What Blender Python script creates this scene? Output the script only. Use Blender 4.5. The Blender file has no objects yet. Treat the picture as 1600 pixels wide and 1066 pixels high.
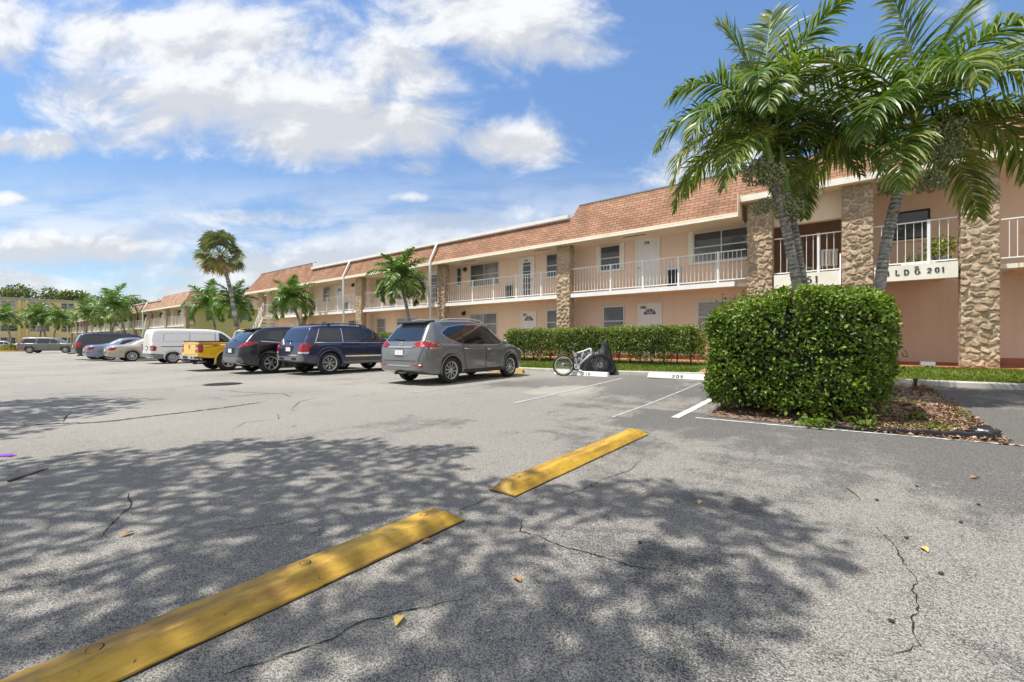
import bpy, bmesh, math, random
import numpy as np
from mathutils import Vector, Matrix
from mathutils.bvhtree import BVHTree
from mathutils.geometry import tessellate_polygon

R = math.radians
scene = bpy.context.scene
COL = scene.collection
rng = random.Random(7)

# ------------------------------------------------------------------ object helpers
def tag(o, label=None, cat=None, group=None, kind=None):
    if label: o['label'] = label
    if cat: o['category'] = cat
    if group: o['group'] = group
    if kind: o['kind'] = kind
    return o

def empty(name, loc=(0, 0, 0), rz=0.0, parent=None):
    o = bpy.data.objects.new(name, None)
    COL.objects.link(o)
    o.location = loc
    o.rotation_euler = (0, 0, rz)
    o.empty_display_size = 0.2
    if parent: o.parent = parent
    return o

def copy_tree(o, parent=None):
    c = o.copy()
    COL.objects.link(c)
    if parent is not None: c.parent = parent
    for ch in list(o.children):
        copy_tree(ch, c)
    return c

class MB:
    """collects faces of one mesh (vertices, faces, material slots, uvs, per-vertex tint)"""
    def __init__(s):
        s.v = []; s.f = []; s.m = []; s.uv = []; s.smooth = []
    def add(s, verts, faces, mi=0, uvs=None, smooth=False):
        o = len(s.v)
        s.v += [tuple(p) for p in verts]
        for k, f in enumerate(faces):
            s.f.append([i + o for i in f]); s.m.append(mi); s.smooth.append(smooth)
            s.uv.append(uvs[k] if uvs else None)
        return o
    def quad(s, a, b, c, d, mi=0, uv=None):
        s.add([a, b, c, d], [(0, 1, 2, 3)], mi, [uv] if uv else None)
    def box(s, x0, x1, y0, y1, z0, z1, mi=0):
        v = [(x0, y0, z0), (x1, y0, z0), (x1, y1, z0), (x0, y1, z0), (x0, y0, z1), (x1, y0, z1), (x1, y1, z1), (x0, y1, z1)]
        s.add(v, [(0, 3, 2, 1), (4, 5, 6, 7), (0, 1, 5, 4), (1, 2, 6, 5), (2, 3, 7, 6), (3, 0, 4, 7)], mi)
    def bbox(s, x0, x1, y0, y1, z0, z1, b=0.01, mi=0):
        """box with chamfered edges"""
        bm = bmesh.new()
        bmesh.ops.create_cube(bm, size=1)
        for v in bm.verts:
            v.co = Vector(((x0 + x1) / 2 + v.co.x * (x1 - x0), (y0 + y1) / 2 + v.co.y * (y1 - y0), (z0 + z1) / 2 + v.co.z * (z1 - z0)))
        bmesh.ops.bevel(bm, geom=bm.edges[:], offset=b, segments=2, affect='EDGES', profile=0.5)
        s.bm(bm, mi)
    def bm(s, bm, mi=0, smooth=False):
        bm.verts.index_update()
        s.add([v.co[:] for v in bm.verts], [[v.index for v in f.verts] for f in bm.faces], mi, None, smooth)
        bm.free()
    def tube(s, pts, rad, n=8, mi=0, cap=True, smooth=True):
        pts = [Vector(p) for p in pts]
        if not isinstance(rad, (list, tuple)): rad = [rad] * len(pts)
        up = Vector((0, 0, 1)); vs = []
        prev = None
        for i, p in enumerate(pts):
            t = (pts[min(i + 1, len(pts) - 1)] - pts[max(i - 1, 0)])
            t = t.normalized() if t.length > 1e-9 else Vector((0, 0, 1))
            if prev is None:
                a = t.cross(up)
                if a.length < 1e-3: a = t.cross(Vector((1, 0, 0)))
                a.normalize()
            else:
                a = prev - t * prev.dot(t)
                a = a.normalized() if a.length > 1e-6 else t.orthogonal().normalized()
            prev = a
            b = t.cross(a)
            for k in range(n):
                w = 2 * math.pi * k / n
                vs.append(p + (a * math.cos(w) + b * math.sin(w)) * rad[i])
        fs = []
        for i in range(len(pts) - 1):
            for k in range(n):
                fs.append((i * n + k, i * n + (k + 1) % n, (i + 1) * n + (k + 1) % n, (i + 1) * n + k))
        o = s.add(vs, fs, mi, None, smooth)
        if cap:
            m = (len(pts) - 1) * n
            s.f.append([o + k for k in range(n)][::-1]); s.m.append(mi); s.uv.append(None); s.smooth.append(False)
            s.f.append([o + m + k for k in range(n)]); s.m.append(mi); s.uv.append(None); s.smooth.append(False)
    def lathe(s, prof, c=(0, 0, 0), axis='Y', n=32, mi=0, smooth=True, closed=False):
        """profile [(r, h)] turned about an axis through c"""
        vs = []; m = len(prof)
        for k in range(n):
            w = 2 * math.pi * k / n
            cw, sw = math.cos(w), math.sin(w)
            for r, h in prof:
                if axis == 'Y': vs.append((c[0] + r * cw, c[1] + h, c[2] + r * sw))
                elif axis == 'Z': vs.append((c[0] + r * cw, c[1] + r * sw, c[2] + h))
                else: vs.append((c[0] + h, c[1] + r * cw, c[2] + r * sw))
        fs = []
        for k in range(n):
            for j in range(m - (0 if closed else 1)):
                j2 = (j + 1) % m
                fs.append((k * m + j, ((k + 1) % n) * m + j, ((k + 1) % n) * m + j2, k * m + j2))
        s.add(vs, fs, mi, None, smooth)
    def prism(s, poly, axis, a, b, mi=0):
        """polygon in the plane of the two other axes, extruded along axis from a to b"""
        def P(u, v, w):
            return {'X': (w, u, v), 'Y': (u, w, v), 'Z': (u, v, w)}[axis]
        n = len(poly)
        vs = [P(u, v, a) for u, v in poly] + [P(u, v, b) for u, v in poly]
        fs = [list(range(n))[::-1], list(range(n, 2 * n))] + [(i, (i + 1) % n, n + (i + 1) % n, n + i) for i in range(n)]
        s.add(vs, fs, mi)
    def build(s, name, mats, parent=None, sharp=None, fix=True, loc=None):
        me = bpy.data.meshes.new(name)
        me.from_pydata(s.v, [], s.f)
        if not isinstance(mats, (list, tuple)): mats = [mats]
        for m in mats: me.materials.append(m)
        me.polygons.foreach_set('material_index', s.m)
        if sharp is not None: me.polygons.foreach_set('use_smooth', [True] * len(s.f))
        else: me.polygons.foreach_set('use_smooth', s.smooth)
        if any(u is not None for u in s.uv):
            l = me.uv_layers.new(name='UVMap')
            i = 0
            for f, u in zip(s.f, s.uv):
                for k in range(len(f)):
                    if u is not None: l.data[i].uv = u[k]
                    i += 1
        if fix:
            bm = bmesh.new(); bm.from_mesh(me)
            bmesh.ops.recalc_face_normals(bm, faces=bm.faces[:])
            bm.to_mesh(me); bm.free()
        if sharp is not None: me.set_sharp_from_angle(angle=R(sharp))
        me.update()
        o = bpy.data.objects.new(name, me)
        COL.objects.link(o)
        if loc: o.location = loc
        if parent: o.parent = parent
        return o

def np_mesh(name, V, F, mats, parent=None, tint=None, mi=None, smooth=False):
    """V (n,3) array, F (m,k) array"""
    me = bpy.data.meshes.new(name)
    n, m, k = len(V), len(F), F.shape[1]
    me.vertices.add(n); me.vertices.foreach_set('co', np.asarray(V, dtype=np.float32).ravel())
    me.loops.add(m * k); me.loops.foreach_set('vertex_index', np.asarray(F, dtype=np.int32).ravel())
    me.polygons.add(m)
    me.polygons.foreach_set('loop_start', np.arange(0, m * k, k, dtype=np.int32))
    if not isinstance(mats, (list, tuple)): mats = [mats]
    for q in mats: me.materials.append(q)
    if mi is not None: me.polygons.foreach_set('material_index', np.asarray(mi, dtype=np.int32))
    if smooth: me.polygons.foreach_set('use_smooth', np.ones(m, dtype=bool))
    if tint is not None:
        a = me.attributes.new('tint', 'FLOAT', 'POINT')
        a.data.foreach_set('value', np.asarray(tint, dtype=np.float32))
    me.update(calc_edges=True); me.validate()
    o = bpy.data.objects.new(name, me)
    COL.objects.link(o)
    if parent: o.parent = parent
    return o

def unit(a):
    return a / np.maximum(np.linalg.norm(a, axis=-1, keepdims=True), 1e-9)

def leaf_arrays(C, D, N, L, W, fold=0.25, droop=0.0):
    """kite shaped folded leaves: C base, D direction, N normal hint, L length, W width -> V, F"""
    D = unit(D); S = unit(np.cross(D, N)); U = np.cross(S, D)
    L = np.asarray(L)[:, None]; W = np.asarray(W)[:, None]
    mid = C + D * L * 0.5
    a = mid + S * W * 0.5 + U * W * fold
    b = mid - S * W * 0.5 + U * W * fold
    t = C + D * L - U * L * droop
    n = len(C)
    V = np.stack([C, a, t, b], 1).reshape(-1, 3)
    i = np.arange(n)[:, None] * 4
    F = np.concatenate([i + np.array([[0, 1, 2]]), i + np.array([[0, 2, 3]])], 1).reshape(-1, 3)
    return V, F

# ------------------------------------------------------------------ layout
K = 0.004
def sst(x, a, b):
    t = min(max((x - a) / (b - a), 0.0), 1.0)
    return t * t * (3 - 2 * t)
def gz(x, y):
    """height of the tarmac: falls a little along the row, rises a little to the kerb by the entrance"""
    return K * x + 0.09 * sst(y, 7, 13) * sst(x, -9, 0)

# ------------------------------------------------------------------ materials
def M(name):
    m = bpy.data.materials.new(name); m.use_nodes = True
    return m, m.node_tree.nodes, m.node_tree.links, m.node_tree.nodes['Principled BSDF']

def simple(name, col, rough=0.6, metal=0.0, spec=0.5, noise=0.0, nscale=6.0, bump=0.0, bscale=60.0, coat=0.0, coords='Object'):
    m, N, L, b = M(name)
    b.inputs['Roughness'].default_value = rough
    b.inputs['Metallic'].default_value = metal
    b.inputs['Specular IOR Level'].default_value = spec
    b.inputs['Coat Weight'].default_value = coat
    b.inputs['Coat Roughness'].default_value = 0.04
    b.inputs['Base Color'].default_value = (*col, 1)
    tc = N.new('ShaderNodeTexCoord')
    if noise:
        n = N.new('ShaderNodeTexNoise'); n.inputs['Scale'].default_value = nscale; n.inputs['Detail'].default_value = 6
        n.inputs['Roughness'].default_value = 0.65
        L.new(tc.outputs[coords], n.inputs['Vector'])
        mx = N.new('ShaderNodeMix'); mx.data_type = 'RGBA'
        mx.inputs['A'].default_value = (*[c * (1 - noise) for c in col], 1)
        mx.inputs['B'].default_value = (*[min(c * (1 + noise), 1) for c in col], 1)
        rp = N.new('ShaderNodeMapRange'); rp.inputs['From Min'].default_value = .3; rp.inputs['From Max'].default_value = .7
        L.new(n.outputs['Fac'], rp.inputs['Value'])
        L.new(rp.outputs[0], mx.inputs['Factor'])
        L.new(mx.outputs['Result'], b.inputs['Base Color'])
    if bump:
        n2 = N.new('ShaderNodeTexNoise'); n2.inputs['Scale'].default_value = bscale; n2.inputs['Detail'].default_value = 4
        L.new(tc.outputs[coords], n2.inputs['Vector'])
        bp = N.new('ShaderNodeBump'); bp.inputs['Strength'].default_value = bump; bp.inputs['Distance'].default_value = 0.02
        L.new(n2.outputs['Fac'], bp.inputs['Height'])
        L.new(bp.outputs['Normal'], b.inputs['Normal'])
    return m

def ramp(N, stops):
    r = N.new('ShaderNodeValToRGB'); e = r.color_ramp.elements
    while len(e) > 1: e.remove(e[-1])
    e[0].position = stops[0][0]; e[0].color = (*stops[0][1], 1)
    for p, c in stops[1:]:
        q = e.new(p); q.color = (*c, 1)
    return r

def leaf_mat(name, dark, mid, light, rough=0.42, trans=0.3, spec=0.45):
    m, N, L, b = M(name)
    at = N.new('ShaderNodeAttribute'); at.attribute_name = 'tint'
    r = ramp(N, [(0.0, dark), (0.5, mid), (1.0, light)])
    L.new(at.outputs['Fac'], r.inputs['Fac'])
    L.new(r.outputs['Color'], b.inputs['Base Color'])
    b.inputs['Roughness'].default_value = rough
    b.inputs['Specular IOR Level'].default_value = spec
    t = N.new('ShaderNodeBsdfTranslucent')
    hs = N.new('ShaderNodeHueSaturation'); hs.inputs['Value'].default_value = 1.6; hs.inputs['Saturation'].default_value = 1.1
    L.new(r.outputs['Color'], hs.inputs['Color']); L.new(hs.outputs['Color'], t.inputs['Color'])
    mx = N.new('ShaderNodeMixShader'); mx.inputs[0].default_value = trans
    L.new(b.outputs[0], mx.inputs[1]); L.new(t.outputs[0], mx.inputs[2])
    L.new(mx.outputs[0], N['Material Output'].inputs['Surface'])
    return m

def asphalt_mat():
    m, N, L, b = M('asphalt')
    tc = N.new('ShaderNodeTexCoord')
    def noise(scale, det=5, rough=.6, vec=None, dist=0.0):
        n = N.new('ShaderNodeTexNoise'); n.inputs['Scale'].default_value = scale
        n.inputs['Detail'].default_value = det; n.inputs['Roughness'].default_value = rough; n.inputs['Distortion'].default_value = dist
        L.new(vec or tc.outputs['Object'], n.inputs['Vector']); return n
    def mrange(src, a, c, lo=0, hi=1):
        r = N.new('ShaderNodeMapRange'); r.inputs[1].default_value = a; r.inputs[2].default_value = c
        r.inputs[3].default_value = lo; r.inputs[4].default_value = hi; r.interpolation_type = 'SMOOTHSTEP'
        L.new(src, r.inputs[0]); return r.outputs[0]
    def mth(op, a, c=None):
        q = N.new('ShaderNodeMath'); q.operation = op; q.use_clamp = False
        for i, x in enumerate((a, c)):
            if x is None: continue
            if isinstance(x, (int, float)): q.inputs[i].default_value = x
            else: L.new(x, q.inputs[i])
        return q.outputs[0]
    sep = N.new('ShaderNodeSeparateXYZ'); L.new(tc.outputs['Object'], sep.inputs[0])
    X, Y = sep.outputs[0], sep.outputs[1]
    # large worn / less worn areas
    mp = N.new('ShaderNodeMapping'); mp.inputs['Scale'].default_value = (1.0, .55, 1)
    L.new(tc.outputs['Object'], mp.inputs['Vector'])
    big = noise(.55, 7, .62, mp.outputs[0], .4)
    med = noise(2.3, 6, .7, mp.outputs[0], .6)
    # dark remains of sealer in the stalls beside the hedge, along the island and right of it
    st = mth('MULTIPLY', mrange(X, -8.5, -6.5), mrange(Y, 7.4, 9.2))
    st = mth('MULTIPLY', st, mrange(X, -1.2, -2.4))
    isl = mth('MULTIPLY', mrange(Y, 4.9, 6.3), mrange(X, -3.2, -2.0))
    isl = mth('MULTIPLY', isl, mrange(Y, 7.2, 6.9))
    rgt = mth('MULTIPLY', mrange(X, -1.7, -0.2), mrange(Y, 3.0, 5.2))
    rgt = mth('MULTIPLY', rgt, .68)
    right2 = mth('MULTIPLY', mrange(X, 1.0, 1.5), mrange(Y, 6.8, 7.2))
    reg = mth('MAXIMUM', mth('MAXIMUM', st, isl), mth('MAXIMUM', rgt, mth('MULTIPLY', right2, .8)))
    wear = mth('ADD', mth('MULTIPLY', big.outputs['Fac'], .6), mth('MULTIPLY', med.outputs['Fac'], .4))
    stm = N.new('ShaderNodeMapping'); stm.inputs['Scale'].default_value = (.22, 2.6, 1); L.new(tc.outputs['Object'], stm.inputs['Vector'])
    strk = noise(1.0, 6, .65, stm.outputs[0], .3)
    drip = noise(3.4, 3, .5)
    wear = mth('SUBTRACT', mth('ADD', wear, mth('MULTIPLY', mth('SUBTRACT', strk.outputs['Fac'], .5), .22)), mth('MULTIPLY', mrange(drip.outputs['Fac'], .66, .74), .10))
    wear = mth('ADD', mth('MULTIPLY', mth('SUBTRACT', wear, .5), 1.7), .5)
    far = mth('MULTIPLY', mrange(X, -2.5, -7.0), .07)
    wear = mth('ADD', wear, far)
    gr = noise(330, 2, .5)
    gr2 = noise(150, 3, .6)
    vor = N.new('ShaderNodeTexVoronoi'); vor.inputs['Scale'].default_value = 210
    L.new(tc.outputs['Object'], vor.inputs['Vector'])
    r1 = ramp(N, [(0.0, (.035, .034, .032)), (.34, (.115, .109, .099)), (.55, (.30, .280, .247)), (1.0, (.55, .515, .455))])
    r2 = ramp(N, [(0.0, (.024, .024, .024)), (.36, (.068, .066, .064)), (.56, (.150, .144, .134)), (1.0, (.40, .38, .345))])
    g = mth('ADD', mth('MULTIPLY', mrange(gr.outputs['Fac'], .28, .72), .55), mth('MULTIPLY', mrange(gr2.outputs['Fac'], .28, .72), .45))
    vc = N.new('ShaderNodeSeparateColor'); L.new(vor.outputs['Color'], vc.inputs[0])
    g = mth('ADD', mth('MULTIPLY', g, .55), mth('MULTIPLY', vc.outputs[0], .45))
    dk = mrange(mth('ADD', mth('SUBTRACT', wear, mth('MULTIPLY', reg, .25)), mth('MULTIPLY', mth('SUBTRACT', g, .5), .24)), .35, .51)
    L.new(g, r1.inputs[0]); L.new(g, r2.inputs[0])
    mx = N.new('ShaderNodeMix'); mx.data_type = 'RGBA'
    L.new(dk, mx.inputs['Factor']); L.new(r2.outputs[0], mx.inputs['A']); L.new(r1.outputs[0], mx.inputs['B'])
    # pale dusty drift over the driving lane and a bleached spot in the empty stall
    lane = noise(.25, 4, .5)
    dust = mth('MULTIPLY', mrange(lane.outputs['Fac'], .35, .65), mrange(X, -2.0, -9.0))
    sx = mth('SUBTRACT', X, -5.1); sy = mth('SUBTRACT', Y, 8.6)
    rr = mth('SQRT', mth('ADD', mth('MULTIPLY', sx, sx), mth('MULTIPLY', mth('MULTIPLY', sy, sy), .5)))
    spot = mrange(mth('ADD', rr, mth('MULTIPLY', med.outputs['Fac'], 1.2)), 1.55, 1.15)
    dust = mth('MAXIMUM', mth('MULTIPLY', dust, .36), mth('MULTIPLY', spot, .75))
    mx2 = N.new('ShaderNodeMix'); mx2.data_type = 'RGBA'
    L.new(dust, mx2.inputs['Factor']); L.new(mx.outputs['Result'], mx2.inputs['A']); mx2.inputs['B'].default_value = (.37, .342, .295, 1)
    L.new(mx2.outputs['Result'], b.inputs['Base Color'])
    b.inputs['Roughness'].default_value = .85; b.inputs['Specular IOR Level'].default_value = .25
    bp = N.new('ShaderNodeBump'); bp.inputs['Strength'].default_value = .75; bp.inputs['Distance'].default_value = .006
    hh = mth('ADD', g, 0); L.new(hh, bp.inputs['Height']); L.new(bp.outputs[0], b.inputs['Normal'])
    return m

def shingle_mat(name, c1, c2, cm):
    m, N, L, b = M(name)
    tc = N.new('ShaderNodeTexCoord')
    br = N.new('ShaderNodeTexBrick'); br.inputs['Scale'].default_value = 1
    br.inputs['Brick Width'].default_value = .32; br.inputs['Row Height'].default_value = .125
    br.inputs['Mortar Size'].default_value = .011; br.inputs['Mortar Smooth'].default_value = .3; br.offset = .5; br.inputs['Bias'].default_value = .0
    br.inputs['Color1'].default_value = (*c1, 1); br.inputs['Color2'].default_value = (*c2, 1); br.inputs['Mortar'].default_value = (*cm, 1)  # dark mortar colour paints in the shadow lines of the shingle rows
    L.new(tc.outputs['UV'], br.inputs['Vector'])
    n = N.new('ShaderNodeTexNoise'); n.inputs['Scale'].default_value = 1.1; n.inputs['Detail'].default_value = 6; L.new(tc.outputs['UV'], n.inputs['Vector'])
    n3 = N.new('ShaderNodeTexNoise'); n3.inputs['Scale'].default_value = 70; L.new(tc.outputs['UV'], n3.inputs['Vector'])
    hs = N.new('ShaderNodeHueSaturation')
    mr = N.new('ShaderNodeMapRange'); mr.inputs[1].default_value = .3; mr.inputs[2].default_value = .7; mr.inputs[3].default_value = .75; mr.inputs[4].default_value = 1.2
    L.new(n.outputs['Fac'], mr.inputs[0]); L.new(mr.outputs[0], hs.inputs['Value']); L.new(br.outputs['Color'], hs.inputs['Color'])
    mr2 = N.new('ShaderNodeMapRange'); mr2.inputs[3].default_value = .7; mr2.inputs[4].default_value = 1.3; mr2.inputs[1].default_value = .3; mr2.inputs[2].default_value = .7
    L.new(n3.outputs['Fac'], mr2.inputs[0])
    hs2 = N.new('ShaderNodeHueSaturation'); L.new(mr2.outputs[0], hs2.inputs['Value']); L.new(hs.outputs[0], hs2.inputs['Color'])
    L.new(hs2.outputs[0], b.inputs['Base Color']); b.inputs['Roughness'].default_value = .95; b.inputs['Specular IOR Level'].default_value = .1
    bp = N.new('ShaderNodeBump'); bp.inputs['Distance'].default_value = .03; bp.invert = True
    L.new(br.outputs['Fac'], bp.inputs['Height']); L.new(bp.outputs[0], b.inputs['Normal'])
    return m

def stucco(name, col, col2):
    m, N, L, b = M(name)
    tc = N.new('ShaderNodeTexCoord')
    n = N.new('ShaderNodeTexNoise'); n.inputs['Scale'].default_value = .9; n.inputs['Detail'].default_value = 7; n.inputs['Roughness'].default_value = .65
    mp = N.new('ShaderNodeMapping'); mp.inputs['Scale'].default_value = (1, 1, .35)
    L.new(tc.outputs['Object'], mp.inputs[0]); L.new(mp.outputs[0], n.inputs['Vector'])
    mr = N.new('ShaderNodeMapRange'); mr.inputs[1].default_value = .3; mr.inputs[2].default_value = .75
    L.new(n.outputs['Fac'], mr.inputs[0])
    mx = N.new('ShaderNodeMix'); mx.data_type = 'RGBA'; mx.inputs['A'].default_value = (*col, 1); mx.inputs['B'].default_value = (*col2, 1)
    L.new(mr.outputs[0], mx.inputs['Factor']); L.new(mx.outputs['Result'], b.inputs['Base Color'])
    ms = N.new('ShaderNodeMapping'); ms.inputs['Scale'].default_value = (3.2, 3.2, .22); L.new(tc.outputs['Object'], ms.inputs[0])
    ns = N.new('ShaderNodeTexNoise'); ns.inputs['Scale'].default_value = 1.3; ns.inputs['Detail'].default_value = 6; L.new(ms.outputs[0], ns.inputs['Vector'])
    mrs = N.new('ShaderNodeMapRange'); mrs.inputs[1].default_value = .5; mrs.inputs[2].default_value = .75; mrs.inputs[3].default_value = 1; mrs.inputs[4].default_value = .94; L.new(ns.outputs['Fac'], mrs.inputs[0])
    hsv = N.new('ShaderNodeHueSaturation'); L.new(mrs.outputs[0], hsv.inputs['Value']); L.new(mx.outputs['Result'], hsv.inputs['Color']); L.new(hsv.outputs[0], b.inputs['Base Color'])
    n2 = N.new('ShaderNodeTexNoise'); n2.inputs['Scale'].default_value = 90; n2.inputs['Detail'].default_value = 3; L.new(tc.outputs['Object'], n2.inputs['Vector'])
    bp = N.new('ShaderNodeBump'); bp.inputs['Strength'].default_value = .35; bp.inputs['Distance'].default_value = .008
    L.new(n2.outputs['Fac'], bp.inputs['Height']); L.new(bp.outputs[0], b.inputs['Normal'])
    b.inputs['Roughness'].default_value = .9; b.inputs['Specular IOR Level'].default_value = .2
    return m

def tint_mat(name, stops, rough=.9, bump=.4, bscale=45, spec=.2):
    """colour from the per-vertex 'tint' attribute broken up with noise"""
    m, N, L, b = M(name)
    at = N.new('ShaderNodeAttribute'); at.attribute_name = 'tint'
    tc = N.new('ShaderNodeTexCoord')
    n = N.new('ShaderNodeTexNoise'); n.inputs['Scale'].default_value = bscale; n.inputs['Detail'].default_value = 5; L.new(tc.outputs['Object'], n.inputs['Vector'])
    mr = N.new('ShaderNodeMapRange'); mr.inputs[1].default_value = .25; mr.inputs[2].default_value = .75; mr.inputs[3].default_value = -.14; mr.inputs[4].default_value = .14
    L.new(n.outputs['Fac'], mr.inputs[0])
    ad = N.new('ShaderNodeMath'); ad.operation = 'ADD'; L.new(at.outputs['Fac'], ad.inputs[0]); L.new(mr.outputs[0], ad.inputs[1])
    r = ramp(N, stops); L.new(ad.outputs[0], r.inputs[0]); L.new(r.outputs[0], b.inputs['Base Color'])
    bp = N.new('ShaderNodeBump'); bp.inputs['Strength'].default_value = bump; bp.inputs['Distance'].default_value = .02
    L.new(n.outputs['Fac'], bp.inputs['Height']); L.new(bp.outputs[0], b.inputs['Normal'])
    b.inputs['Roughness'].default_value = rough; b.inputs['Specular IOR Level'].default_value = spec
    return m

def paint(name, col, metal=0.0, rough=.35, coat=1.0):
    m, N, L, b = M(name)
    b.inputs['Base Color'].default_value = (*col, 1); b.inputs['Metallic'].default_value = metal
    b.inputs['Roughness'].default_value = rough; b.inputs['Coat Weight'].default_value = coat; b.inputs['Coat Roughness'].default_value = .03
    # road dust on the lower panels
    tc = N.new('ShaderNodeTexCoord'); sp = N.new('ShaderNodeSeparateXYZ'); L.new(tc.outputs['Object'], sp.inputs[0])
    n = N.new('ShaderNodeTexNoise'); n.inputs['Scale'].default_value = 5; n.inputs['Detail'].default_value = 6; L.new(tc.outputs['Object'], n.inputs['Vector'])
    mr = N.new('ShaderNodeMapRange'); mr.inputs[1].default_value = .75; mr.inputs[2].default_value = .2; L.new(sp.outputs[2], mr.inputs[0])
    mu = N.new('ShaderNodeMath'); mu.operation = 'MULTIPLY'; L.new(mr.outputs[0], mu.inputs[0]); L.new(n.outputs['Fac'], mu.inputs[1])
    mu2 = N.new('ShaderNodeMath'); mu2.operation = 'MULTIPLY'; mu2.inputs[1].default_value = .35; L.new(mu.outputs[0], mu2.inputs[0])
    mx = N.new('ShaderNodeMix'); mx.data_type = 'RGBA'; mx.inputs['A'].default_value = (*col, 1); mx.inputs['B'].default_value = (.2, .185, .16, 1)
    L.new(mu2.outputs[0], mx.inputs['Factor']); L.new(mx.outputs['Result'], b.inputs['Base Color'])
    return m

MT = {}
def make_materials():
    t = MT
    t['asphalt'] = asphalt_mat()
    t['concrete'] = simple('kerb_concrete', (.42, .40, .36), .9, noise=.25, nscale=3, bump=.3)
    t['red_walk'] = simple('red_painted_concrete', (.42, .155, .095), .8, noise=.3, nscale=1.5, bump=.15)
    t['lawn_soil'] = simple('lawn_soil', (.10, .16, .03), 1, noise=.4, nscale=12)
    t['grass'] = leaf_mat('grass_blades', (.09, .13, .02), (.17, .23, .035), (.32, .34, .09), .6, .35, .2)
    t['mulch'] = simple('mulch', (.19, .125, .085), 1, noise=.6, nscale=14, bump=.8, bscale=40)
    t['chips'] = leaf_mat('wood_chips', (.09, .05, .035), (.26, .155, .10), (.52, .40, .30), .9, .0, .1)
    t['line'] = simple('worn_white_paint', (.60, .59, .56), .8, noise=.35, nscale=9)
    t['oldline'] = simple('faded_white_paint', (.34, .335, .315), .85, noise=.35, nscale=7)
    t['crack'] = simple('crack_dark', (.012, .012, .012), 1)
    t['stain'] = simple('tar_stain', (.055, .052, .048), .9, noise=.5, nscale=20)
    t['yellow'] = None
    t['peach'] = stucco('peach_stucco', (.81, .635, .50), (.75, .565, .44))
    t['pinkish'] = stucco('pink_peach_stucco', (.70, .50, .39), (.62, .43, .33))
    t['cream'] = simple('cream_trim', (.78, .74, .64), .7, noise=.1, nscale=2, bump=.1)
    t['white'] = simple('white_trim', (.80, .79, .77), .5, noise=.08, nscale=3)
    t['soffit'] = simple('soffit_peach', (.80, .64, .47), .8, noise=.06, nscale=1)
    t['door_white'] = simple('door_white', (.74, .72, .71), .45, noise=.04, nscale=2)
    t['metal_gray'] = simple('gray_metal', (.30, .30, .30), .4, .8)
    t['alu'] = simple('window_aluminium', (.55, .54, .52), .4, .5)
    t['win'] = None
    t['dark'] = simple('dark_grille', (.018, .017, .016), .6)
    t['matt_black'] = simple('matt_black', (.02, .02, .021), .8, noise=.3, nscale=20)
    t['letters'] = simple('dark_metal_letters', (.055, .06, .055), .5, .4)
    t['shingle'] = shingle_mat('brown_red_shingles', (.285, .155, .10), (.36, .212, .14), (.175, .098, .066))
    t['shingle2'] = shingle_mat('brown_shingles', (.37, .22, .145), (.52, .35, .25), (.17, .10, .07))
    t['roofflat'] = simple('flat_roof', (.5, .5, .48), .9)
    t['yellow_wall'] = stucco('yellow_stucco', (.68, .58, .28), (.60, .50, .23))
    t['cream_wall'] = stucco('cream_stucco', (.72, .60, .38), (.62, .52, .33))
    t['stone'] = tint_mat('flagstone', [(0.0, (.56, .49, .39)), (.18, (.47, .39, .29)), (.30, (.27, .185, .115)), (.50, (.38, .275, .18)), (.75, (.49, .365, .245)), (1.0, (.60, .48, .35))])
    t['trunk'] = tint_mat('palm_trunk', [(0.0, (.06, .052, .045)), (.3, (.18, .165, .145)), (.6, (.34, .32, .285)), (1.0, (.54, .52, .48))], .95, .5, 30)
    t['bark'] = tint_mat('tree_bark', [(0.0, (.05, .04, .03)), (1.0, (.20, .16, .13))], .95, .6, 18)
    t['frond'] = leaf_mat('palm_leaflets', (.025, .065, .012), (.095, .165, .024), (.32, .34, .07), .38, .30, .45)
    t['frond2'] = leaf_mat('palm_leaflets_light', (.04, .095, .018), (.10, .19, .035), (.25, .32, .08), .4, .26, .45)
    t['fan'] = leaf_mat('fan_leaves', (.08, .105, .045), (.19, .22, .085), (.50, .30, .09), .5, .2, .35)
    t['shaft'] = simple('crownshaft_green', (.16, .24, .05), .4, noise=.3, nscale=5)
    t['fruit'] = leaf_mat('palm_fruit', (.18, .22, .09), (.34, .37, .18), (.52, .52, .32), .5, .1, .4)
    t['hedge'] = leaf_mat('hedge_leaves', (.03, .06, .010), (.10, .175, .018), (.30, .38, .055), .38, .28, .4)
    t['hedge2'] = leaf_mat('long_hedge_leaves', (.055, .085, .016), (.14, .20, .035), (.28, .34, .07), .42, .26, .4)
    t['bush'] = leaf_mat('bush_leaves', (.13, .17, .02), (.28, .33, .035), (.45, .47, .08), .45, .3, .35)
    t['twig'] = simple('twig_brown', (.09, .055, .04), .95, noise=.4, nscale=20)
    t['tree'] = leaf_mat('tree_leaves', (.035, .06, .012), (.085, .12, .025), (.17, .20, .05), .5, .25, .3)
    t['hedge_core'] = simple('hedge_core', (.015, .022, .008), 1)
    t['deadleaf'] = leaf_mat('dead_leaves', (.14, .06, .03), (.32, .17, .07), (.52, .36, .12), .8, .1, .2)
    t['rock'] = simple('pale_rock', (.5, .42, .34), .9, noise=.3, nscale=9, bump=.5, bscale=20)
    t['black_plastic'] = simple('black_plastic', (.025, .025, .028), .35, noise=.3, nscale=6)
    t['glass'] = None
    t['tyre'] = simple('tyre_rubber', (.022, .022, .023), .75, noise=.4, nscale=14, bump=.1)
    t['alloy'] = simple('alloy_rim', (.55, .55, .56), .32, .85)
    t['steel'] = simple('steel_rim', (.42, .42, .43), .45, .7)
    t['chrome'] = simple('chrome', (.75, .75, .76), .12, 1.0)
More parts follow.
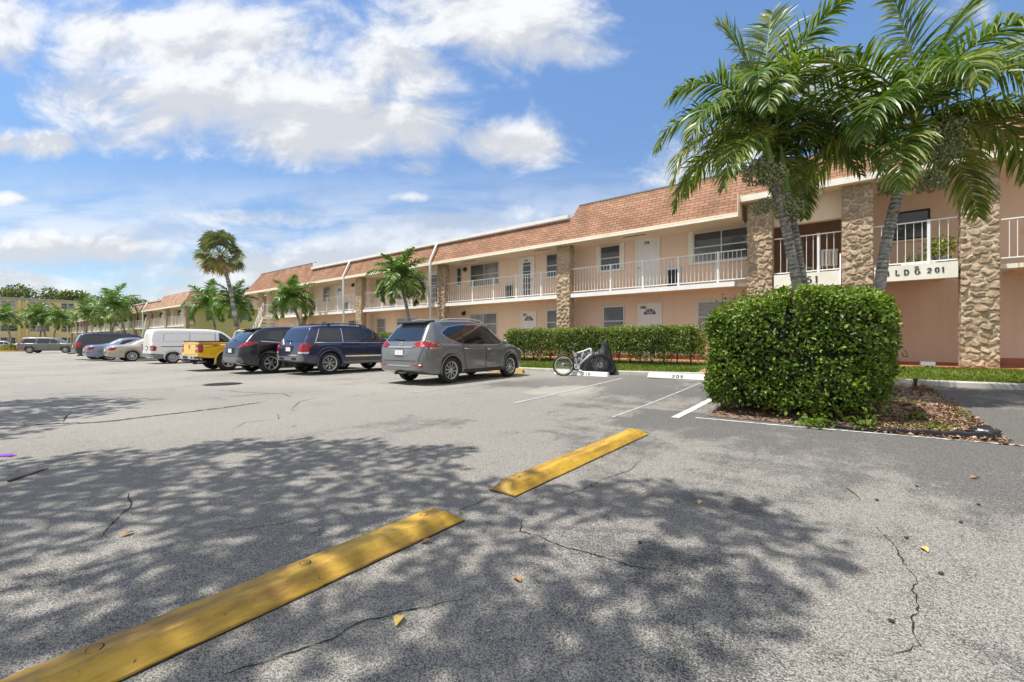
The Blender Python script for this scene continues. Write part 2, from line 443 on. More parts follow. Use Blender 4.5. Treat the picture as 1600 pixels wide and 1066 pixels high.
    t['trim'] = simple('black_car_trim', (.028, .028, .03), .55, noise=.3, nscale=9)
    t['gray_trim'] = simple('gray_car_trim', (.17, .17, .175), .5)
    t['red_lens'] = simple('red_lens', (.30, .006, .006), .2, coat=.35, noise=.45, nscale=14)
    t['clear_lens'] = simple('clear_lens', (.62, .60, .60), .12, coat=1.0, noise=.2, nscale=18)
    t['plate'] = simple('licence_plate', (.72, .74, .72), .5, noise=.25, nscale=40)
    t['seam'] = simple('panel_gap', (.01, .01, .011), .8)
    t['purple'] = simple('purple_plastic', (.22, .02, .42), .4)
    t['iron'] = simple('drain_iron', (.05, .042, .036), .8, .3, noise=.5, nscale=30)
    # car glass: dark tinted, reflective
    m, N, L, b = M('car_glass'); b.inputs['Base Color'].default_value = (.012, .014, .017, 1); b.inputs['Roughness'].default_value = .03
    b.inputs['Specular IOR Level'].default_value = .6; b.inputs['Coat Weight'].default_value = .6; b.inputs['Coat Roughness'].default_value = .02; t['glass'] = m
    # house window pane with pale blinds behind
    m, N, L, b = M('window_pane')
    tc = N.new('ShaderNodeTexCoord'); w = N.new('ShaderNodeTexWave'); w.bands_direction = 'Z'; w.inputs['Scale'].default_value = 6.5; w.inputs['Distortion'].default_value = 0.3
    L.new(tc.outputs['Object'], w.inputs['Vector'])
    oi = N.new('ShaderNodeObjectInfo')
    r = ramp(N, [(0, (.12, .115, .11)), (.5, (.26, .25, .235)), (1, (.33, .32, .30))]); L.new(w.outputs['Fac'], r.inputs[0])
    r2 = ramp(N, [(0, (.02, .024, .026)), (1, (.045, .05, .052))]); L.new(w.outputs['Fac'], r2.inputs[0])
    n = N.new('ShaderNodeTexNoise'); n.inputs['Scale'].default_value = .35; L.new(tc.outputs['Object'], n.inputs['Vector'])
    mr = N.new('ShaderNodeMapRange'); mr.inputs[1].default_value = .44; mr.inputs[2].default_value = .56; L.new(n.outputs['Fac'], mr.inputs[0])
    mx = N.new('ShaderNodeMix'); mx.data_type = 'RGBA'; L.new(mr.outputs[0], mx.inputs['Factor'])
    L.new(r2.outputs[0], mx.inputs['A']); L.new(r.outputs[0], mx.inputs['B']); L.new(mx.outputs['Result'], b.inputs['Base Color'])
    b.inputs['Roughness'].default_value = .5; b.inputs['Coat Weight'].default_value = 1; b.inputs['Coat Roughness'].default_value = .02; t['win'] = m
    m = m.copy(); m.name = 'dark_window_pane'; t['win_dark'] = m
    b = m.node_tree.nodes['Principled BSDF']
    for l in list(b.inputs['Base Color'].links): m.node_tree.links.remove(l)
    b.inputs['Base Color'].default_value = (.03, .033, .036, 1)
    # yellow plastic of the stops: scuffed, sun bleached
    m, N, L, b = M('yellow_stop_plastic'); tc = N.new('ShaderNodeTexCoord')
    mp = N.new('ShaderNodeMapping'); mp.inputs['Scale'].default_value = (6, 1.2, 6); L.new(tc.outputs['Object'], mp.inputs[0])
    n = N.new('ShaderNodeTexNoise'); n.inputs['Scale'].default_value = 1.6; n.inputs['Detail'].default_value = 8; n.inputs['Roughness'].default_value = .7; L.new(mp.outputs[0], n.inputs['Vector'])
    r = ramp(N, [(.30, (.13, .075, .03)), (.45, (.33, .19, .035)), (.58, (.50, .305, .03)), (.75, (.56, .37, .10))]); L.new(n.outputs['Fac'], r.inputs[0])
    n2 = N.new('ShaderNodeTexNoise'); n2.inputs['Scale'].default_value = 70; n2.inputs['Detail'].default_value = 4; L.new(tc.outputs['Object'], n2.inputs['Vector'])
    mr = N.new('ShaderNodeMapRange'); mr.inputs[1].default_value = .66; mr.inputs[2].default_value = .74; L.new(n2.outputs['Fac'], mr.inputs[0])
    mx = N.new('ShaderNodeMix'); mx.data_type = 'RGBA'; L.new(mr.outputs[0], mx.inputs['Factor']); L.new(r.outputs[0], mx.inputs['A']); mx.inputs['B'].default_value = (.09, .06, .03, 1)
    L.new(mx.outputs['Result'], b.inputs['Base Color']); b.inputs['Roughness'].default_value = .55
    bp = N.new('ShaderNodeBump'); bp.inputs['Strength'].default_value = .25; bp.inputs['Distance'].default_value = .01; L.new(n.outputs['Fac'], bp.inputs['Height']); L.new(bp.outputs[0], b.inputs['Normal'])
    t['yellow'] = m
make_materials()

# ------------------------------------------------------------------ stroke lettering
def arc(cx, cy, rx, ry, a0, a1, n=10):
    return [(cx + rx * math.cos(R(a0 + (a1 - a0) * i / n)), cy + ry * math.sin(R(a0 + (a1 - a0) * i / n))) for i in range(n + 1)]
GL = {
 '0': (.62, [arc(.31, .5, .25, .45, 90, 450, 18)]),
 '1': (.40, [[(.2, 0), (.2, .97), (.06, .82)], [(.06, 0), (.34, 0)]]),
 '2': (.60, [arc(.3, .68, .24, .28, 165, -25, 9) + [(.07, .04), (.56, .04)]]),
 '3': (.58, [arc(.27, .73, .22, .23, 150, -90, 9) + arc(.27, .26, .25, .25, 90, -150, 9)]),
 '5': (.58, [[(.5, .95), (.13, .95), (.1, .55)] + arc(.28, .3, .24, .28, 120, -150, 10)]),
 '6': (.58, [[(.48, .92)] + arc(.3, .55, .24, .42, 110, 180, 5) + arc(.3, .3, .23, .27, 180, 520, 12)]),
 '7': (.56, [[(.06, .95), (.52, .95), (.22, 0)]]),
 '9': (.58, [arc(.28, .68, .22, .27, 0, 350, 12) + arc(.26, .45, .25, .42, 20, -70, 5)]),
 'B': (.66, [[(.12, 0), (.12, .98)], [(.04, .96), (.32, .96)] + arc(.32, .73, .2, .23, 90, -90, 7) + [(.16, .5)], [(.3, .5)] + arc(.33, .25, .25, .24, 90, -90, 7) + [(.04, .01)]]),
 'L': (.62, [[(.14, .98), (.14, .02), (.54, .02), (.56, .2)], [(.03, .98), (.26, .98)]]),
 'D': (.76, [[(.14, 0), (.14, .98)], [(.03, .97), (.3, .97)] + arc(.3, .49, .36, .48, 90, -90, 10) + [(.03, .01)]]),
 'G': (.78, [arc(.4, .49, .32, .47, 50, 350, 14) + [(.7, .42)], [(.48, .42), (.78, .42)]]),
 ' ': (.5, []),
}
def text_mb(mb, txt, o, rx, up, h, sw, depth, gap=.12, mi=0, width=1.0):
    """ribbon letters extruded along rx x up... lying on the plane through o"""
    o, rx, up = Vector(o), Vector(rx).normalized(), Vector(up).normalized()
    nn = rx.cross(up)
    x = 0.0; lay = 0
    for ch in txt:
        w, strokes = GL[ch]
        for st in strokes:
            lay += 1
            P = [((x + a * width * h), b * h) for a, b in st]
            n = len(P); Lf = []; Rt = []
            closed = (abs(P[0][0] - P[-1][0]) + abs(P[0][1] - P[-1][1])) < 1e-4
            for i, (a, b) in enumerate(P):
                p0 = P[i - 1] if i > 0 else (P[-2] if closed else P[0])
                p1 = P[i + 1] if i < n - 1 else (P[1] if closed else P[-1])
                tx, ty = p1[0] - p0[0], p1[1] - p0[1]
                l = math.hypot(tx, ty) or 1
                tx, ty = tx / l, ty / l
                k = sw / 2 * (0.55 + 0.75 * abs(ty))
                Lf.append((a - ty * k, b + tx * k)); Rt.append((a + ty * k, b - tx * k))
            z = depth + (lay % 3) * .0008
            def W(q, d): return o + rx * q[0] + up * q[1] + nn * d
            vs = [W(q, z) for q in Lf] + [W(q, z) for q in Rt] + [W(q, 0) for q in Lf] + [W(q, 0) for q in Rt]
            fs = []
            for i in range(n - 1):
                fs += [(i, i + 1, n + i + 1, n + i), (i, 2 * n + i, 2 * n + i + 1, i + 1), (n + i, n + i + 1, 3 * n + i + 1, 3 * n + i)]
            fs += [(0, n, 3 * n, 2 * n), (n - 1, 3 * n - 1, 4 * n - 1, 2 * n - 1)]
            mb.add(vs, fs, mi)
        x += (w * width + gap) * h
    return x
# ------------------------------------------------------------------ camera, sun, sky
CAM_YAW = math.atan2(680, 877)
cam = bpy.data.cameras.new('camera'); camo = bpy.data.objects.new('camera', cam); COL.objects.link(camo)
cam.sensor_width = 36; cam.lens = 36 * 680 / 1600; cam.clip_end = 8000; cam.clip_start = .05
camo.location = (0, 0, 1.1); camo.rotation_euler = (R(90), 0, CAM_YAW)
scene.camera = camo
SUN_EL = 67; SX, SY = .592, .806          # shadows run this way over the ground
sl = bpy.data.lights.new('sun', 'SUN'); sl.energy = 4.7; sl.angle = R(.53); sl.color = (1, .965, .90)
so = bpy.data.objects.new('sun', sl); COL.objects.link(so)
dv = Vector((SX * math.cos(R(SUN_EL)), SY * math.cos(R(SUN_EL)), -math.sin(R(SUN_EL))))
so.rotation_euler = dv.to_track_quat('-Z', 'Y').to_euler(); so.location = (-20, -10, 40)

def make_world():
    w = bpy.data.worlds.new('World'); scene.world = w; w.use_nodes = True
    N, L = w.node_tree.nodes, w.node_tree.links
    bg = N['Background']
    def val(x):
        return x
    def mth(op, a, b=None, c=None, clamp=False):
        q = N.new('ShaderNodeMath'); q.operation = op; q.use_clamp = clamp
        for i, x in enumerate((a, b, c)):
            if x is None: continue
            if isinstance(x, (int, float)): q.inputs[i].default_value = x
            else: L.new(x, q.inputs[i])
        return q.outputs[0]
    def mr(x, a, b, lo=0.0, hi=1.0):
        q = N.new('ShaderNodeMapRange'); q.interpolation_type = 'SMOOTHSTEP'
        for i, v in enumerate((x, a, b, lo, hi)):
            if isinstance(v, (int, float)): q.inputs[i].default_value = v
            else: L.new(v, q.inputs[i])
        return q.outputs[0]
    def mixc(f, a, b):
        q = N.new('ShaderNodeMix'); q.data_type = 'RGBA'
        for k, v in (('Factor', f), ('A', a), ('B', b)):
            if isinstance(v, tuple): q.inputs[k].default_value = (*v, 1)
            elif isinstance(v, (int, float)): q.inputs[k].default_value = v
            else: L.new(v, q.inputs[k])
        return q.outputs['Result']
    sky = N.new('ShaderNodeTexSky'); sky.sky_type = 'NISHITA'; sky.sun_disc = False
    sky.sun_elevation = R(SUN_EL); sky.sun_rotation = math.atan2(-SX, -SY)
    sky.altitude = 0; sky.air_density = 1.0; sky.dust_density = .35; sky.ozone_density = 2.4
    tc = N.new('ShaderNodeTexCoord'); D = tc.outputs['Generated']
    sp = N.new('ShaderNodeSeparateXYZ'); L.new(D, sp.inputs[0]); dx, dy, dz = sp.outputs
    cu, su = math.sin(math.atan2(877, 680)), math.cos(math.atan2(877, 680))
    # position of a direction in a chart of the sky round the north-west
    F = mth('ADD', mth('MULTIPLY', dx, -su), mth('MULTIPLY', dy, cu))
    Fs = mth('MAXIMUM', F, .02)
    u = mth('DIVIDE', mth('ADD', mth('MULTIPLY', dx, cu), mth('MULTIPLY', dy, su)), Fs)
    v = mth('DIVIDE', dz, Fs)
    cb = N.new('ShaderNodeCombineXYZ'); L.new(u, cb.inputs[0]); L.new(v, cb.inputs[1])
    def noise(scale, det, vec, rough=.55, dist=0.0):
        n = N.new('ShaderNodeTexNoise'); n.inputs['Scale'].default_value = scale; n.inputs['Detail'].default_value = det
        n.inputs['Roughness'].default_value = rough; n.inputs['Distortion'].default_value = dist; L.new(vec, n.inputs['Vector']); return n.outputs['Fac']
    def shifted(ox, oy, sx=1.0, sy=1.0):
        q = N.new('ShaderNodeMapping'); q.inputs['Location'].default_value = (ox, oy, 0); q.inputs['Scale'].default_value = (sx, sy, 1); L.new(cb.outputs[0], q.inputs[0]); return q.outputs[0]
    blobs = [  # u, v, ru, rv, weight
        (-.74, .69, .40, .115, 1.0), (-.42, .50, .36, .10, 1.0), (-.62, .565, .48, .14, 1.0), (-.28, .62, .20, .11, .95),
        (-.02, .73, .27, .11, 1.0), (.10, .68, .15, .07, .9), (-.20, .76, .14, .08, .8),
        (.00, .46, .145, .065, 1.0), (-1.15, .72, .11, .12, .85), (-1.12, .455, .15, .045, .9), (-.95, .47, .2, .05, .55),
        (-.50, .425, .2, .03, .62), (-.22, .40, .10, .035, .62), (.16, .46, .05, .03, .55), (-1.17, .33, .12, .022, .8),
        (-.62, .28, .32, .035, .75), (-.05, .29, .30, .045, .58), (-1.0, .22, .4, .05, .85), (-.45, .2, .4, .05, .75), (-.24, .33, .08, .02, .6),
        (.47, .40, .18, .10, .85), (.78, .60, .18, .09, .8), (1.05, .75, .2, .06, .4)]
    acc = None; vert = None
    for (a, b, ra, rb, wt) in blobs:
        x = mth('MULTIPLY', mth('SUBTRACT', u, a), 1 / ra); y = mth('MULTIPLY', mth('SUBTRACT', v, b), 1 / rb)
        r2 = mth('ADD', mth('MULTIPLY', x, x), mth('MULTIPLY', y, y))
        g = mth('MULTIPLY', mth('POWER', 2.718, mth('MULTIPLY', r2, -.75)), wt)
        acc = g if acc is None else mth('MAXIMUM', acc, g)
        yy = mth('MULTIPLY', g, y)
        vert = yy if vert is None else mth('ADD', vert, yy)
    n1 = noise(5.5, 8, shifted(3.1, 1.7, 1, 1.5), .62, .35)
    n2 = noise(5.5, 8, shifted(3.1 - .03, 1.7 + .07, 1, 1.5), .62, .35)
    dens = mth('ADD', acc, mth('MULTIPLY', mth('SUBTRACT', n1, .5), 1.35))
    mask = mr(dens, .34, .88)
    # soft veil low in the sky
    n3 = noise(2.6, 6, shifted(.4, 2.0, 1, 4.5), .6, .3)
    band = mth('MULTIPLY', mr(v, .44, .16), mr(n3, .30, .58))
    band = mth('MAXIMUM', band, mr(v, .17, .03))
    front = mr(F, .05, .25)
    mask = mth('MULTIPLY', mth('MAXIMUM', mask, mth('MULTIPLY', band, .92)), front)
    # clouds over the rest of the sky (behind, for reflections and light)
    pl = N.new('ShaderNodeCombineXYZ'); zz = mth('MAXIMUM', mth('ADD', dz, .12), .05)
    L.new(mth('DIVIDE', dx, zz), pl.inputs[0]); L.new(mth('DIVIDE', dy, zz), pl.inputs[1])
    n4 = noise(1.3, 7, pl.outputs[0], .6, .3)
    m2 = mth('MULTIPLY', mr(n4, .30, .5), mth('SUBTRACT', 1.0, front))
    mask = mth('MAXIMUM', mask, m2)
    mask = mth('MULTIPLY', mask, .95)
    # cloud colour: lit tops and edges, greyer bellies
    lit = mth('ADD', mth('MULTIPLY', mth('SUBTRACT', n1, n2), 2.6), .55)
    belly = mth('MULTIPLY', mr(vert, .12, -.42), mr(acc, .2, .6))
    lit = mth('SUBTRACT', lit, mth('MULTIPLY', belly, .55))
    lit = mth('SUBTRACT', lit, mth('MULTIPLY', mr(dens, .8, 1.5), .18))
    lowgray = mr(v, .30, .08)
    lit = mth('SUBTRACT', lit, mth('MULTIPLY', lowgray, .42), None, True)
    lit = mth('MAXIMUM', lit, 0.0)
    CS = 1.0
    cc = mixc(mr(lit, .0, .75), (5.0, 5.15, 5.45), (7.1, 7.15, 7.2))
    hs = N.new('ShaderNodeHueSaturation'); hs.inputs['Saturation'].default_value = 1.03; hs.inputs['Value'].default_value = 1.0
    L.new(sky.outputs[0], hs.inputs['Color'])
    tint = N.new('ShaderNodeMix'); tint.data_type = 'RGBA'; tint.blend_type = 'MULTIPLY'; tint.inputs['Factor'].default_value = 1
    L.new(hs.outputs[0], tint.inputs['A'])
    L.new(mixc(mr(dz, .12, .6), (.95, 1.02, 1.08), (1.32, 1.42, 1.50)), tint.inputs['B'])
    fin = mixc(mask, tint.outputs['Result'], cc)
    L.new(fin, bg.inputs['Color']); bg.inputs['Strength'].default_value = .105
make_world()
vs = scene.view_settings
scene.display_settings.display_device = 'sRGB'
vs.view_transform = 'Standard'; vs.look = 'None'; vs.exposure = .43; vs.gamma = 1; vs.use_curve_mapping = False
scene.cycles.max_bounces = 8; scene.cycles.transparent_max_bounces = 6

# ------------------------------------------------------------------ ground
def make_ground():
    xs = sorted(set([-4000, -1500, -600, -300, -150] + list(np.arange(-140, -20, 4.)) + list(np.arange(-20, 6.01, .5)) + [8, 12, 20, 60, 300, 1500, 4000]))
    ys = sorted(set([-4000, -1000, -200, -50, -10, -2] + list(np.arange(0, 16.01, .5)) + [18, 25, 50, 120, 300, 1000, 4000]))
    V = []; F = []
    for y in ys:
        for x in xs:
            V.append((x, y, gz(min(max(x, -150), 30), y) - (0 if y < 13.6 else .02)))
    n = len(xs)
    for j in range(len(ys) - 1):
        for i in range(n - 1):
            F.append((j * n + i, j * n + i + 1, (j + 1) * n + i + 1, (j + 1) * n + i))
    mb = MB(); mb.add(V, F, 0, None, True)
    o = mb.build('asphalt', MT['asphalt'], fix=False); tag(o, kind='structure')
make_ground()

def ribbon(name, pts, width, mat, lift=.004, kind='structure', jag=0.0, taper=True, step=.06):
    """a strip lying on the tarmac along pts"""
    P = [Vector((p[0], p[1])) for p in pts]; Q = []
    for a, b in zip(P[:-1], P[1:]):
        n = max(1, int((b - a).length / step))
        for i in range(n): Q.append(a.lerp(b, i / n))
    Q.append(P[-1]); mb = MB(); vs = []
    for i, q in enumerate(Q):
        t = (Q[min(i + 1, len(Q) - 1)] - Q[max(i - 1, 0)]).normalized(); s = Vector((-t.y, t.x))
        w = width * (1 if not jag else rng.uniform(.35, 1.35))
        if taper: w *= min(1, .25 + 4 * min(i, len(Q) - 1 - i) / len(Q))
        c = q + s * (rng.uniform(-1, 1) * jag)
        for k in (-.5, .5):
            r = c + s * w * k; vs.append((r.x, r.y, gz(r.x, r.y) + lift))
    fs = [(2 * i, 2 * i + 2, 2 * i + 3, 2 * i + 1) for i in range(len(Q) - 1)]
    mb.add(vs, fs); o = mb.build(name, mat, fix=False); tag(o, kind=kind); return o

for pts, w in [
    ([(-1.63, 2.34), (-1.59, 2.14), (-1.51, 2.03), (-1.4, 2.04), (-1.21, 2.01), (-1.02, 2.04), (-.85, 2.04), (-.69, 2.09)], .011),
    ([(-1.51, 2.03), (-1.55, 1.94), (-1.61, 1.87)], .006),
    ([(.10, 3.4), (.19, 3.13), (.21, 2.89), (.25, 2.74), (.22, 2.59), (.23, 2.45), (.19, 2.3), (.19, 2.18), (.2, 2.14), (.13, 2.04), (.08, 1.97)], .009),
    ([(-1.65, .52), (-1.58, .69), (-1.51, .87), (-1.52, .98), (-1.45, 1.11), (-1.3, 1.35)], .010),
    ([(-1.55, 4.03), (-1.48, 3.56), (-1.56, 3.18), (-1.57, 2.88), (-1.66, 2.5)], .010),
    ([(-3.3, .5), (-3.49, .58), (-3.66, .65), (-3.85, .75), (-4.2, .8)], .014),
    ([(-2.1, 5.1), (-2.6, 4.9), (-3.3, 5.2), (-3.9, 5.1)], .012),
    ([(-8.68, .96), (-9.4, 1.08), (-9.77, 1.18)], .03), ([(-11.56, 3.85), (-10.75, 3.96), (-9.6, 4.4), (-8.9, 4.2)], .035),
    ([(-7.27, 3.44), (-8.09, 3.98), (-8.5, 4.6)], .022), ([(-6.2, 2.2), (-6.6, 2.5), (-6.5, 2.9), (-7.0, 3.1)], .016),
    ([(-2.9, .9), (-2.7, 1.3), (-2.75, 1.5)], .008), ([(-2.02, 1.92), (-2.0, 2.44)], .008), ([(-13.5, 2.0), (-13.0, 3.2), (-13.4, 4.1)], .04)]:
    ribbon('pavement_crack', pts, w * .62, MT['crack'], jag=.007, step=.03)
for pts, w in [([(-8.9, .6), (-8.27, 1.2), (-8.27, 1.58), (-8.31, 2.03), (-8.38, 2.79), (-8.6, 3.6)], .10), ([(-10.5, -1.2), (-9.8, -.3), (-9.3, .3)], .16)]:
    ribbon('tar_stain', pts, w, MT['stain'], jag=.03, lift=.004, step=.05)

def sheet_line(name, a, b, w, mat, lift=.006, kind='structure'):
    return ribbon(name, [a, b], w, mat, lift, kind, 0, False, .4)
sheet_line('painted_line', (-1.99, 6.4), (-2.12, 11.8), .11, MT['line'])
sheet_line('painted_line', (-2.72, 5.9), (-2.95, 11.5), .05, MT['oldline'])
sheet_line('painted_line', (-4.76, 6.2), (-5.22, 12.0), .085, MT['oldline'])
for x in (-7.9, -11.1, -14.0, -16.9, -19.9, -22.9, -26, -29.6, -33, -36, -39): sheet_line('painted_line', (x + .35, 6.2), (x, 12.0), .085, MT['oldline'])
ribbon('painted_line', [(-1.75, 6.57), (-.6, 6.63), (.3, 6.74), (1.5, 6.86), (6, 7.2)], .045, MT['line'], .006, 'structure', .008, False, .05)

# kerb, lawn, walks
Y_K = 13.4
def lawn_z(x, y):
    z0 = gz(x, 13.3) + .115
    return z0 + (.375 - z0) * sst(y, 13.5, 15.7)
def strip(name, x0, x1, ylist, zf, mat, nx=60, kind='structure'):
    mb = MB(); xs = np.linspace(x0, x1, nx); vs = []; fs = []
    for x in xs:
        for y in ylist: vs.append((x, y, zf(x, y)))
    m = len(ylist)
    for i in range(nx - 1):
        for j in range(m - 1): fs.append((i * m + j, (i + 1) * m + j, (i + 1) * m + j + 1, i * m + j + 1))
    mb.add(vs, fs, 0, None, True); o = mb.build(name, mat, fix=False)
    return tag(o, kind=kind)
def kerb():
    mb = MB(); xs = np.linspace(-44, 14, 60); prof = [(Y_K, -.1), (Y_K, .10), (Y_K + .02, .12), (Y_K + .16, .125), (Y_K + .16, -.1)]
    m = len(prof); vs = []
    for x in xs:
        for y, z in prof: vs.append((x, y, gz(x, 13.3) + z))
    fs = [(i * m + j, (i + 1) * m + j, (i + 1) * m + j + 1, i * m + j + 1) for i in range(len(xs) - 1) for j in range(m - 1)]
    mb.add(vs, fs); tag(mb.build('kerb', MT['concrete']), kind='structure')
kerb()
YL = [13.56, 13.8, 14.2, 14.6, 15.0, 15.5, 15.98]
strip('lawn_ground', -44, -3.55, YL, lawn_z, MT['lawn_soil'])
strip('lawn_ground', -2.65, 14, YL, lawn_z, MT['lawn_soil'], 30)
strip('red_path', -3.55, -2.65, YL, lambda x, y: lawn_z(x, y) + .012, MT['red_walk'], 6)
mb = MB(); mb.box(-42.5, 14, 15.98, 19.7, -.2, .40); tag(mb.build('red_walkway', MT['red_walk']), kind='structure')
# second lawn along the far block
strip('lawn_ground', -125, -46, [13.2, 13.6, 14.6, 15.9], lambda x, y: K * x + .12 + .25 * sst(y, 13.2, 15.5), MT['lawn_soil'], 20)
mb = MB(); mb.box(-125, -58, 15.9, 17.06, -1, .30); tag(mb.build('walkway', MT['concrete']), kind='structure')
strip('lawn_ground', -58, -41.6, [15.9, 18, 24, 40], lambda x, y: .2, MT['lawn_soil'], 8)

def grass(name, rects, n, hmin, hmax, zf):
    r = np.random.default_rng(3); A = []
    tot = sum((x1 - x0) * (y1 - y0) for x0, x1, y0, y1 in rects)
    for x0, x1, y0, y1 in rects:
        k = int(n * (x1 - x0) * (y1 - y0) / tot)
        A.append(np.stack([r.uniform(x0, x1, k), r.uniform(y0, y1, k)], 1))
    A = np.concatenate(A); k = len(A)
    z = np.array([zf(x, y) for x, y in A])
    C = np.stack([A[:, 0], A[:, 1], z - .005], 1)
    D = np.stack([r.normal(0, .45, k), r.normal(0, .45, k), np.ones(k)], 1)
    N = np.stack([r.normal(0, 1, k), r.normal(0, 1, k), np.zeros(k) + .1], 1)
    V, F = leaf_arrays(C, D, N, r.uniform(hmin, hmax, k), r.uniform(.012, .03, k), .15, .3)
    tn = np.clip(r.normal(.5, .22, k) + .25 * np.sin(A[:, 0] * 2.1) * np.sin(A[:, 1] * 3.3), 0, 1)
    o = np_mesh(name, V, F, MT['grass'], tint=np.repeat(tn, 4)); return tag(o, 'short bright green grass between kerb and building', 'grass', kind='stuff')
grass('lawn_grass', [(-14, -3.6, 13.55, 14.75), (-2.6, 5, 13.55, 15.95), (-30, -14, 13.55, 14.6)], 42000, .04, .09, lawn_z)
# ------------------------------------------------------------------ building pieces
def window(parent, x0, x1, z0, z1, y, panes=1, dark=False, frame=None, hood=None, mullion_z=.5):
    """sash window on a wall facing -Y"""
    mb = MB(); t = .045; f = frame or MT['alu']
    mb.box(x0 - t, x0, y - .035, y, z0 - t, z1 + t); mb.box(x1, x1 + t, y - .035, y, z0 - t, z1 + t)
    mb.box(x0, x1, y - .034, y, z1, z1 + t); mb.box(x0, x1, y - .034, y, z0 - t, z0)
    for k in range(1, panes):
        xm = x0 + (x1 - x0) * k / panes; mb.box(xm - .02, xm + .02, y - .032, y, z0, z1)
    for k in range(panes):
        a = x0 + (x1 - x0) * k / panes + (.02 if k else 0); b = x0 + (x1 - x0) * (k + 1) / panes - (.02 if k < panes - 1 else 0)
        zm = z0 + (z1 - z0) * mullion_z; mb.box(a, b, y - .028, y, zm - .02, zm + .02)
    w = mb.build('window', f, parent)
    m2 = MB(); m2.box(x0, x1, y - .012, y + .01, z0, z1)
    m2.build('pane', MT['win_dark'] if dark else MT['win'], w)
    m3 = MB(); m3.box(x0 - .09, x1 + .09, y - .09, y, z0 - t - .06, z0 - t - .003); m3.build('sill', hood or MT['cream'], w)
    if hood and hood is MT['white']:
        m4 = MB()
        m4.box(x0 - .22, x0 - t - .004, y - .045, y, z0 - .1, z1 + .1); m4.box(x1 + t + .004, x1 + .22, y - .045, y, z0 - .1, z1 + .1)
        m4.box(x0 - .22, x1 + .22, y - .06, y, z1 + .104, z1 + .2)
        m4.build('shutter_track', MT['cream'], w)
    return w

def door(parent, x0, x1, z0, z1, y, kind='fan', number=None):
    mb = MB(); mb.box(x0 + .05, x1 - .05, y - .02, y + .02, z0, z1 - .05)
    for (a, b, c, d) in ((.16, .44, .12, .42), (.56, .84, .12, .42), (.16, .44, .5, .72), (.56, .84, .5, .72)):
        w, h = x1 - x0, z1 - z0
        if kind == 'screen': break
        mb.box(x0 + w * a, x0 + w * b, y - .026, y - .018, z0 + h * c, z0 + h * d)
    d = mb.build('door', MT['door_white'], parent)
    f = MB(); f.box(x0 - .03, x0 + .05, y - .045, y, z0, z1 + .03); f.box(x1 - .05, x1 + .03, y - .045, y, z0, z1 + .03); f.box(x0 + .05, x1 - .05, y - .044, y, z1 - .05, z1 + .03)
    f.build('door_frame', MT['cream'], d)
    xm = (x0 + x1) / 2
    if kind == 'fan':
        g = MB(); zc = z1 - .42; r = .25
        pts = [(xm + r * math.cos(R(a)), zc + .22 * math.sin(R(a))) for a in np.linspace(0, 180, 13)]
        g.prism(pts, 'Y', y - .03, y - .02); g.build('fanlight', MT['win_dark'], d)
        m = MB()
        for a in (45, 90, 135): m.tube([(xm + .06 * math.cos(R(a)), y - .034, zc + .05 * math.sin(R(a))), (xm + r * math.cos(R(a)), y - .034, zc + .22 * math.sin(R(a)))], .011, 5)
        m.tube([(xm + .075 * math.cos(R(a)), y - .034, zc + .06 * math.sin(R(a))) for a in np.linspace(0, 180, 9)], .010, 5)
        m.build('glazing_bar', MT['door_white'], d)
    elif kind == 'screen':
        g = MB(); g.box(x0 + .22, x1 - .22, y - .03, y - .021, z0 + .2, z1 - .26); g.build('glass', MT['win_dark'], d)
        m = MB()
        for k in range(6): m.box(x0 + .2, x1 - .2, y - .045, y - .032, z0 + .2 + k * .29, z0 + .225 + k * .29)
        for k in range(1, 3):
            xx = x0 + .22 + (x1 - x0 - .44) * k / 3; m.box(xx - .012, xx + .012, y - .05, y - .0455, z0 + .2, z0 + 1.2)
        m.build('glazing_bar', MT['door_white'], d)
    h = MB(); h.lathe([(.0, -.09), (.03, -.085), (.035, -.06), (.015, -.05), (.015, -.02)], (x1 - .14 if kind != 'plain' else x0 + .14, y, z0 + .95), 'Y', 10); h.build('handle', MT['metal_gray'], d)
    if number:
        n = MB(); text_mb(n, number, (xm - .13 if kind != 'fan' else x0 + .07, y - .022, z1 - .2 if kind != 'fan' else z1 - .19), (1, 0, 0), (0, 0, 1), .11, .024, .004, .18); n.build('door_number', MT['letters'], d)
    return d

def railing(parent, x0, x1, y, z0, z1, mat=None, gap=.135, post=1.42, ends=True):
    mb = MB()
    mb.box(x0, x1, y - .02, y + .02, z1 - .03, z1); mb.box(x0, x1, y - .016, y + .016, z0 + .07, z0 + .10)
    n = max(2, int((x1 - x0) / gap))
    for i in range(1, n):
        x = x0 + (x1 - x0) * i / n; mb.box(x - .0065, x + .0065, y - .0065, y + .0065, z0 + .10, z1 - .03)
    o = mb.build('railing', mat or MT['white'], parent)
    k = max(1, int(round((x1 - x0) / post)))
    for i in range(1, k):
        x = x0 + (x1 - x0) * (i + .35) / k
        if x > x1 - .1: continue
        p = MB(); p.box(x - .03, x + .03, y - .03, y + .03, z0 - .05, z1 + .012); p.build('railing_post', mat or MT['white'], o)
    return o

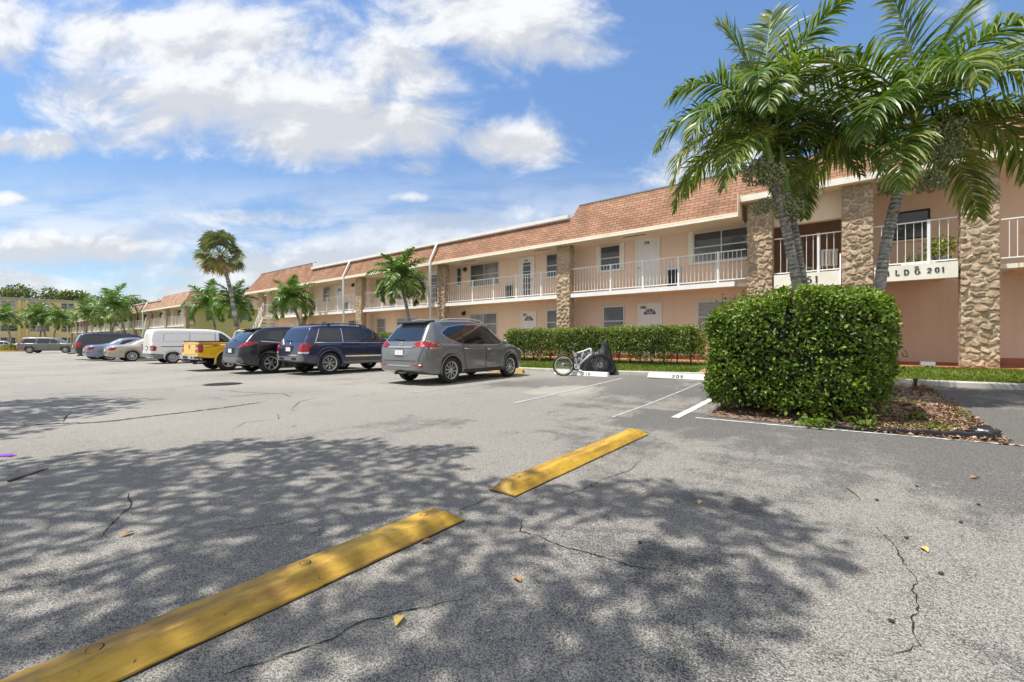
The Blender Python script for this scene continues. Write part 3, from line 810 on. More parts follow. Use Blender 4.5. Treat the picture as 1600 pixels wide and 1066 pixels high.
def pillar(parent, x0, x1, y0, y1, z0, z1, step, seed, name='stone_pillar', fine=True):
    r = np.random.default_rng(seed)
    d, w = y1 - y0, x1 - x0; Ls = d + w + d
    ns, nz = int(Ls / step) + 1, int((z1 - z0) / step) + 1
    # force the corners onto grid columns
    s = np.unique(np.concatenate([np.linspace(0, d, max(2, int(d / step) + 1)), np.linspace(d, d + w, max(2, int(w / step) + 1)), np.linspace(d + w, Ls, max(2, int(d / step) + 1))]))
    z = np.linspace(z0, z1, nz)
    S, Z = np.meshgrid(s, z)
    cw, chh = .265, .18
    seeds = []
    row = 0; zz = z0 - .3
    while zz < z1 + .4:
        x = -.4 + r.uniform(0, .25)
        while x < Ls + .4:
            seeds.append((x + r.uniform(-.05, .05), zz + r.uniform(-.055, .055))); x += cw * r.uniform(.72, 1.35)
        zz += chh * r.uniform(.85, 1.15)
    sd = np.array(seeds)
    # warp the lattice so outlines are irregular
    Sw = S + .018 * np.sin(Z * 31 + S * 7) + .012 * np.sin(S * 43 + 1.3); Zw = Z + .016 * np.sin(S * 29 + 2) + .010 * np.sin(Z * 47 + S * 11)
    pts = np.stack([Sw.ravel(), Zw.ravel() * 1.32], 1); sdd = sd * np.array([1, 1.32])
    D = np.sqrt(((pts[:, None, :] - sdd[None]) ** 2).sum(-1))
    idx = np.argsort(D, 1)[:, :2]; i1 = idx[:, 0]
    d1 = D[np.arange(len(D)), i1]; d2 = D[np.arange(len(D)), idx[:, 1]]
    e = d2 - d1
    cr = r.random(len(sd)); ch = r.uniform(.6, 1.25, len(sd)); tilt = r.normal(0, .12, (len(sd), 2))
    prof = np.clip((e - .026) / .05, 0, 1); prof = prof * prof * (3 - 2 * prof)
    rel = pts - sdd[i1]
    gou = np.sin(rel[:, 0] * 38 + cr[i1] * 40 + 2 * np.sin(rel[:, 1] * 30)) * np.sin(rel[:, 1] * 60 + cr[i1] * 20)
    hgt = prof * (.030 * ch[i1] + (rel * tilt[i1]).sum(1)) + prof * .014 * np.clip(gou, -1, .2) * (e > .06)
    hgt += r.normal(0, .0015, len(hgt))
    tint = np.where(e < .034, .06 + .06 * r.random(len(e)), .40 + .42 * cr[i1])
    edge = (e >= .034) & (e < .048); tint[edge] = .30
    tint = np.where((gou < -.6) & (e > .06), .26, tint)
    H = hgt.reshape(S.shape)
    X = np.empty_like(S); Y = np.empty_like(S)
    a = S <= d + 1e-6; b = (S > d + 1e-6) & (S <= d + w + 1e-6); c = S > d + w + 1e-6
    X[a] = x0 - H[a] * .4; Y[a] = y1 - S[a]
    X[b] = x0 + (S[b] - d); Y[b] = y0 - H[b]
    X[c] = x1 + H[c] * .4; Y[c] = y0 + (S[c] - d - w)
    # soften the two corners
    for cs, sx in ((d, -1), (d + w, 1)):
        m = np.abs(S - cs) < 1e-6; X[m] = (x0 if sx < 0 else x1) + sx * H[m] * .15; Y[m] = y0 - H[m] * .75
    V = np.stack([X.ravel(), Y.ravel(), Z.ravel()], 1)
    m_, n_ = S.shape
    I = np.arange(m_ * n_).reshape(m_, n_)
    F = np.stack([I[:-1, :-1], I[:-1, 1:], I[1:, 1:], I[1:, :-1]], -1).reshape(-1, 4)
    return np_mesh(name, V, F, MT['stone'], parent, tint=tint, smooth=True)

def roof_plane(mb, a, b, c, d, mi=0):
    """quad a,b along the eave, c,d along the top; uv in metres along the eave and up the slope"""
    A, B, C, Dv = map(Vector, (a, b, c, d))
    ex = (B - A).normalized(); nn = (B - A).cross(Dv - A).normalized(); ey = nn.cross(ex)
    uv = [((p - A).dot(ex) + a[0] + a[1], (p - A).dot(ey)) for p in (A, B, C, Dv)]
    mb.quad(a, b, c, d, mi, uv)

def wall_lamp(parent, x, z, y):
    mb = MB(); mb.box(x - .05, x + .05, y - .03, y, z - .05, z + .09)
    mb.lathe([(.02, .06), (.09, .03), (.10, -.10), (.05, -.14)], (x, y - .12, z), 'Z', 10); mb.box(x - .015, x + .015, y - .12, y - .02, z + .06, z + .085)
    return mb.build('wall_lamp', MT['iron'], parent, 40)
def grille(parent, x0, x1, z0, z1, y):
    mb = MB(); mb.box(x0, x1, y - .05, y, z0, z1); f = mb.build('air_conditioner', MT['alu'], parent)
    m = MB(); m.box(x0 + .05, x1 - .05, y - .056, y - .049, z0 + .04, z1 - .12)
    for k in range(7):
        zz = z0 + .07 + (z1 - z0 - .22) * k / 6; m.box(x0 + .05, x1 - .05, y - .064, y - .0565, zz, zz + .012)
    m.build('grille', MT['dark'], f)

# ------------------------------------------------------------------ the long peach building
YW = 17.05
def peach_building():
    root = empty('apartment_building', (-12, 16.5, 0))
    tag(root, 'long two storey peach apartment building with stone pillars and brown shingle mansard', 'building')
    P = empty('x'); bpy.data.objects.remove(P)
    off = Vector((12, -16.5, 0))
    H = bpy.data.objects.new('tmp', None)
    # all the pieces are built in scene coordinates and hung on the root with the matching inverse
    made = []
    class Par: pass
    parts_before = set(bpy.data.objects)
    # walls
    mb = MB(); mb.box(-41, -2.45, YW, 31, .0, 6.2); mb.box(-.2, 12, 18.3, 31, 0, 6.2); mb.box(-2.45, -.2, 19.6, 31, 0, 6.2)
    mb.box(-2.45, -.2, YW, 19.6, 2.8, 3.10)
    mb.build('wall', MT['peach'], root)
    mb = MB(); mb.box(-41.0, -2.46, YW - .012, YW + .01, .40, .56); mb.box(-.2, 2.9, 18.288, 18.31, .40, .46); mb.box(2.9, 12, 18.288, 18.31, .40, .62); mb.build('wall_base', MT['red_walk'], root)
    # dark screened porch and stair well of the entrance
    mb = MB(); mb.box(-2.44, -.21, 19.3, 19.59, .40, 5.9); mb.box(-2.46, -2.44, 17.06, 19.3, .4, 5.9); mb.box(-.21, -.18, 17.06, 19.3, .4, 5.9); mb.build('porch_back_wall', MT['pinkish'], root)
    mb = MB(); mb.box(-2.46, -.18, 16.62, 16.84, 4.86, 5.70); mb.box(-2.46, -2.2, 16.62, 17.05, 3.1, 4.86); mb.build('header_beam', MT['soffit'], root)
    # mansard roof
    ez, gzt, rz_ = 5.2, 6.36, 6.88
    ye = 15.65
    def ym(z): return ye + (z - ez) * .57 / 1.16
    rf = MB()
    XL, XA, XB, XC, XR = -41.6, -31.0, -9.35, -2.86, 12.5
    hip = .55
    roof_plane(rf, (XL, ye, ez), (XA, ye, ez), (XA, ym(rz_), rz_), (XL + 1.4, ym(rz_), rz_))
    roof_plane(rf, (XL, 31, ez), (XL, ye, ez), (XL + 1.4, ym(rz_), rz_), (XL + 1.4, 31, rz_))
    roof_plane(rf, (XA, ye, ez), (XB, ye, ez), (XB, ym(gzt), gzt), (XA, ym(gzt), gzt))
    roof_plane(rf, (XB, ye, ez), (XC, ye, ez), (XC, ym(rz_), rz_), (XB + .22, ym(rz_), rz_))
    rf.add([(XB, ye, ez), (XB + .22, ym(rz_), rz_), (XB, ym(gzt), gzt)], [(0, 1, 2)], 0, [[(0, 0), (.22, 1.8), (0, 1.2)]])
    roof_plane(rf, (XC, ym(5.86), 5.86), (XR, ym(5.86), 5.86), (XR, ym(rz_), rz_), (XC, ym(rz_), rz_))
    rf.build('roof', MT['shingle'], root, fix=False)
    fl = MB(); fl.box(XL + 1.4, XA, ym(rz_) + .005, 31, 6.2, rz_ - .03); fl.box(XA + .002, XB + .18, ym(gzt) + .01, 31, 6.0, gzt - .03); fl.box(XB + .23, XR, ym(rz_) + .005, 31, 6.2, rz_ - .03)
    fl.build('flat_roof', MT['roofflat'], root)
    for a, b in ((XL + 1.4, XA), (XB + .22, XR)):
        mb = MB(); mb.box(a, b, ym(rz_) - .03, ym(rz_) + .02, rz_ - .02, rz_ + .035); mb.build('roof_edge', MT['gray_trim'], root)
    mb = MB(); mb.box(XA + .004, XA + .03, ym(gzt), 19, gzt, rz_ - .04); mb.build('roof_return', MT['white'], root)
    # soffits and fascias
    mb = MB(); mb.box(XL, XC, ye + .02, YW, ez - .02, ez + .10, 0); mb.box(XC, 12, 15.99, 19.3, 5.70, 5.78, 0)
    mb.box(XC - .02, XC + .0, ye + .03, YW, ez + .1, 5.9, 0); mb.build('soffit', MT['soffit'], root)
    mb = MB(); mb.box(XL, XC, ye - .015, ye + .018, ez - .06, ez + .02); mb.box(XC, 12.4, 15.94, 15.985, 5.68, 5.87); mb.box(XL - .02, XL + .015, ye - .015, 31, ez - .06, ez + .02); mb.build('eave_fascia', MT['cream'], root)
    # soffit vents
    for x in (-6.6, -10.9, -15.4, -20.6, -27.2, -34):
        mb = MB(); mb.box(x - .45, x + .45, 16.2, 16.3, ez - .026, ez - .018); mb.build('soffit_vent', MT['dark'], root)
    # gutter and downpipes
    mb = MB(); mb.prism([(16.22, 6.29), (16.22, 6.46), (16.04, 6.46), (16.05, 6.32), (16.11, 6.29)], 'X', -30.95, -9.45); mb.build('gutter', MT['white'], root)
    for x in (-17.62, -25.95):
        mb = MB(); mb.tube([(x + .05, 16.06, 6.34), (x + .05, 15.98, 6.18), (x, 15.60, 5.30), (x, 15.62, 5.1), (x, 15.64, .2)], .062, 10); mb.build('downpipe', MT['white'], root)
    # balcony slabs
    bays = [(-39.0, -33.0), (-32.3, -25.3), (-24.5, -17.55), (-16.96, -10.0), (-9.35, -3.05)]
    for k, (a, b) in enumerate(bays):
        mb = MB(); mb.box(a, b, 16.14, YW, 2.955, 3.07, 0)
        o = mb.build('balcony_slab', MT['soffit'], root)
        mb = MB(); mb.box(a, b, 16.09, 16.138, 2.94, 3.10); mb.build('slab_edge', MT['white'], o)
    for a, b in ((-3.05, -2.69), (3.01, 3.45)):
        mb = MB(); mb.box(a, b, 16.5, YW, 2.955, 3.07); mb.build('slab_return', MT['cream'], root)
    mb = MB(); mb.box(3.45, 12, 16.14, 18.29, 2.955, 3.07); o = mb.build('balcony_slab', MT['soffit'], root)
    mb = MB(); mb.box(3.45, 12, 16.09, 16.138, 2.94, 3.10); mb.build('slab_edge', MT['white'], o)
    for a, b in ((-32.3, -25.3), (-24.5, -17.55), (-16.96, -10.0), (-9.35, -2.72), (3.02, 12)):
        railing(root, a, b, 16.2, 3.10, 4.17)
    railing(root, -39.0, -32.95, 16.2, 3.10, 4.17)
    # stone pillars
    for k, (a, b) in enumerate([(-39.85, -39.1), (-33.0, -32.35), (-25.22, -24.6), (-17.52, -16.98), (-10.0, -9.36)]):
        pillar(root, a, b, 16.06, 16.42, .3, 5.2, .05 if k < 3 else .032, 20 + k)
    for k, (a, b) in enumerate([(-2.70, -1.98), (-.17, .54), (2.33, 3.01)]):
        pillar(root, a, b, 16.30, 16.66, .3, 5.72, .0215, 40 + k)
    # entrance balcony parapets with the lettering
    for a, b, txt, xs, zb, h, gp in ((-1.93, -.2, '9351', None, 2.905, .20, .30), (.56, 2.27, 'BLDG 201', None, 2.945, .145, .62)):
        mb = MB(); mb.box(a, b, 16.31, 16.53, 2.79, 3.22); o = mb.build('balcony_parapet', MT['cream'], root)
        t = MB()
        if txt == '9351':
            for chh, x in zip('9351', (-1.445, -1.235, -1.03, -.83)):
                t = MB(); text_mb(t, chh, (x * 1.012, 16.309, zb), (1, 0, 0), (0, 0, 1), h, .034, .012); t.build('number', MT['letters'], o)
        else:
            for chh, x in zip('BLDG201', (.79, 1.005, 1.185, 1.405, 1.655, 1.805, 1.935)):
                t = MB(); text_mb(t, chh, (x * 1.012, 16.309, zb + (0.01 if chh in '201' else 0)), (1, 0, 0), (0, 0, 1), h * (.93 if chh in '201' else 1), .024, .012); t.build('letter', MT['letters'], o)
        railing(root, a, b, 16.44, 3.20, 4.42, gap=.17, post=.9)
        mb = MB(); mb.box(a, b, 16.54, 18.29 if a > 0 else YW, 2.95, 3.10); mb.build('balcony_slab', MT['soffit'], root)
    mb = MB(); mb.box(1.42, 1.50, 16.27, 16.308, 3.12, 3.165); mb.build('parapet_light', MT['metal_gray'], root)
    mb = MB(); mb.tube([(-.215, 16.31, .4), (-.215, 16.31, 3.72)], .016, 6); mb.build('conduit', MT['white'], root)
    # doors and windows of the first (nearest) flat and onward
    wh = MT['white']
    window(root, -8.38, -7.56, 4.12, 5.08, YW, 1, True, None, wh); door(root, -6.84, -5.9, 3.08, 5.17, YW, 'plain', '216'); grille(root, -5.62, -5.06, 3.12, 3.96, YW)
    window(root, -4.58, -2.72, 4.05, 5.08, YW, 2, False, None, wh)
    window(root, -8.25, -7.38, 1.35, 2.52, YW, 1); door(root, -6.73, -5.82, .42, 2.58, YW, 'fan', '206'); window(root, -4.43, -2.6, 1.45, 2.52, YW, 2)
    window(root, -17.0, -16.74, 4.2, 5.06, YW, 1, True); wall_lamp(root, -16.35, 4.98, YW); window(root, -15.97, -14.1, 4.03, 5.1, YW, 2); grille(root, -13.63, -13.1, 3.15, 3.98, YW)
    door(root, -12.74, -11.87, 3.08, 5.13, YW, 'screen', '217'); window(root, -11.14, -10.2, 4.1, 5.08, YW, 1)
    wall_lamp(root, -16.45, 2.62, YW); window(root, -15.97, -14.21, 1.45, 2.5, YW, 2); door(root, -12.59, -11.76, .42, 2.5, YW, 'fan', '207'); window(root, -11.11, -10.3, 1.42, 2.5, YW, 1)
    window(root, -24.4, -23.75 + .2, 4.15, 5.08, YW, 1); grille(root, -23.0, -22.5, 3.15, 3.98, YW); door(root, -22.0, -21.1, 3.08, 5.13, YW, 'plain'); window(root, -20.6, -19.7, 4.15, 5.06, YW, 1)
    door(root, -19.3, -18.4, 3.08, 5.13, YW, 'screen'); window(root, -24.3, -23.5, 1.42, 2.5, YW, 1); window(root, -22.2, -20.4, 1.45, 2.5, YW, 2); door(root, -19.3, -18.4, .42, 2.5, YW, 'fan')
    window(root, -30.98, -30.13, 4.05, 5.06, YW, 1); door(root, -29.3, -28.38, 3.08, 5.08, YW, 'fan'); grille(root, -28.14, -27.65, 3.12, 3.9, YW)
    window(root, -31.2, -30.3, 1.42, 2.5, YW, 1); door(root, -29.4, -28.5, .42, 2.5, YW, 'fan'); window(root, -27.6, -26.2, 1.42, 2.5, YW, 2)
    door(root, -36.4, -35.5, 3.08, 5.1, YW, 'screen'); window(root, -38.2, -37.2, 4.1, 5.06, YW, 1); window(root, -34.9, -34.1, 4.1, 5.06, YW, 1); door(root, -36.4, -35.5, .42, 2.5, YW, 'plain'); wall_lamp(root, -27.0, 4.98, YW)
    # right of the entrance
    window(root, 1.07, 1.90, 4.3, 5.1, 18.3, 1, True, MT['dark']); window(root, 3.93, 5.0, 4.2, 4.95, 18.3, 1, True, MT['metal_gray']); window(root, 3.96, 5.0, 1.6, 2.55, 18.3, 1, True, MT['metal_gray'])
    # bulkhead lamp under the eave of the entrance
    for xx in (3.3, -.75):
        mb = MB(); mb.lathe([(.0, -.10), (.09, -.09), (.12, -.03), (.12, 0)], (xx, 16.4, 5.70), 'Z', 12); mb.build('ceiling_lamp', MT['cream'], root, 40)
    # end stair: landing, flight and sloping handrails
    st = MB()
    for k in range(9): st.box(-39.0 + k * .28 - .02, -39.0 + k * .28 + .26, 15.1, 16.05, 2.98 - (8 - k) * .29 - .1, 3.02 - (8 - k) * .29)
    st.prism([(-39.1, .3), (-38.9, .3), (-36.45, 2.85), (-36.45, 3.05)], 'Y', 15.02, 15.08)
    sto = st.build('staircase', MT['cream'], root)
    rl = MB()
    for dz in (.55, 1.0): rl.tube([(-39.1, 15.05, .45 + dz), (-36.4, 15.05, 3.1 + dz)], .028, 6)
    for k in range(10):
        xx = -39 + 2.6 * k / 9; zz = .45 + 2.65 * k / 9; rl.tube([(xx, 15.05, zz), (xx, 15.05, zz + 1.0)], .014, 5)
    rl.build('handrail', wh, sto)
    for o in set(bpy.data.objects) - parts_before:
        if o.parent is root: o.location = off
    bpy.data.objects.remove(H)
    return root
peach_building()
# ------------------------------------------------------------------ the second block with the yellow end wall
def far_block():
    root = empty('apartment_building', (-80, 16.5, -.3)); off = Vector((80, -16.5, .3))
    tag(root, 'far two storey block with yellow end wall and long brown shingle roof', 'building')
    before = set(bpy.data.objects)
    x0, x1, yw, ye = -135, -58.3, 17.05, 15.65
    mb = MB(); mb.box(x0, x1 - .02, yw, 33, -.6, 5.9); mb.build('wall', MT['cream_wall'], root)
    mb = MB(); mb.box(x1 - .018, x1, yw, 33, -.6, 5.3); mb.build('end_wall', MT['yellow_wall'], root)
    ez, g, rz_ = 5.1, 6.2, 6.75
    def ym(z): return ye + (z - ez) * .5
    rf = MB(); xe = x1 + .75; xm = -68.2
    roof_plane(rf, (xm, ye, ez), (xe, ye, ez), (xe - 1.0, ym(rz_), rz_), (xm - .2, ym(rz_), rz_))
    roof_plane(rf, (xe, ye, ez), (xe, 34, ez), (xe - 1.0, 34, rz_), (xe - 1.0, ym(rz_), rz_))
    roof_plane(rf, (x0, ye, ez), (xm, ye, ez), (xm, ym(g), g), (x0, ym(g), g))
    rf.build('roof', MT['shingle2'], root, fix=False)
    mb = MB(); mb.box(xm - .2, xe - 1.0, ym(rz_) + .01, 33, 5.8, rz_ - .02); mb.box(x0, xm, ym(g) + .01, 33, 5.8, g - .02); mb.build('flat_roof', MT['roofflat'], root)
    mb = MB(); mb.box(x0, xe, ye - .02, ye + .02, ez - .12, ez + .01); mb.box(xe - .03, xe + .01, ye + .025, 34, ez - .12, ez + .01); mb.build('eave_fascia', MT['cream'], root)
    mb = MB(); mb.box(x0, xe - .04, ye + .025, yw - .01, ez - .08, ez - .02); mb.box(x1 + .003, xe - .04, yw, 34, ez - .08, ez - .02); mb.build('soffit', MT['cream_wall'], root)
    mb = MB(); mb.prism([(ym(g) + .02, g - .06), (ym(g) + .02, g + .09), (ym(g) - .16, g + .09), (ym(g) - .14, g - .02)], 'X', x0, xm + .15); mb.build('gutter', MT['white'], root)
    pil = [-58.75, -66.0, -73.6, -81.2, -88.8, -96.4, -104, -111.6, -119.2, -126.8, -134.4]
    for k, px in enumerate(pil):
        pillar(root, px - .35, px + .35, 16.05, 16.4, -.4, ez, .11, 70 + k)
        if 1 < k: 
            mb = MB(); mb.tube([(px - .5, ym(g) - .1, g), (px - .55, ye - .05, ez + .1), (px - .55, ye - .02, -.3)], .07, 6); mb.build('downpipe', MT['white'], root)
    for a, b in zip(pil[1:], pil[:-1]):
        mb = MB(); mb.box(a + .37, b - .37, 16.12, yw, 2.78, 2.92); mb.build('balcony_slab', MT['cream'], root)
        railing(root, a + .37, b - .37, 16.18, 2.92, 4.0, gap=.17)
        w = b - a
        for z0 in (.3, 2.93):
            door(root, a + w * .35, a + w * .35 + .9, z0, z0 + 2.05, yw, 'plain')
            window(root, a + w * .12, a + w * .12 + .9, z0 + 1.0, z0 + 1.95, yw, 1, True)
            window(root, a + w * .56, a + w * .56 + 1.5, z0 + 1.0, z0 + 1.95, yw, 2, True)
            wall_lamp(root, a + w * .3, z0 + 1.8, yw)
    # windows of the yellow end wall (facing +X)
    for y0, y1, z0, z1 in ((17.9, 18.7, 3.5, 4.7), (20.6, 22.6, 3.6, 4.7), (26.6, 27.8, 3.6, 4.7), (20.6, 22.8, .8, 1.9), (26.6, 27.8, .8, 1.9)):
        mb = MB(); mb.box(x1, x1 + .05, y0, y1, z0, z1); w = mb.build('window', MT['alu'], root)
        m = MB(); m.box(x1 + .051, x1 + .055, y0 + .06, y1 - .06, z0 + .06, (z0 + z1) / 2 - .02); m.box(x1 + .051, x1 + .055, y0 + .06, y1 - .06, (z0 + z1) / 2 + .02, z1 - .06); m.build('pane', MT['win'], w)
    for y, z in ((24.0, 2.5), (19.5, 1.9)):
        mb = MB(); mb.box(x1, x1 + .1, y - .1, y + .1, z - .15, z + .15); mb.build('wall_box', MT['iron'], root)
    st = MB()
    for k in range(9): st.box(-72.5 + k * .28, -72.5 + k * .28 + .26, 15.1, 15.95, .3 + k * .29 - .1, .3 + k * .29)
    so_ = st.build('staircase', MT['cream'], root)
    rl = MB(); rl.tube([(-72.6, 15.05, 1.2), (-69.9, 15.05, 3.95)], .035, 6); rl.tube([(-72.6, 15.05, .7), (-69.9, 15.05, 3.45)], .03, 6); rl.build('handrail', MT['white'], so_)
    for o in set(bpy.data.objects) - before:
        if o.parent is root: o.location = off
far_block()

def tall_block():
    root = empty('apartment_building', (-147, 4, -.6)); off = Vector((147, -4, .6))
    tag(root, 'four storey yellow apartment building across the far end of the car park', 'building')
    before = set(bpy.data.objects)
    x = -142.0
    mb = MB(); mb.box(x - 12, x, -24, 18.5, -.8, 10.1); mb.build('wall', MT['yellow_wall'], root)
    mb = MB(); mb.box(x - 12.3, x + .5, -24.3, 18.8, 10.1, 10.45); mb.build('roof', MT['metal_gray'], root)
    for y in (8.9, 10.0, -4.5):
        mb = MB(); mb.box(x, x + .35, y, y + .35, -.8, 10.09); mb.build('wall_pier', MT['yellow_wall'], root)
    for f in range(4):
        z0 = -.2 + f * 2.62
        for y0, y1 in ((-22, -20), (-17, -13.6), (-10, -8.5), (-3.4, -1.4), (.6, 1.9), (3.0, 4.3), (5.3, 8.6), (10.6, 13.6), (15.4, 17.6)):
            mb = MB(); mb.box(x, x + .06, y0, y1, z0 + .75, z0 + 2.1); w = mb.build('window', MT['alu'], root)
            m = MB(); n = 3 if y1 - y0 > 2.5 else 2
            for k in range(n):
                a = y0 + (y1 - y0) * k / n + .06; b = y0 + (y1 - y0) * (k + 1) / n - .06
                m.box(x + .061, x + .066, a, b, z0 + .82, z0 + 1.4); m.box(x + .061, x + .066, a, b, z0 + 1.46, z0 + 2.04)
            m.build('pane', MT['win'] if (f + int(y0)) % 3 else MT['win_dark'], w)
        if f:
            mb = MB(); mb.box(x, x + .05, 5.1, 8.75, z0 + .1, z0 + .5); mb.box(x, x + .05, 10.45, 13.8, z0 + .1, z0 + .5); mb.build('spandrel', MT['cream_wall'], root)
    for o in set(bpy.data.objects) - before:
        if o.parent is root: o.location = off
tall_block()
# ------------------------------------------------------------------ vehicles (x forward, y left, z up, wheels on z = 0)
def pchip(ctrl):
    X = np.array([c[0] for c in ctrl], float); Y = np.array([c[1] for c in ctrl], float)
    h = np.diff(X); dl = np.diff(Y) / h; n = len(X); m = np.zeros(n)
    m[0], m[-1] = dl[0], dl[-1]
    for i in range(1, n - 1):
        if dl[i - 1] * dl[i] > 0:
            w1, w2 = 2 * h[i] + h[i - 1], h[i] + 2 * h[i - 1]; m[i] = (w1 + w2) / (w1 / dl[i - 1] + w2 / dl[i])
    def f(x):
        x = min(max(x, X[0]), X[-1]); i = min(int(np.searchsorted(X, x, 'right')) - 1, n - 2); i = max(i, 0)
        t = (x - X[i]) / h[i]
        return ((1 + 2 * t) * (1 - t) ** 2 * Y[i] + t * (1 - t) ** 2 * h[i] * m[i] + t * t * (3 - 2 * t) * Y[i + 1] + t * t * (t - 1) * h[i] * m[i + 1])
    return f

def rpoly(P, r=.04, n=4):
    """polygon with rounded corners"""
    out = []; m = len(P)
    for i in range(m):
        p, a, b = Vector(P[i]), Vector(P[i - 1]), Vector(P[(i + 1) % m])
        ra = min(r, (a - p).length * .45, (b - p).length * .45)
        s = p + (a - p).normalized() * ra; e = p + (b - p).normalized() * ra
        for k in range(n + 1):
            t = k / n; out.append(tuple(s * (1 - t) ** 2 + p * 2 * t * (1 - t) + e * t * t))
    return out

class Car:
    def __init__(c, sp, name, label, cat, mat, group=None):
        c.sp = sp; c.paint = mat
        c.root = empty(name); tag(c.root, label, cat, group)
        top, W, Wr, zs = pchip(sp['top']), pchip(sp['W']), pchip(sp['Wr']), pchip(sp['zs'])
        zb0 = pchip(sp['zb'])
        x0, x1 = sp['top'][0][0], sp['top'][-1][0]
        Ra = sp['Ra']; ax = sp['axles']; zc = sp['R']
        xs = set(np.round(np.arange(x0, x1, .05), 3)) | {x0, x1}
        for a in ax:
            for k in range(0, 15):
                w = math.pi * k / 14; xs.add(round(a + Ra * math.cos(w), 4))
            xs.add(round(a + Ra + .003, 4)); xs.add(round(a - Ra - .003, 4))
        xs |= set(p[0] for p in sp['top'])
        xs = sorted(x for x in xs if x0 <= x <= x1)
        xs = [x for i, x in enumerate(xs) if i == 0 or x - xs[i - 1] > .0015]
        crown = sp.get('crown', .035)
        rings = []
        for x in xs:
            w, wr, s, t, b = W(x), Wr(x), zs(x), top(x), zb0(x)
            for a in ax:
                if abs(x - a) <= Ra: b = max(b, zc + math.sqrt(max(Ra * Ra - (x - a) ** 2, 0)))
            s = min(s, t - .012); b = min(b, s - .03); wr = min(wr, w * .94)
            d = s - b
            P = [(0, b), (.55 * w, b), (.86 * w, b + .004), (.955 * w, b + min(.03, d * .2)), (.985 * w, b + min(.10, d * .35)), (w, b + .52 * d), (.996 * w, b + .72 * d),
                 (.983 * w, b + .88 * d), (.962 * w, s - .012 * min(1, d / .3)), (.94 * w, s)]
            hgt = t - s; y0 = .94 * w
            for k in (.3, .6, .85):
                P.append((y0 + (wr - y0) * k + .018 * math.sin(math.pi * k) * min(hgt * 2, 1), s + hgt * k * .93))
            P += [(wr - .012, s + hgt * .955), (wr - .05, t - .004 + crown * .1), (wr * .82, t + crown * .35), (wr * .5, t + crown * .8), (0, t + crown)]
            rings.append([(x, p[0], p[1]) for p in P])
        m = len(rings[0]); V = []; F = []
        for r in rings:
            V += r + [(p[0], -p[1], p[2]) for p in r[1:-1]]
        M_ = m + (m - 2)
        def idx(i, j, side):
            if side > 0 or j == 0 or j == m - 1: return i * M_ + j
            return i * M_ + m + j - 1
        for i in range(len(rings) - 1):
            for j in range(m - 1):
                F.append((idx(i, j, 1), idx(i, j + 1, 1), idx(i + 1, j + 1, 1), idx(i + 1, j, 1)))
                F.append((idx(i, j, -1), idx(i + 1, j, -1), idx(i + 1, j + 1, -1), idx(i, j + 1, -1)))
        for i in (0, len(rings) - 1):
            F.append([idx(i, j, 1) for j in range(m)] + [idx(i, j, -1) for j in range(m - 2, 0, -1)])
        mb = MB(); mb.add(V, F, 0)
        c.body = mb.build('body', [mat], c.root, sharp=sp.get('sharp', 38))
        c.bvh = BVHTree.FromPolygons([v.co.copy() for v in c.body.data.vertices], [list(p.vertices) for p in c.body.data.polygons])
        c.Wf = W
    def patch(c, mb, poly, side, off=.006, mi=0, grid=.10):
        us = [p[0] for p in poly]; vs_ = [p[1] for p in poly]
        bm = bmesh.new(); f = bm.faces.new([bm.verts.new((p[0], p[1], 0)) for p in poly])
        for ax_, lo, hi in ((0, min(us), max(us)), (1, min(vs_), max(vs_))):
            n = int((hi - lo) / grid)
            for k in range(1, n + 1):
                co = [0, 0, 0]; no = [0, 0, 0]; co[ax_] = lo + (hi - lo) * k / (n + 1); no[ax_] = 1
                bmesh.ops.bisect_plane(bm, geom=bm.verts[:] + bm.edges[:] + bm.faces[:], plane_co=co, plane_no=no, dist=1e-5)
        bm.verts.index_update()
        V = {}; 
        for v in bm.verts:
            u, w = v.co.x, v.co.y
            o, d = {'R': ((u, -3, w), (0, 1, 0)), 'L': ((u, 3, w), (0, -1, 0)), 'B': ((-6, u, w), (1, 0, 0)), 'F': ((6, u, w), (-1, 0, 0)), 'T': ((u, w, 5), (0, 0, -1))}[side]
            h, nrm, _, _ = c.bvh.ray_cast(Vector(o), Vector(d))
            if h is None: continue
            if nrm.dot(Vector(d)) > 0: nrm = -nrm
            V[v.index] = (h + nrm * off, h - nrm * .004)
        order = {}; vs = []
        for k, (p, q) in V.items(): order[k] = len(vs); vs.append(p)
        n0 = len(vs)
        for k, (p, q) in V.items(): vs.append(q)
        fs = []
        for f in bm.faces:
            ii = [v.index for v in f.verts]
            if all(i in order for i in ii): fs.append([order[i] for i in ii])
        for e in bm.edges:
            if len(e.link_faces) == 1:
                a, b = e.verts[0].index, e.verts[1].index
                if a in order and b in order: fs.append([order[a], order[b], n0 + order[b], n0 + order[a]])
        bm.free()
        mb.add(vs, fs, mi, None, True)
    def part(c, name, items, mats, parent=None, label=None):
        """items: (poly, side, offset, mat index); side 'S' = both flanks"""
        o = None
        for pick in ('R', 'L', '*'):
            mb = MB()
            for it in items:
                poly, side = it[0], it[1]; off = it[2] if len(it) > 2 else .006; mi = it[3] if len(it) > 3 else 0
                if side == 'S' and pick != '*': c.patch(mb, poly, pick, off, mi)
                elif side != 'S' and pick == '*': c.patch(mb, poly, side, off, mi)
            if mb.v: o = mb.build(name, mats, parent or c.root, fix=True, sharp=50)
        return o
    def mirror(c, name, fn, mats):
        for s in (1, -1):
            mb = MB(); fn(mb, s); mb.build(name, mats, c.root, sharp=45)
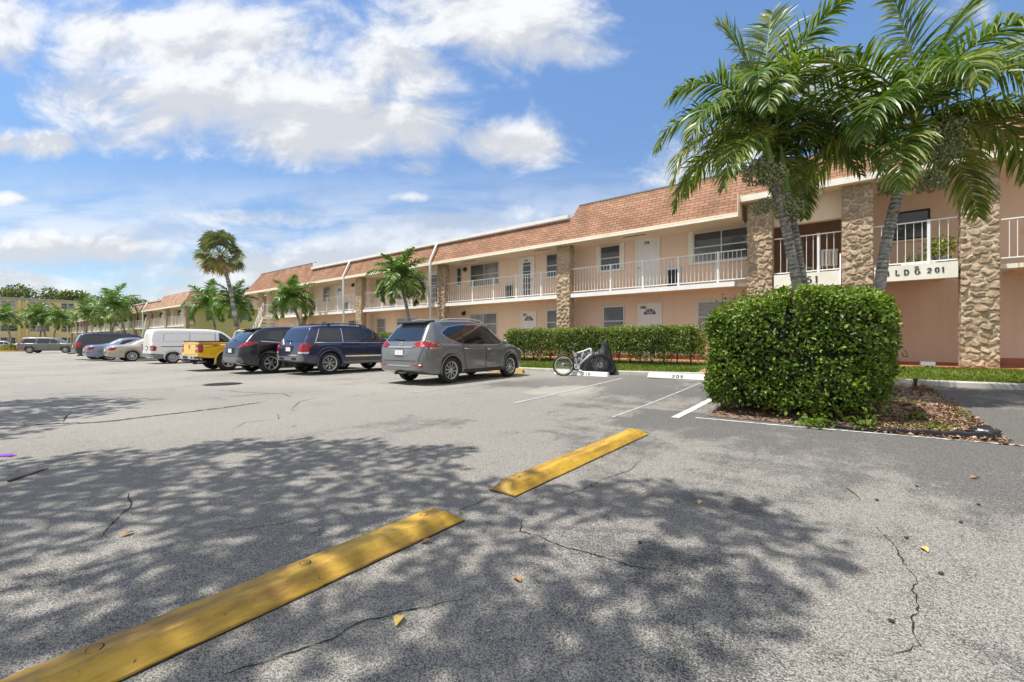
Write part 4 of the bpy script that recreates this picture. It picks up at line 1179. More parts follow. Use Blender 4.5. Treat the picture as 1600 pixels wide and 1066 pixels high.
    def wheels(c, style='ten', rim_mat=None, rim_r=.23, tw=.225):
        sp = c.sp; Rw = sp['R']
        rm = rim_mat or MT['alloy']
        first = None
        for a in sp['axles']:
            for s in (-1, 1):
                if first is None:
                    w = empty('wheel', parent=c.root)
                    t = MB(); h = tw / 2
                    t.lathe([(rim_r - .01, -h + .02), (rim_r + .015, -h), (Rw - .045, -h), (Rw - .012, -h + .022), (Rw, -h + .055), (Rw, h - .055), (Rw - .012, h - .022), (Rw - .045, h), (rim_r + .015, h), (rim_r - .01, h - .02)], (0, 0, 0), 'Y', 36)
                    for k in range(0, 36):   # tread grooves as thin ribs
                        pass
                    t.build('tyre', MT['tyre'], w, sharp=40)
                    r = MB()
                    r.lathe([(rim_r + .012, -h + .012), (rim_r, -h + .006), (rim_r - .022, -h + .02), (rim_r - .03, -h + .09), (rim_r - .03, h - .05)], (0, 0, 0), 'Y', 36)
                    yo = -h + .022
                    def spoke(a0, wi, wo, r0=.03, r1=rim_r - .018, y0=yo + .004, y1=yo + .018):
                        ca, sa = math.cos(a0), math.sin(a0); vs = []
                        for rr, ww, yy in ((r0, wi, y0), (r1, wo, y1)):
                            for t_ in (-1, 1):
                                for dy in (0, .03): vs.append((rr * ca - t_ * ww * sa, yy + dy, rr * sa + t_ * ww * ca))
                        r.add(vs, [(0, 2, 6, 4), (1, 5, 7, 3), (0, 4, 5, 1), (2, 3, 7, 6), (0, 1, 3, 2), (4, 6, 7, 5)])
                    if style == 'ten':
                        for k in range(10): spoke(2 * math.pi * k / 10, .016, .014)
                    elif style == 'split':
                        for k in range(7):
                            a0 = 2 * math.pi * k / 7
                            spoke(a0 - .06, .012, .010, r1=rim_r * .62); spoke(a0 - .17, .010, .010, r0=rim_r * .5); spoke(a0 + .17, .010, .010, r0=rim_r * .5); spoke(a0 + .06, .012, .010, r1=rim_r * .62)
                    elif style == 'six':
                        for k in range(6): spoke(2 * math.pi * k / 6 + .2, .030, .026)
                    elif style == 'five':
                        for k in range(5): spoke(2 * math.pi * k / 5 + .3, .034, .045)
                    elif style == 'steel':
                        r.lathe([(.04, yo + .03), (.09, yo + .005), (rim_r * .62, yo + .02), (rim_r * .75, yo + .045), (rim_r - .02, yo + .03)], (0, 0, 0), 'Y', 24)
                    elif style == 'cover':
                        r.lathe([(.0, yo - .012), (.05, yo - .012), (rim_r * .6, yo + .0), (rim_r - .015, yo + .012)], (0, 0, 0), 'Y', 24)
                        for k in range(9): spoke(2 * math.pi * k / 9, .010, .020, r0=.07, y0=yo - .012, y1=yo)
                    r.lathe([(0, yo - .006), (.035, yo - .004), (.045, yo + .012), (.045, yo + .05)], (0, 0, 0), 'Y', 16)
                    r.build('rim', rm, w, sharp=35)
                    d = MB(); d.lathe([(0, yo + .065), (rim_r - .035, yo + .065)], (0, 0, 0), 'Y', 24); d.lathe([(.0, yo + .045), (.13, yo + .045), (.13, yo + .06)], (0, 0, 0), 'Y', 20)
                    d.build('brake_disc', MT['iron'], w)
                    first = w; o = w
                else: o = copy_tree(first, c.root)
                o.location = (a, s * (sp.get('track', c.Wf(a) - .03 - tw / 2)), Rw)
                o.rotation_euler = (0, rng.uniform(0, 1.2), 0) if s < 0 else (0, rng.uniform(0, 1.2), math.pi)
        # dark inner arches and axle hints
        mb = MB()
        for a in sp['axles']:
            mb.tube([(a, -.55, Rw), (a, .55, Rw)], .05, 8)
        x0, x1 = sp['top'][0][0] + .35, sp['top'][-1][0] - .35
        mb.box(sp['axles'][0] + .42, sp['axles'][1] - .42, -.55, .55, sp['zb'][1][1] - .06, sp['zb'][1][1] + .05)
        mb.tube([(x0 - .1, .45, .27), (sp['axles'][0] + .3, .42, .30)], .035, 8); mb.bbox(x0 + .0, x0 + .45, .15, .7, .25, .40, .04)
        mb.build('underbody', MT['trim'], c.root)
    def arches(c, mat, r=.022, grow=.0, name='wheel_arch'):
        sp = c.sp
        for a in sp['axles']:
            for s in (-1, 1):
                mb = MB(); pts = []
                Ra = sp['Ra'] + grow
                for k in range(0, 17):
                    w = math.pi * k / 16; x = a + Ra * math.cos(w); z = sp['R'] + Ra * math.sin(w)
                    if z < .2: continue
                    pts.append((x, s * (c.Wf(x) - .004), z))
                pts = [(pts[0][0], pts[0][1], pts[0][2] - .10)] + pts + [(pts[-1][0], pts[-1][1], pts[-1][2] - .10)]
                mb.tube(pts, r, 6); mb.build(name, mat, c.root)
    def door(c, poly, handle=None, hmat=None):
        d = None
        big = rpoly(poly, .05); 
        for s in ('R', 'L'):
            mb = MB(); cx = sum(p[0] for p in big) / len(big); cz = sum(p[1] for p in big) / len(big)
            out = [(cx + (p[0] - cx) * (1 + .012 / max(abs(p[0] - cx), .08) * (1 if abs(p[0] - cx) > .01 else 0)), cz + (p[1] - cz) * (1 + .012 / max(abs(p[1] - cz), .08))) for p in big]
            c.patch(mb, out, s, .0015, 1); c.patch(mb, big, s, .005, 0)
            d = mb.build('door', [c.paint, MT['seam']], c.root, sharp=50)
            if handle:
                sg = -1 if s == 'R' else 1
                h = MB(); x, z = handle; y = c.side_y(x, z)
                h.tube([(x - .10, sg * (y + .005), z), (x - .08, sg * (y + .035), z), (x + .08, sg * (y + .035), z), (x + .10, sg * (y + .005), z)], .016, 8); h.build('handle', hmat or c.paint, d)
    def side_y(c, x, z):
        h, n, _, _ = c.bvh.ray_cast(Vector((x, -3, z)), Vector((0, 1, 0)))
        return -h.y if h else c.Wf(x)
    def mirrors(c, x, z, mat):
        for s in (-1, 1):
            y = c.side_y(x, z); mb = MB()
            mb.tube([(x, s * (y - .02), z), (x + .01, s * (y + .08), z + .02)], .022, 6)
            bm = bmesh.new(); bmesh.ops.create_icosphere(bm, subdivisions=2, radius=1)
            for v in bm.verts: v.co = Vector((x + .0 + v.co.x * .07 * (1.0 if v.co.x > 0 else .5), s * (y + .17 + v.co.y * .10), z + .07 + v.co.z * .075))
            mb.bm(bm, 0, True); o = mb.build('mirror', mat, c.root, sharp=60)
    def rails(c, xa, xb, y, mat, lift=.05):
        top = pchip(c.sp['top'])
        for s in (-1, 1):
            mb = MB(); xs = np.linspace(xa, xb, 12); pts = []
            for i, x in enumerate(xs):
                e = min(i, 11 - i); pts.append((x, s * y, top(x) + .02 + (lift if e > 1 else (.0, .032)[e])))
            mb.tube(pts, .018, 8)
            for x in (xa + .25, xb - .25): mb.box(x - .04, x + .04, s * y - .012, s * y + .012, top(x), top(x) + .05 + lift * .4)
            mb.build('roof_rail', mat, c.root, sharp=50)
    def plate(c, z, y=0.0, w=.155, off=.02):
        h, n, _, _ = c.bvh.ray_cast(Vector((-6, y, z)), Vector((1, 0, 0)))
        x = h.x - off
        mb = MB(); mb.bbox(x - .006, x + .006, y - w, y + w, z - .075, z + .075, .004, 0)
        p = mb.build('licence_plate', MT['plate'], c.root)
        m = MB(); m.box(x - .012, x + .004, y - w - .012, y + w + .012, z - .09, z - .0755); m.box(x - .012, x + .004, y - w - .012, y + w + .012, z + .0755, z + .088); m.build('plate_frame', MT['trim'], p)
        return x
    def wiper(c, y0, z0, y1, z1):
        mb = MB(); pts = []
        for t in np.linspace(0, 1, 6):
            y, z = y0 + (y1 - y0) * t, z0 + (z1 - z0) * t
            h, n, _, _ = c.bvh.ray_cast(Vector((-6, y, z)), Vector((1, 0, 0)))
            if h: pts.append((h.x - .03, y, z))
        mb.tube(pts, .012, 6); mb.build('rear_wiper', MT['trim'], c.root)
    def place(c, x, y, rz):
        c.root.location = (x, y, gz(x, y)); c.root.rotation_euler = (0, 0, rz)

MET = dict(gray=paint('gray_car_paint', (.165, .17, .175), .4, .34), navy=paint('navy_car_paint', (.016, .023, .075), .25, .3), black=paint('blue_black_car_paint', (.008, .009, .015), .1, .3, .55),
           yellow=paint('yellow_car_paint', (.80, .47, .010), 0, .35), white=paint('white_car_paint', (.80, .80, .81), 0, .35), beige=paint('beige_car_paint', (.43, .375, .305), .45, .35),
           bluegray=paint('blue_gray_car_paint', (.20, .235, .32), .5, .33), night=paint('dark_blue_car_paint', (.012, .015, .040), .2, .3), olive=paint('olive_gray_car_paint', (.15, .15, .135), .5, .35), silver=paint('silver_car_paint', (.42, .44, .47), .6, .33))
PARKED = 'vehicles parked nose-in along the building'

# ---- grey crossover, nearest
def gray_crossover():
    sp = dict(top=[(-2.33, .60), (-2.325, .78), (-2.27, .98), (-2.20, 1.10), (-2.02, 1.34), (-1.84, 1.555), (-1.72, 1.63), (-1.4, 1.665), (-.9, 1.69), (-.3, 1.70), (.15, 1.675), (.45, 1.615), (.75, 1.47), (1.10, 1.25), (1.36, 1.085), (1.55, 1.05), (1.95, .985), (2.18, .90), (2.30, .74), (2.34, .58)],
              W=[(-2.33, .66), (-2.27, .80), (-2.1, .885), (-1.7, .915), (-.5, .925), (.9, .925), (1.6, .915), (2.0, .86), (2.2, .74), (2.34, .55)],
              Wr=[(-2.33, .60), (-2.2, .73), (-1.9, .66), (-1.6, .61), (-.5, .635), (.3, .625), (.9, .64), (1.4, .70), (1.9, .68), (2.34, .40)],
              zs=[(-2.33, .92), (-2.2, 1.03), (-1.7, 1.07), (-.9, 1.045), (.3, 1.02), (1.1, 1.0), (1.4, 1.02), (1.9, .93), (2.2, .80), (2.34, .52)],
              zb=[(-2.33, .38), (-2.0, .27), (-1.6, .24), (1.7, .23), (2.1, .25), (2.34, .35)], Ra=.405, R=.358, axles=(-1.30, 1.405), crown=.04)
    c = Car(sp, 'parked_car', 'gray metallic crossover with large red tail lights, its front wheel at a yellow wheel stop', 'car', MET['gray'], PARKED)
    c.wheels('ten', None, .235); c.arches(MT['gray_trim'], .020)
    c.door([(.12, .36), (1.0, .36), (1.06, .62), (1.06, 1.0), (.16, 1.02)], (.28, .90), MT['chrome']); c.door([(-.80, .60), (-.74, .40), (-.70, .36), (.08, .36), (.12, 1.02), (-.86, 1.045)], (-.72, .93), MT['chrome'])
    wins = [[(.20, 1.05), (1.04, 1.03), (.86, 1.255), (.56, 1.48), (.36, 1.55), (.22, 1.565)], [(-.78, 1.075), (.14, 1.05), (.16, 1.57), (-.25, 1.595), (-.76, 1.565)], [(-.84, 1.085), (-.82, 1.56), (-1.22, 1.50), (-1.50, 1.36), (-1.42, 1.28), (-1.15, 1.15)]]
    fr = rpoly([(1.10, 1.005), (.90, 1.27), (.58, 1.51), (.36, 1.59), (.0, 1.625), (-.76, 1.60), (-1.24, 1.53), (-1.56, 1.37), (-1.46, 1.26), (-1.17, 1.12), (-.84, 1.05)], .05)
    c.part('window_trim', [(fr, 'S', .003)], MT['chrome'])
    c.part('window_pillar', [(rpoly([(1.06, 1.025), (.88, 1.25), (.57, 1.49), (.36, 1.57), (0, 1.605), (-.76, 1.58), (-1.23, 1.51), (-1.53, 1.365), (-1.44, 1.27), (-1.16, 1.135), (-.84, 1.07)], .05), 'S', .0055)], MT['trim'])
    for k, w in enumerate(wins):
        for s in 'RL': c.part('window', [(rpoly(w, .04), s, .008)], MT['glass'])
    c.part('rear_window', [(rpoly([(-.66, 1.13), (.66, 1.13), (.55, 1.50), (-.55, 1.50)], .07), 'B', .006)], MT['glass'])
    c.part('windscreen', [(rpoly([(-.68, 1.11), (.68, 1.11), (.56, 1.56), (-.56, 1.56)], .08), 'F', .005)], MT['glass'])
    mb = MB(); top = pchip(sp['top'])
    mb.add([(-1.60, -.56, 1.70), (-1.60, .56, 1.70), (-1.97, .52, 1.635), (-1.97, -.52, 1.635), (-1.60, -.56, 1.66), (-1.60, .56, 1.66), (-1.95, .52, 1.60), (-1.95, -.52, 1.60)], [(0, 1, 2, 3), (7, 6, 5, 4), (3, 2, 6, 7), (0, 3, 7, 4), (2, 1, 5, 6)])
    mb.build('spoiler', MT['trim'], c.root)
    for s, sg in (('R', -1), ('L', 1)):
        mb = MB()
        c.patch(mb, rpoly([(-2.30, .955), (-1.90, .93), (-1.68, .985), (-1.86, 1.075), (-2.12, 1.15), (-2.26, 1.12)], .03), s, .005, 1)
        c.patch(mb, rpoly([(-2.29, .985), (-1.95, .965), (-1.74, .995), (-1.90, 1.06), (-2.12, 1.13), (-2.25, 1.105)], .03), s, .018, 0)
        c.patch(mb, rpoly([(sg * .44, 1.055), (sg * .60, .965), (sg * .86, .95), (sg * .86, 1.13), (sg * .60, 1.125)], .03), 'B', .005, 1)
        c.patch(mb, rpoly([(sg * .46, 1.052), (sg * .61, .972), (sg * .85, .975), (sg * .85, 1.11), (sg * .60, 1.11)], .02), 'B', .018, 0)
        mb.build('tail_light', [MT['red_lens'], MT['chrome']], c.root, sharp=50)
        m2 = MB(); c.patch(m2, rpoly([(sg * .46, .515), (sg * .56, .475), (sg * .80, .475), (sg * .80, .535), (sg * .6, .54)], .015), 'B', .008); m2.build('reflector', MT['red_lens'], c.root)
        m3 = MB(); c.patch(m3, rpoly([(sg * .52, .80), (sg * .82, .78), (sg * .80, .90), (sg * .6, .9)], .03), 'F', .008); c.patch(m3, rpoly([(2.2, .80), (1.85, .86), (1.80, .90), (2.2, .90)], .02), s, .008); m3.build('headlight', MT['clear_lens'], c.root)
    c.part('tailgate_seam', [([(-.70, .625), (.70, .625), (.70, .637), (-.70, .637)], 'B', .004), ([(-.705, .63), (-.693, .63), (-.80, .94), (-.812, .94)], 'B', .004), ([(.705, .63), (.693, .63), (.80, .94), (.812, .94)], 'B', .004)], MT['seam'])
    c.part('rear_bumper', [(rpoly([(-.80, .40), (.80, .40), (.84, .50), (.52, .50), (.44, .575), (-.44, .575), (-.52, .50), (-.84, .50)], .03), 'B', .010, 0), (rpoly([(-.42, .485), (.42, .485), (.42, .515), (-.42, .515)], .012), 'B', .018, 1)], [MT['gray_trim'], MT['chrome']])
    c.part('garnish', [(rpoly([(-.46, .965), (.46, .965), (.46, .995), (-.46, .995)], .012), 'B', .014)], MT['chrome'])
    c.part('plate_recess', [(rpoly([(-.30, .74), (.30, .74), (.38, .85), (.30, .945), (-.30, .945), (-.38, .85)], .05), 'B', .004)], MT['gray_trim'])
    c.plate(.845, 0, .155, .016)
    mb = MB(); h = c.bvh.ray_cast(Vector((-6, 0, 1.05)), Vector((1, 0, 0)))[0]
    ring = [(h.x - .012, .055 * math.cos(a), 1.045 + .055 * math.sin(a)) for a in np.linspace(0, 2 * math.pi, 17)]
    mb.tube(ring, .009, 6, cap=False); mb.box(h.x - .022, h.x - .008, -.07, .07, 1.035, 1.056); mb.build('badge', MT['chrome'], c.root)
    c.wiper(-.05, 1.17, .34, 1.20); c.part('sill_trim', [(rpoly([(-.82, .27), (.92, .26), (.92, .345), (-.82, .36)], .02), 'S', .012)], MT['trim'])
    c.mirrors(.92, 1.04, MET['gray']); c.rails(-1.45, .55, .60, MT['alu'], .045)
    mb = MB(); mb.box(-2.44, -2.1, -.03, .03, .33, .38); mb.box(-2.38, -2.32, -.33, -.05, .325, .345); mb.build('tow_bar', MT['iron'], c.root)
    c.place(-9.33, 9.45, R(92.5)); return c
gray_crossover()

# ---- navy boxy suv
def navy_suv():
    sp = dict(top=[(-2.37, .62), (-2.365, .80), (-2.31, 1.00), (-2.25, 1.10), (-2.08, 1.40), (-1.96, 1.60), (-1.86, 1.655), (-1.4, 1.70), (-.6, 1.72), (.0, 1.71), (.35, 1.67), (.62, 1.56), (1.0, 1.28), (1.22, 1.14), (1.40, 1.11), (2.0, 1.06), (2.25, 1.0), (2.36, .85), (2.39, .62)],
              W=[(-2.37, .74), (-2.30, .87), (-2.1, .915), (-.5, .93), (1.0, .93), (1.9, .92), (2.2, .88), (2.39, .74)],
              Wr=[(-2.37, .70), (-2.2, .80), (-1.95, .68), (-1.5, .64), (.3, .645), (1.0, .70), (1.4, .78), (2.2, .72), (2.39, .6)],
              zs=[(-2.37, .95), (-2.2, 1.09), (-1.5, 1.10), (.4, 1.10), (1.2, 1.09), (1.5, 1.06), (2.2, .95), (2.39, .58)],
              zb=[(-2.37, .46), (-2.0, .38), (-1.6, .32), (1.7, .32), (2.1, .34), (2.39, .42)], Ra=.45, R=.39, axles=(-1.36, 1.42), crown=.035)
    c = Car(sp, 'parked_car', 'navy blue boxy SUV with chrome window line and bright multi spoke wheels', 'car', MET['navy'], PARKED)
    c.wheels('split', None, .265); c.arches(MET['navy'], .035, .01)
    c.door([(.18, .46), (.86, .46), (.98, .7), (1.0, 1.07), (.20, 1.08)], (.33, .97)); c.door([(-.84, .74), (-.78, .50), (-.72, .46), (.14, .46), (.15, 1.08), (-.88, 1.08)], (-.72, .97))
    c.part('belt_trim', [([(-1.92, 1.095), (1.05, 1.085), (1.05, 1.112), (-1.92, 1.122)], 'S', .008)], MT['chrome'])
    for w in ([(.20, 1.135), (1.0, 1.125), (.76, 1.36), (.52, 1.55), (.36, 1.60), (.22, 1.615)], [(-.76, 1.14), (.12, 1.135), (.13, 1.62), (-.72, 1.61)], [(-.92, 1.14), (-.88, 1.605), (-1.62, 1.575), (-1.84, 1.17)]):
        for s in 'RL':
            p = c.part('window', [(rpoly(w, .035), s, .009)], MT['glass'])
    for s in 'RL': c.part('window_trim', [([(-.86, 1.13), (-.84, 1.13), (-.81, 1.62), (-.83, 1.62)], s, .012), ([(-1.885, 1.15), (-1.86, 1.15), (-1.64, 1.585), (-1.665, 1.585)], s, .008)], MT['chrome'])
    c.part('rear_window', [(rpoly([(-.70, 1.12), (.70, 1.12), (.60, 1.57), (-.60, 1.57)], .06), 'B', .006)], MT['glass'])
    c.part('windscreen', [(rpoly([(-.7, 1.15), (.7, 1.15), (.58, 1.60), (-.58, 1.60)], .08), 'F', .005)], MT['glass'])
    for s, sg in (('R', -1), ('L', 1)):
        mb = MB(); c.patch(mb, rpoly([(sg * .66, .80), (sg * .90, .80), (sg * .90, 1.07), (sg * .66, 1.07)], .03), 'B', .012, 0); c.patch(mb, rpoly([(-2.33, .80), (-2.13, .80), (-2.03, 1.07), (-2.28, 1.07)], .02), s, .012, 0)
        c.patch(mb, rpoly([(sg * .66, .735), (sg * .89, .735), (sg * .89, .795), (sg * .66, .795)], .012), 'B', .012, 1); c.patch(mb, rpoly([(-2.33, .735), (-2.15, .735), (-2.13, .795), (-2.33, .795)], .012), s, .012, 1)
        mb.build('tail_light', [MT['red_lens'], MT['clear_lens']], c.root, sharp=50)
        m = MB(); c.patch(m, rpoly([(sg * .55, .86), (sg * .82, .86), (sg * .82, .99), (sg * .55, .99)], .05), 'F', .008); m.build('headlight', MT['clear_lens'], c.root)
    c.part('rear_bumper', [(rpoly([(-.86, .50), (.86, .50), (.86, .70), (-.86, .70)], .03), 'B', .014, 0), (rpoly([(-.60, .655), (.60, .655), (.60, .70), (-.60, .70)], .012), 'B', .024, 1), (rpoly([(-.55, .53), (-.25, .53), (-.25, .60), (-.55, .60)], .02), 'B', .022, 2), (rpoly([(.25, .53), (.55, .53), (.55, .60), (.25, .60)], .02), 'B', .022, 2)], [MT['gray_trim'], MT['chrome'], MT['seam']])
    c.part('plate_recess', [(rpoly([(-.30, .80), (.30, .80), (.30, 1.0), (-.30, 1.0)], .03), 'B', .005)], MT['seam']); c.plate(.885, 0, .15, .018)
    c.part('side_trim', [(rpoly([(-.78, .60), (.88, .59), (.88, .64), (-.82, .65)], .012), 'S', .018)], MT['chrome']); c.part('sill_trim', [(rpoly([(-.85, .36), (.9, .36), (.9, .45), (-.85, .45)], .02), 'S', .010)], MT['gray_trim'])
    c.wiper(-.05, 1.16, .34, 1.18); c.mirrors(.88, 1.12, MET['navy']); c.rails(-1.5, .3, .60, MT['trim'], .05)
    mb = MB(); h = c.bvh.ray_cast(Vector((-6, 0, 1.06)), Vector((1, 0, 0)))[0]; mb.lathe([(0, -.012), (.045, -.01), (.05, 0)], (h.x, 0, 1.055), 'X', 14); mb.build('badge', MT['chrome'], c.root)
    c.place(-15.22, 9.42, R(92)); return c
navy_suv()

# ---- black rounded crossover
def black_crossover():
    sp = dict(top=[(-2.38, .62), (-2.36, .82), (-2.28, 1.02), (-2.12, 1.20), (-1.86, 1.45), (-1.62, 1.60), (-1.3, 1.655), (-.6, 1.69), (.0, 1.67), (.4, 1.59), (.75, 1.43), (1.15, 1.18), (1.35, 1.09), (1.9, 1.02), (2.2, .90), (2.36, .72), (2.40, .58)],
              W=[(-2.38, .68), (-2.3, .82), (-2.05, .91), (-1.4, .945), (.8, .94), (1.7, .925), (2.1, .85), (2.4, .6)],
              Wr=[(-2.38, .6), (-2.1, .74), (-1.6, .62), (.2, .63), (1.0, .66), (1.5, .74), (2.4, .5)],
              zs=[(-2.38, .93), (-2.2, 1.08), (-1.6, 1.13), (-.6, 1.09), (.6, 1.05), (1.3, 1.03), (2.1, .88), (2.4, .52)],
              zb=[(-2.38, .42), (-2.0, .30), (-1.6, .26), (1.7, .25), (2.1, .28), (2.4, .38)], Ra=.44, R=.375, axles=(-1.36, 1.46), crown=.04)
    c = Car(sp, 'parked_car', 'blue-black crossover with swept red tail lights and six spoke alloy wheels', 'car', MET['black'], PARKED)
    c.wheels('six', None, .235); c.arches(MET['black'], .02)
    c.door([(.14, .38), (.9, .38), (1.0, .64), (1.04, 1.03), (.16, 1.05)], (.3, .95), MT['chrome']); c.door([(-.84, .66), (-.76, .38), (.10, .38), (.12, 1.05), (-.9, 1.08)], (-.72, .98), MT['chrome'])
    for w in ([(.16, 1.09), (1.06, 1.06), (.72, 1.36), (.42, 1.53), (.2, 1.57)], [(-.82, 1.12), (.08, 1.095), (.1, 1.58), (-.3, 1.59), (-.78, 1.56)], [(-.92, 1.13), (-.88, 1.555), (-1.3, 1.50), (-1.62, 1.26)]):
        for s in 'RL': c.part('window', [(rpoly(w, .04), s, .008)], MT['glass'])
    c.part('window_trim', [([(-1.7, 1.15), (-.9, 1.10), (1.06, 1.04), (1.06, 1.058), (-.9, 1.118), (-1.7, 1.17)], 'S', .006)], MT['chrome'])
    c.part('rear_window', [(rpoly([(-.70, 1.15), (.70, 1.15), (.54, 1.52), (-.54, 1.52)], .07), 'B', .006)], MT['glass']); c.part('windscreen', [(rpoly([(-.68, 1.12), (.68, 1.12), (.55, 1.55), (-.55, 1.55)], .08), 'F', .005)], MT['glass'])
    for s, sg in (('R', -1), ('L', 1)):
        mb = MB(); c.patch(mb, rpoly([(sg * .46, .92), (sg * .70, .93), (sg * .88, 1.00), (sg * .90, 1.12), (sg * .70, 1.05)], .03), 'B', .012, 0); c.patch(mb, rpoly([(-2.32, .94), (-2.05, 1.01), (-1.78, 1.11), (-1.86, 1.14), (-2.15, 1.13)], .03), s, .012, 0)
        mb.build('tail_light', [MT['red_lens']], c.root, sharp=50)
    c.part('rear_bumper', [(rpoly([(-.84, .42), (.84, .42), (.80, .60), (-.80, .60)], .04), 'B', .012)], MT['gray_trim'])
    c.part('plate_recess', [(rpoly([(-.36, .72), (.36, .72), (.36, .93), (-.36, .93)], .04), 'B', .005)], MT['seam']); c.plate(.83, 0, .155, .018)
    c.wiper(-.05, 1.19, .3, 1.22); c.mirrors(.92, 1.06, MET['black'])
    mb = MB(); mb.add([(-1.56, -.56, 1.665), (-1.56, .56, 1.665), (-1.86, .5, 1.60), (-1.86, -.5, 1.60), (-1.56, -.56, 1.63), (-1.56, .56, 1.63), (-1.84, .5, 1.565), (-1.84, -.5, 1.565)], [(0, 1, 2, 3), (7, 6, 5, 4), (3, 2, 6, 7), (0, 3, 7, 4), (2, 1, 5, 6)]); mb.build('spoiler', MET['black'], c.root)
    c.place(-17.38, 8.45, R(90)); return c
black_crossover()

# ---- yellow pickup
def pickup():
    sp = dict(top=[(-2.68, .62), (-2.675, .9), (-2.66, 1.10), (-2.6, 1.13), (-1.0, 1.14), (-.99, 1.145), (-.93, 1.22), (-.80, 1.62), (-.6, 1.72), (-.1, 1.76), (.45, 1.745), (.75, 1.66), (1.25, 1.30), (1.48, 1.14), (1.7, 1.12), (2.3, 1.06), (2.55, .96), (2.68, .74), (2.70, .6)],
              W=[(-2.68, .88), (-2.6, .915), (-1.2, .925), (.5, .925), (1.8, .92), (2.4, .88), (2.7, .72)],
              Wr=[(-2.68, .85), (-1.0, .86), (-.93, .80), (-.75, .66), (.4, .66), (1.2, .70), (1.5, .78), (2.3, .74), (2.7, .6)],
              zs=[(-2.68, 1.06), (-1.0, 1.10), (-.7, 1.13), (1.0, 1.12), (1.5, 1.09), (2.3, .98), (2.7, .56)],
              zb=[(-2.68, .56), (-2.2, .50), (1.8, .45), (2.3, .42), (2.7, .5)], Ra=.46, R=.39, axles=(-1.62, 1.60), crown=.02)
    c = Car(sp, 'pickup_truck', 'bright yellow pickup truck with chrome step bumper and dark bed cover', 'pickup truck', MET['yellow'], PARKED)
    c.wheels('five', None, .235, .25); c.arches(MET['yellow'], .04, .015)
    c.door([(.2, .52), (1.0, .52), (1.15, .8), (1.2, 1.10), (.2, 1.11)], (.34, 1.0), MT['trim']); c.door([(-.75, .52), (.16, .52), (.16, 1.11), (-.78, 1.12)], (-.62, 1.0), MT['trim'])
    for w in ([(.22, 1.15), (1.2, 1.14), (.78, 1.50), (.5, 1.64), (.22, 1.66)], [(-.72, 1.16), (.16, 1.15), (.16, 1.66), (-.3, 1.67), (-.62, 1.62)]):
        for s in 'RL': c.part('window', [(rpoly(w, .05), s, .008)], MT['glass'])
    c.part('windscreen', [(rpoly([(-.72, 1.17), (.72, 1.17), (.6, 1.64), (-.6, 1.64)], .08), 'F', .005)], MT['glass']); c.part('rear_window', [(rpoly([(-.6, 1.26), (.6, 1.26), (.55, 1.6), (-.55, 1.6)], .06), 'B', .006)], MT['glass'])
    mb = MB(); mb.bbox(-2.64, -1.02, -.84, .84, 1.135, 1.185, .015); mb.build('bed_cover', MT['trim'], c.root)
    c.part('bed_rail', [([(-2.66, 1.075), (-1.0, 1.085), (-1.0, 1.10), (-2.66, 1.09)], 'S', .006)], MT['trim'])
    for s, sg in (('R', -1), ('L', 1)):
        mb = MB(); c.patch(mb, rpoly([(sg * .70, .74), (sg * .91, .74), (sg * .91, 1.05), (sg * .70, 1.05)], .03), 'B', .012, 0); c.patch(mb, rpoly([(-2.66, .74), (-2.52, .74), (-2.50, 1.05), (-2.66, 1.05)], .03), s, .012, 0)
        c.patch(mb, rpoly([(sg * .74, .86), (sg * .86, .86), (sg * .86, .92), (sg * .74, .92)], .01), 'B', .018, 1); mb.build('tail_light', [MT['red_lens'], MT['clear_lens']], c.root, sharp=50)
    c.part('tailgate', [(rpoly([(-.68, .645), (.68, .645), (.68, 1.07), (-.68, 1.07)], .02), 'B', .002, 1), (rpoly([(-.665, .66), (.665, .66), (.665, 1.055), (-.665, 1.055)], .02), 'B', .007, 0), (rpoly([(-.6, .70), (.6, .70), (.6, .73), (-.6, .73)], .01), 'B', .012, 0), ], [MET['yellow'], MT['seam']])
    mb = MB(); x = -2.68
    mb.prism([(-.075, 1.0), (-.022, 1.0), (-.022, 1.018), (.022, 1.018), (.022, 1.0), (.075, 1.0), (.075, .965), (.022, .965), (.022, .947), (-.022, .947), (-.022, .965), (-.075, .965)], 'X', x - .014, x - .006); mb.build('badge', MT['trim'], c.root)
    mb = MB(); mb.bbox(x - .012, x - .004, -.045, .045, .875, .915, .003); mb.build('tailgate_latch', MT['trim'], c.root)
    mb = MB(); mb.bbox(-2.82, -2.64, -.86, .86, .47, .62, .03, 0); mb.bbox(-2.825, -2.7, -.28, .28, .49, .60, .01, 1); mb.bbox(-2.822, -2.75, -.80, -.62, .50, .59, .01, 1); mb.bbox(-2.822, -2.75, .62, .80, .50, .59, .01, 1); mb.build('rear_bumper', [MT['chrome'], MT['trim']], c.root)
    mb = MB(); mb.box(-2.80, -2.5, -.5, .5, .36, .44); mb.build('tow_bar', MT['iron'], c.root); mb = MB(); mb.tube([(-2.6, -.6, .35), (-2.3, -.6, .38)], .03); mb.build('exhaust', MT['steel'], c.root)
    c.mirrors(1.05, 1.13, MT['trim'])
    c.place(-20.6, 8.45, R(90.5)); return c
pickup()

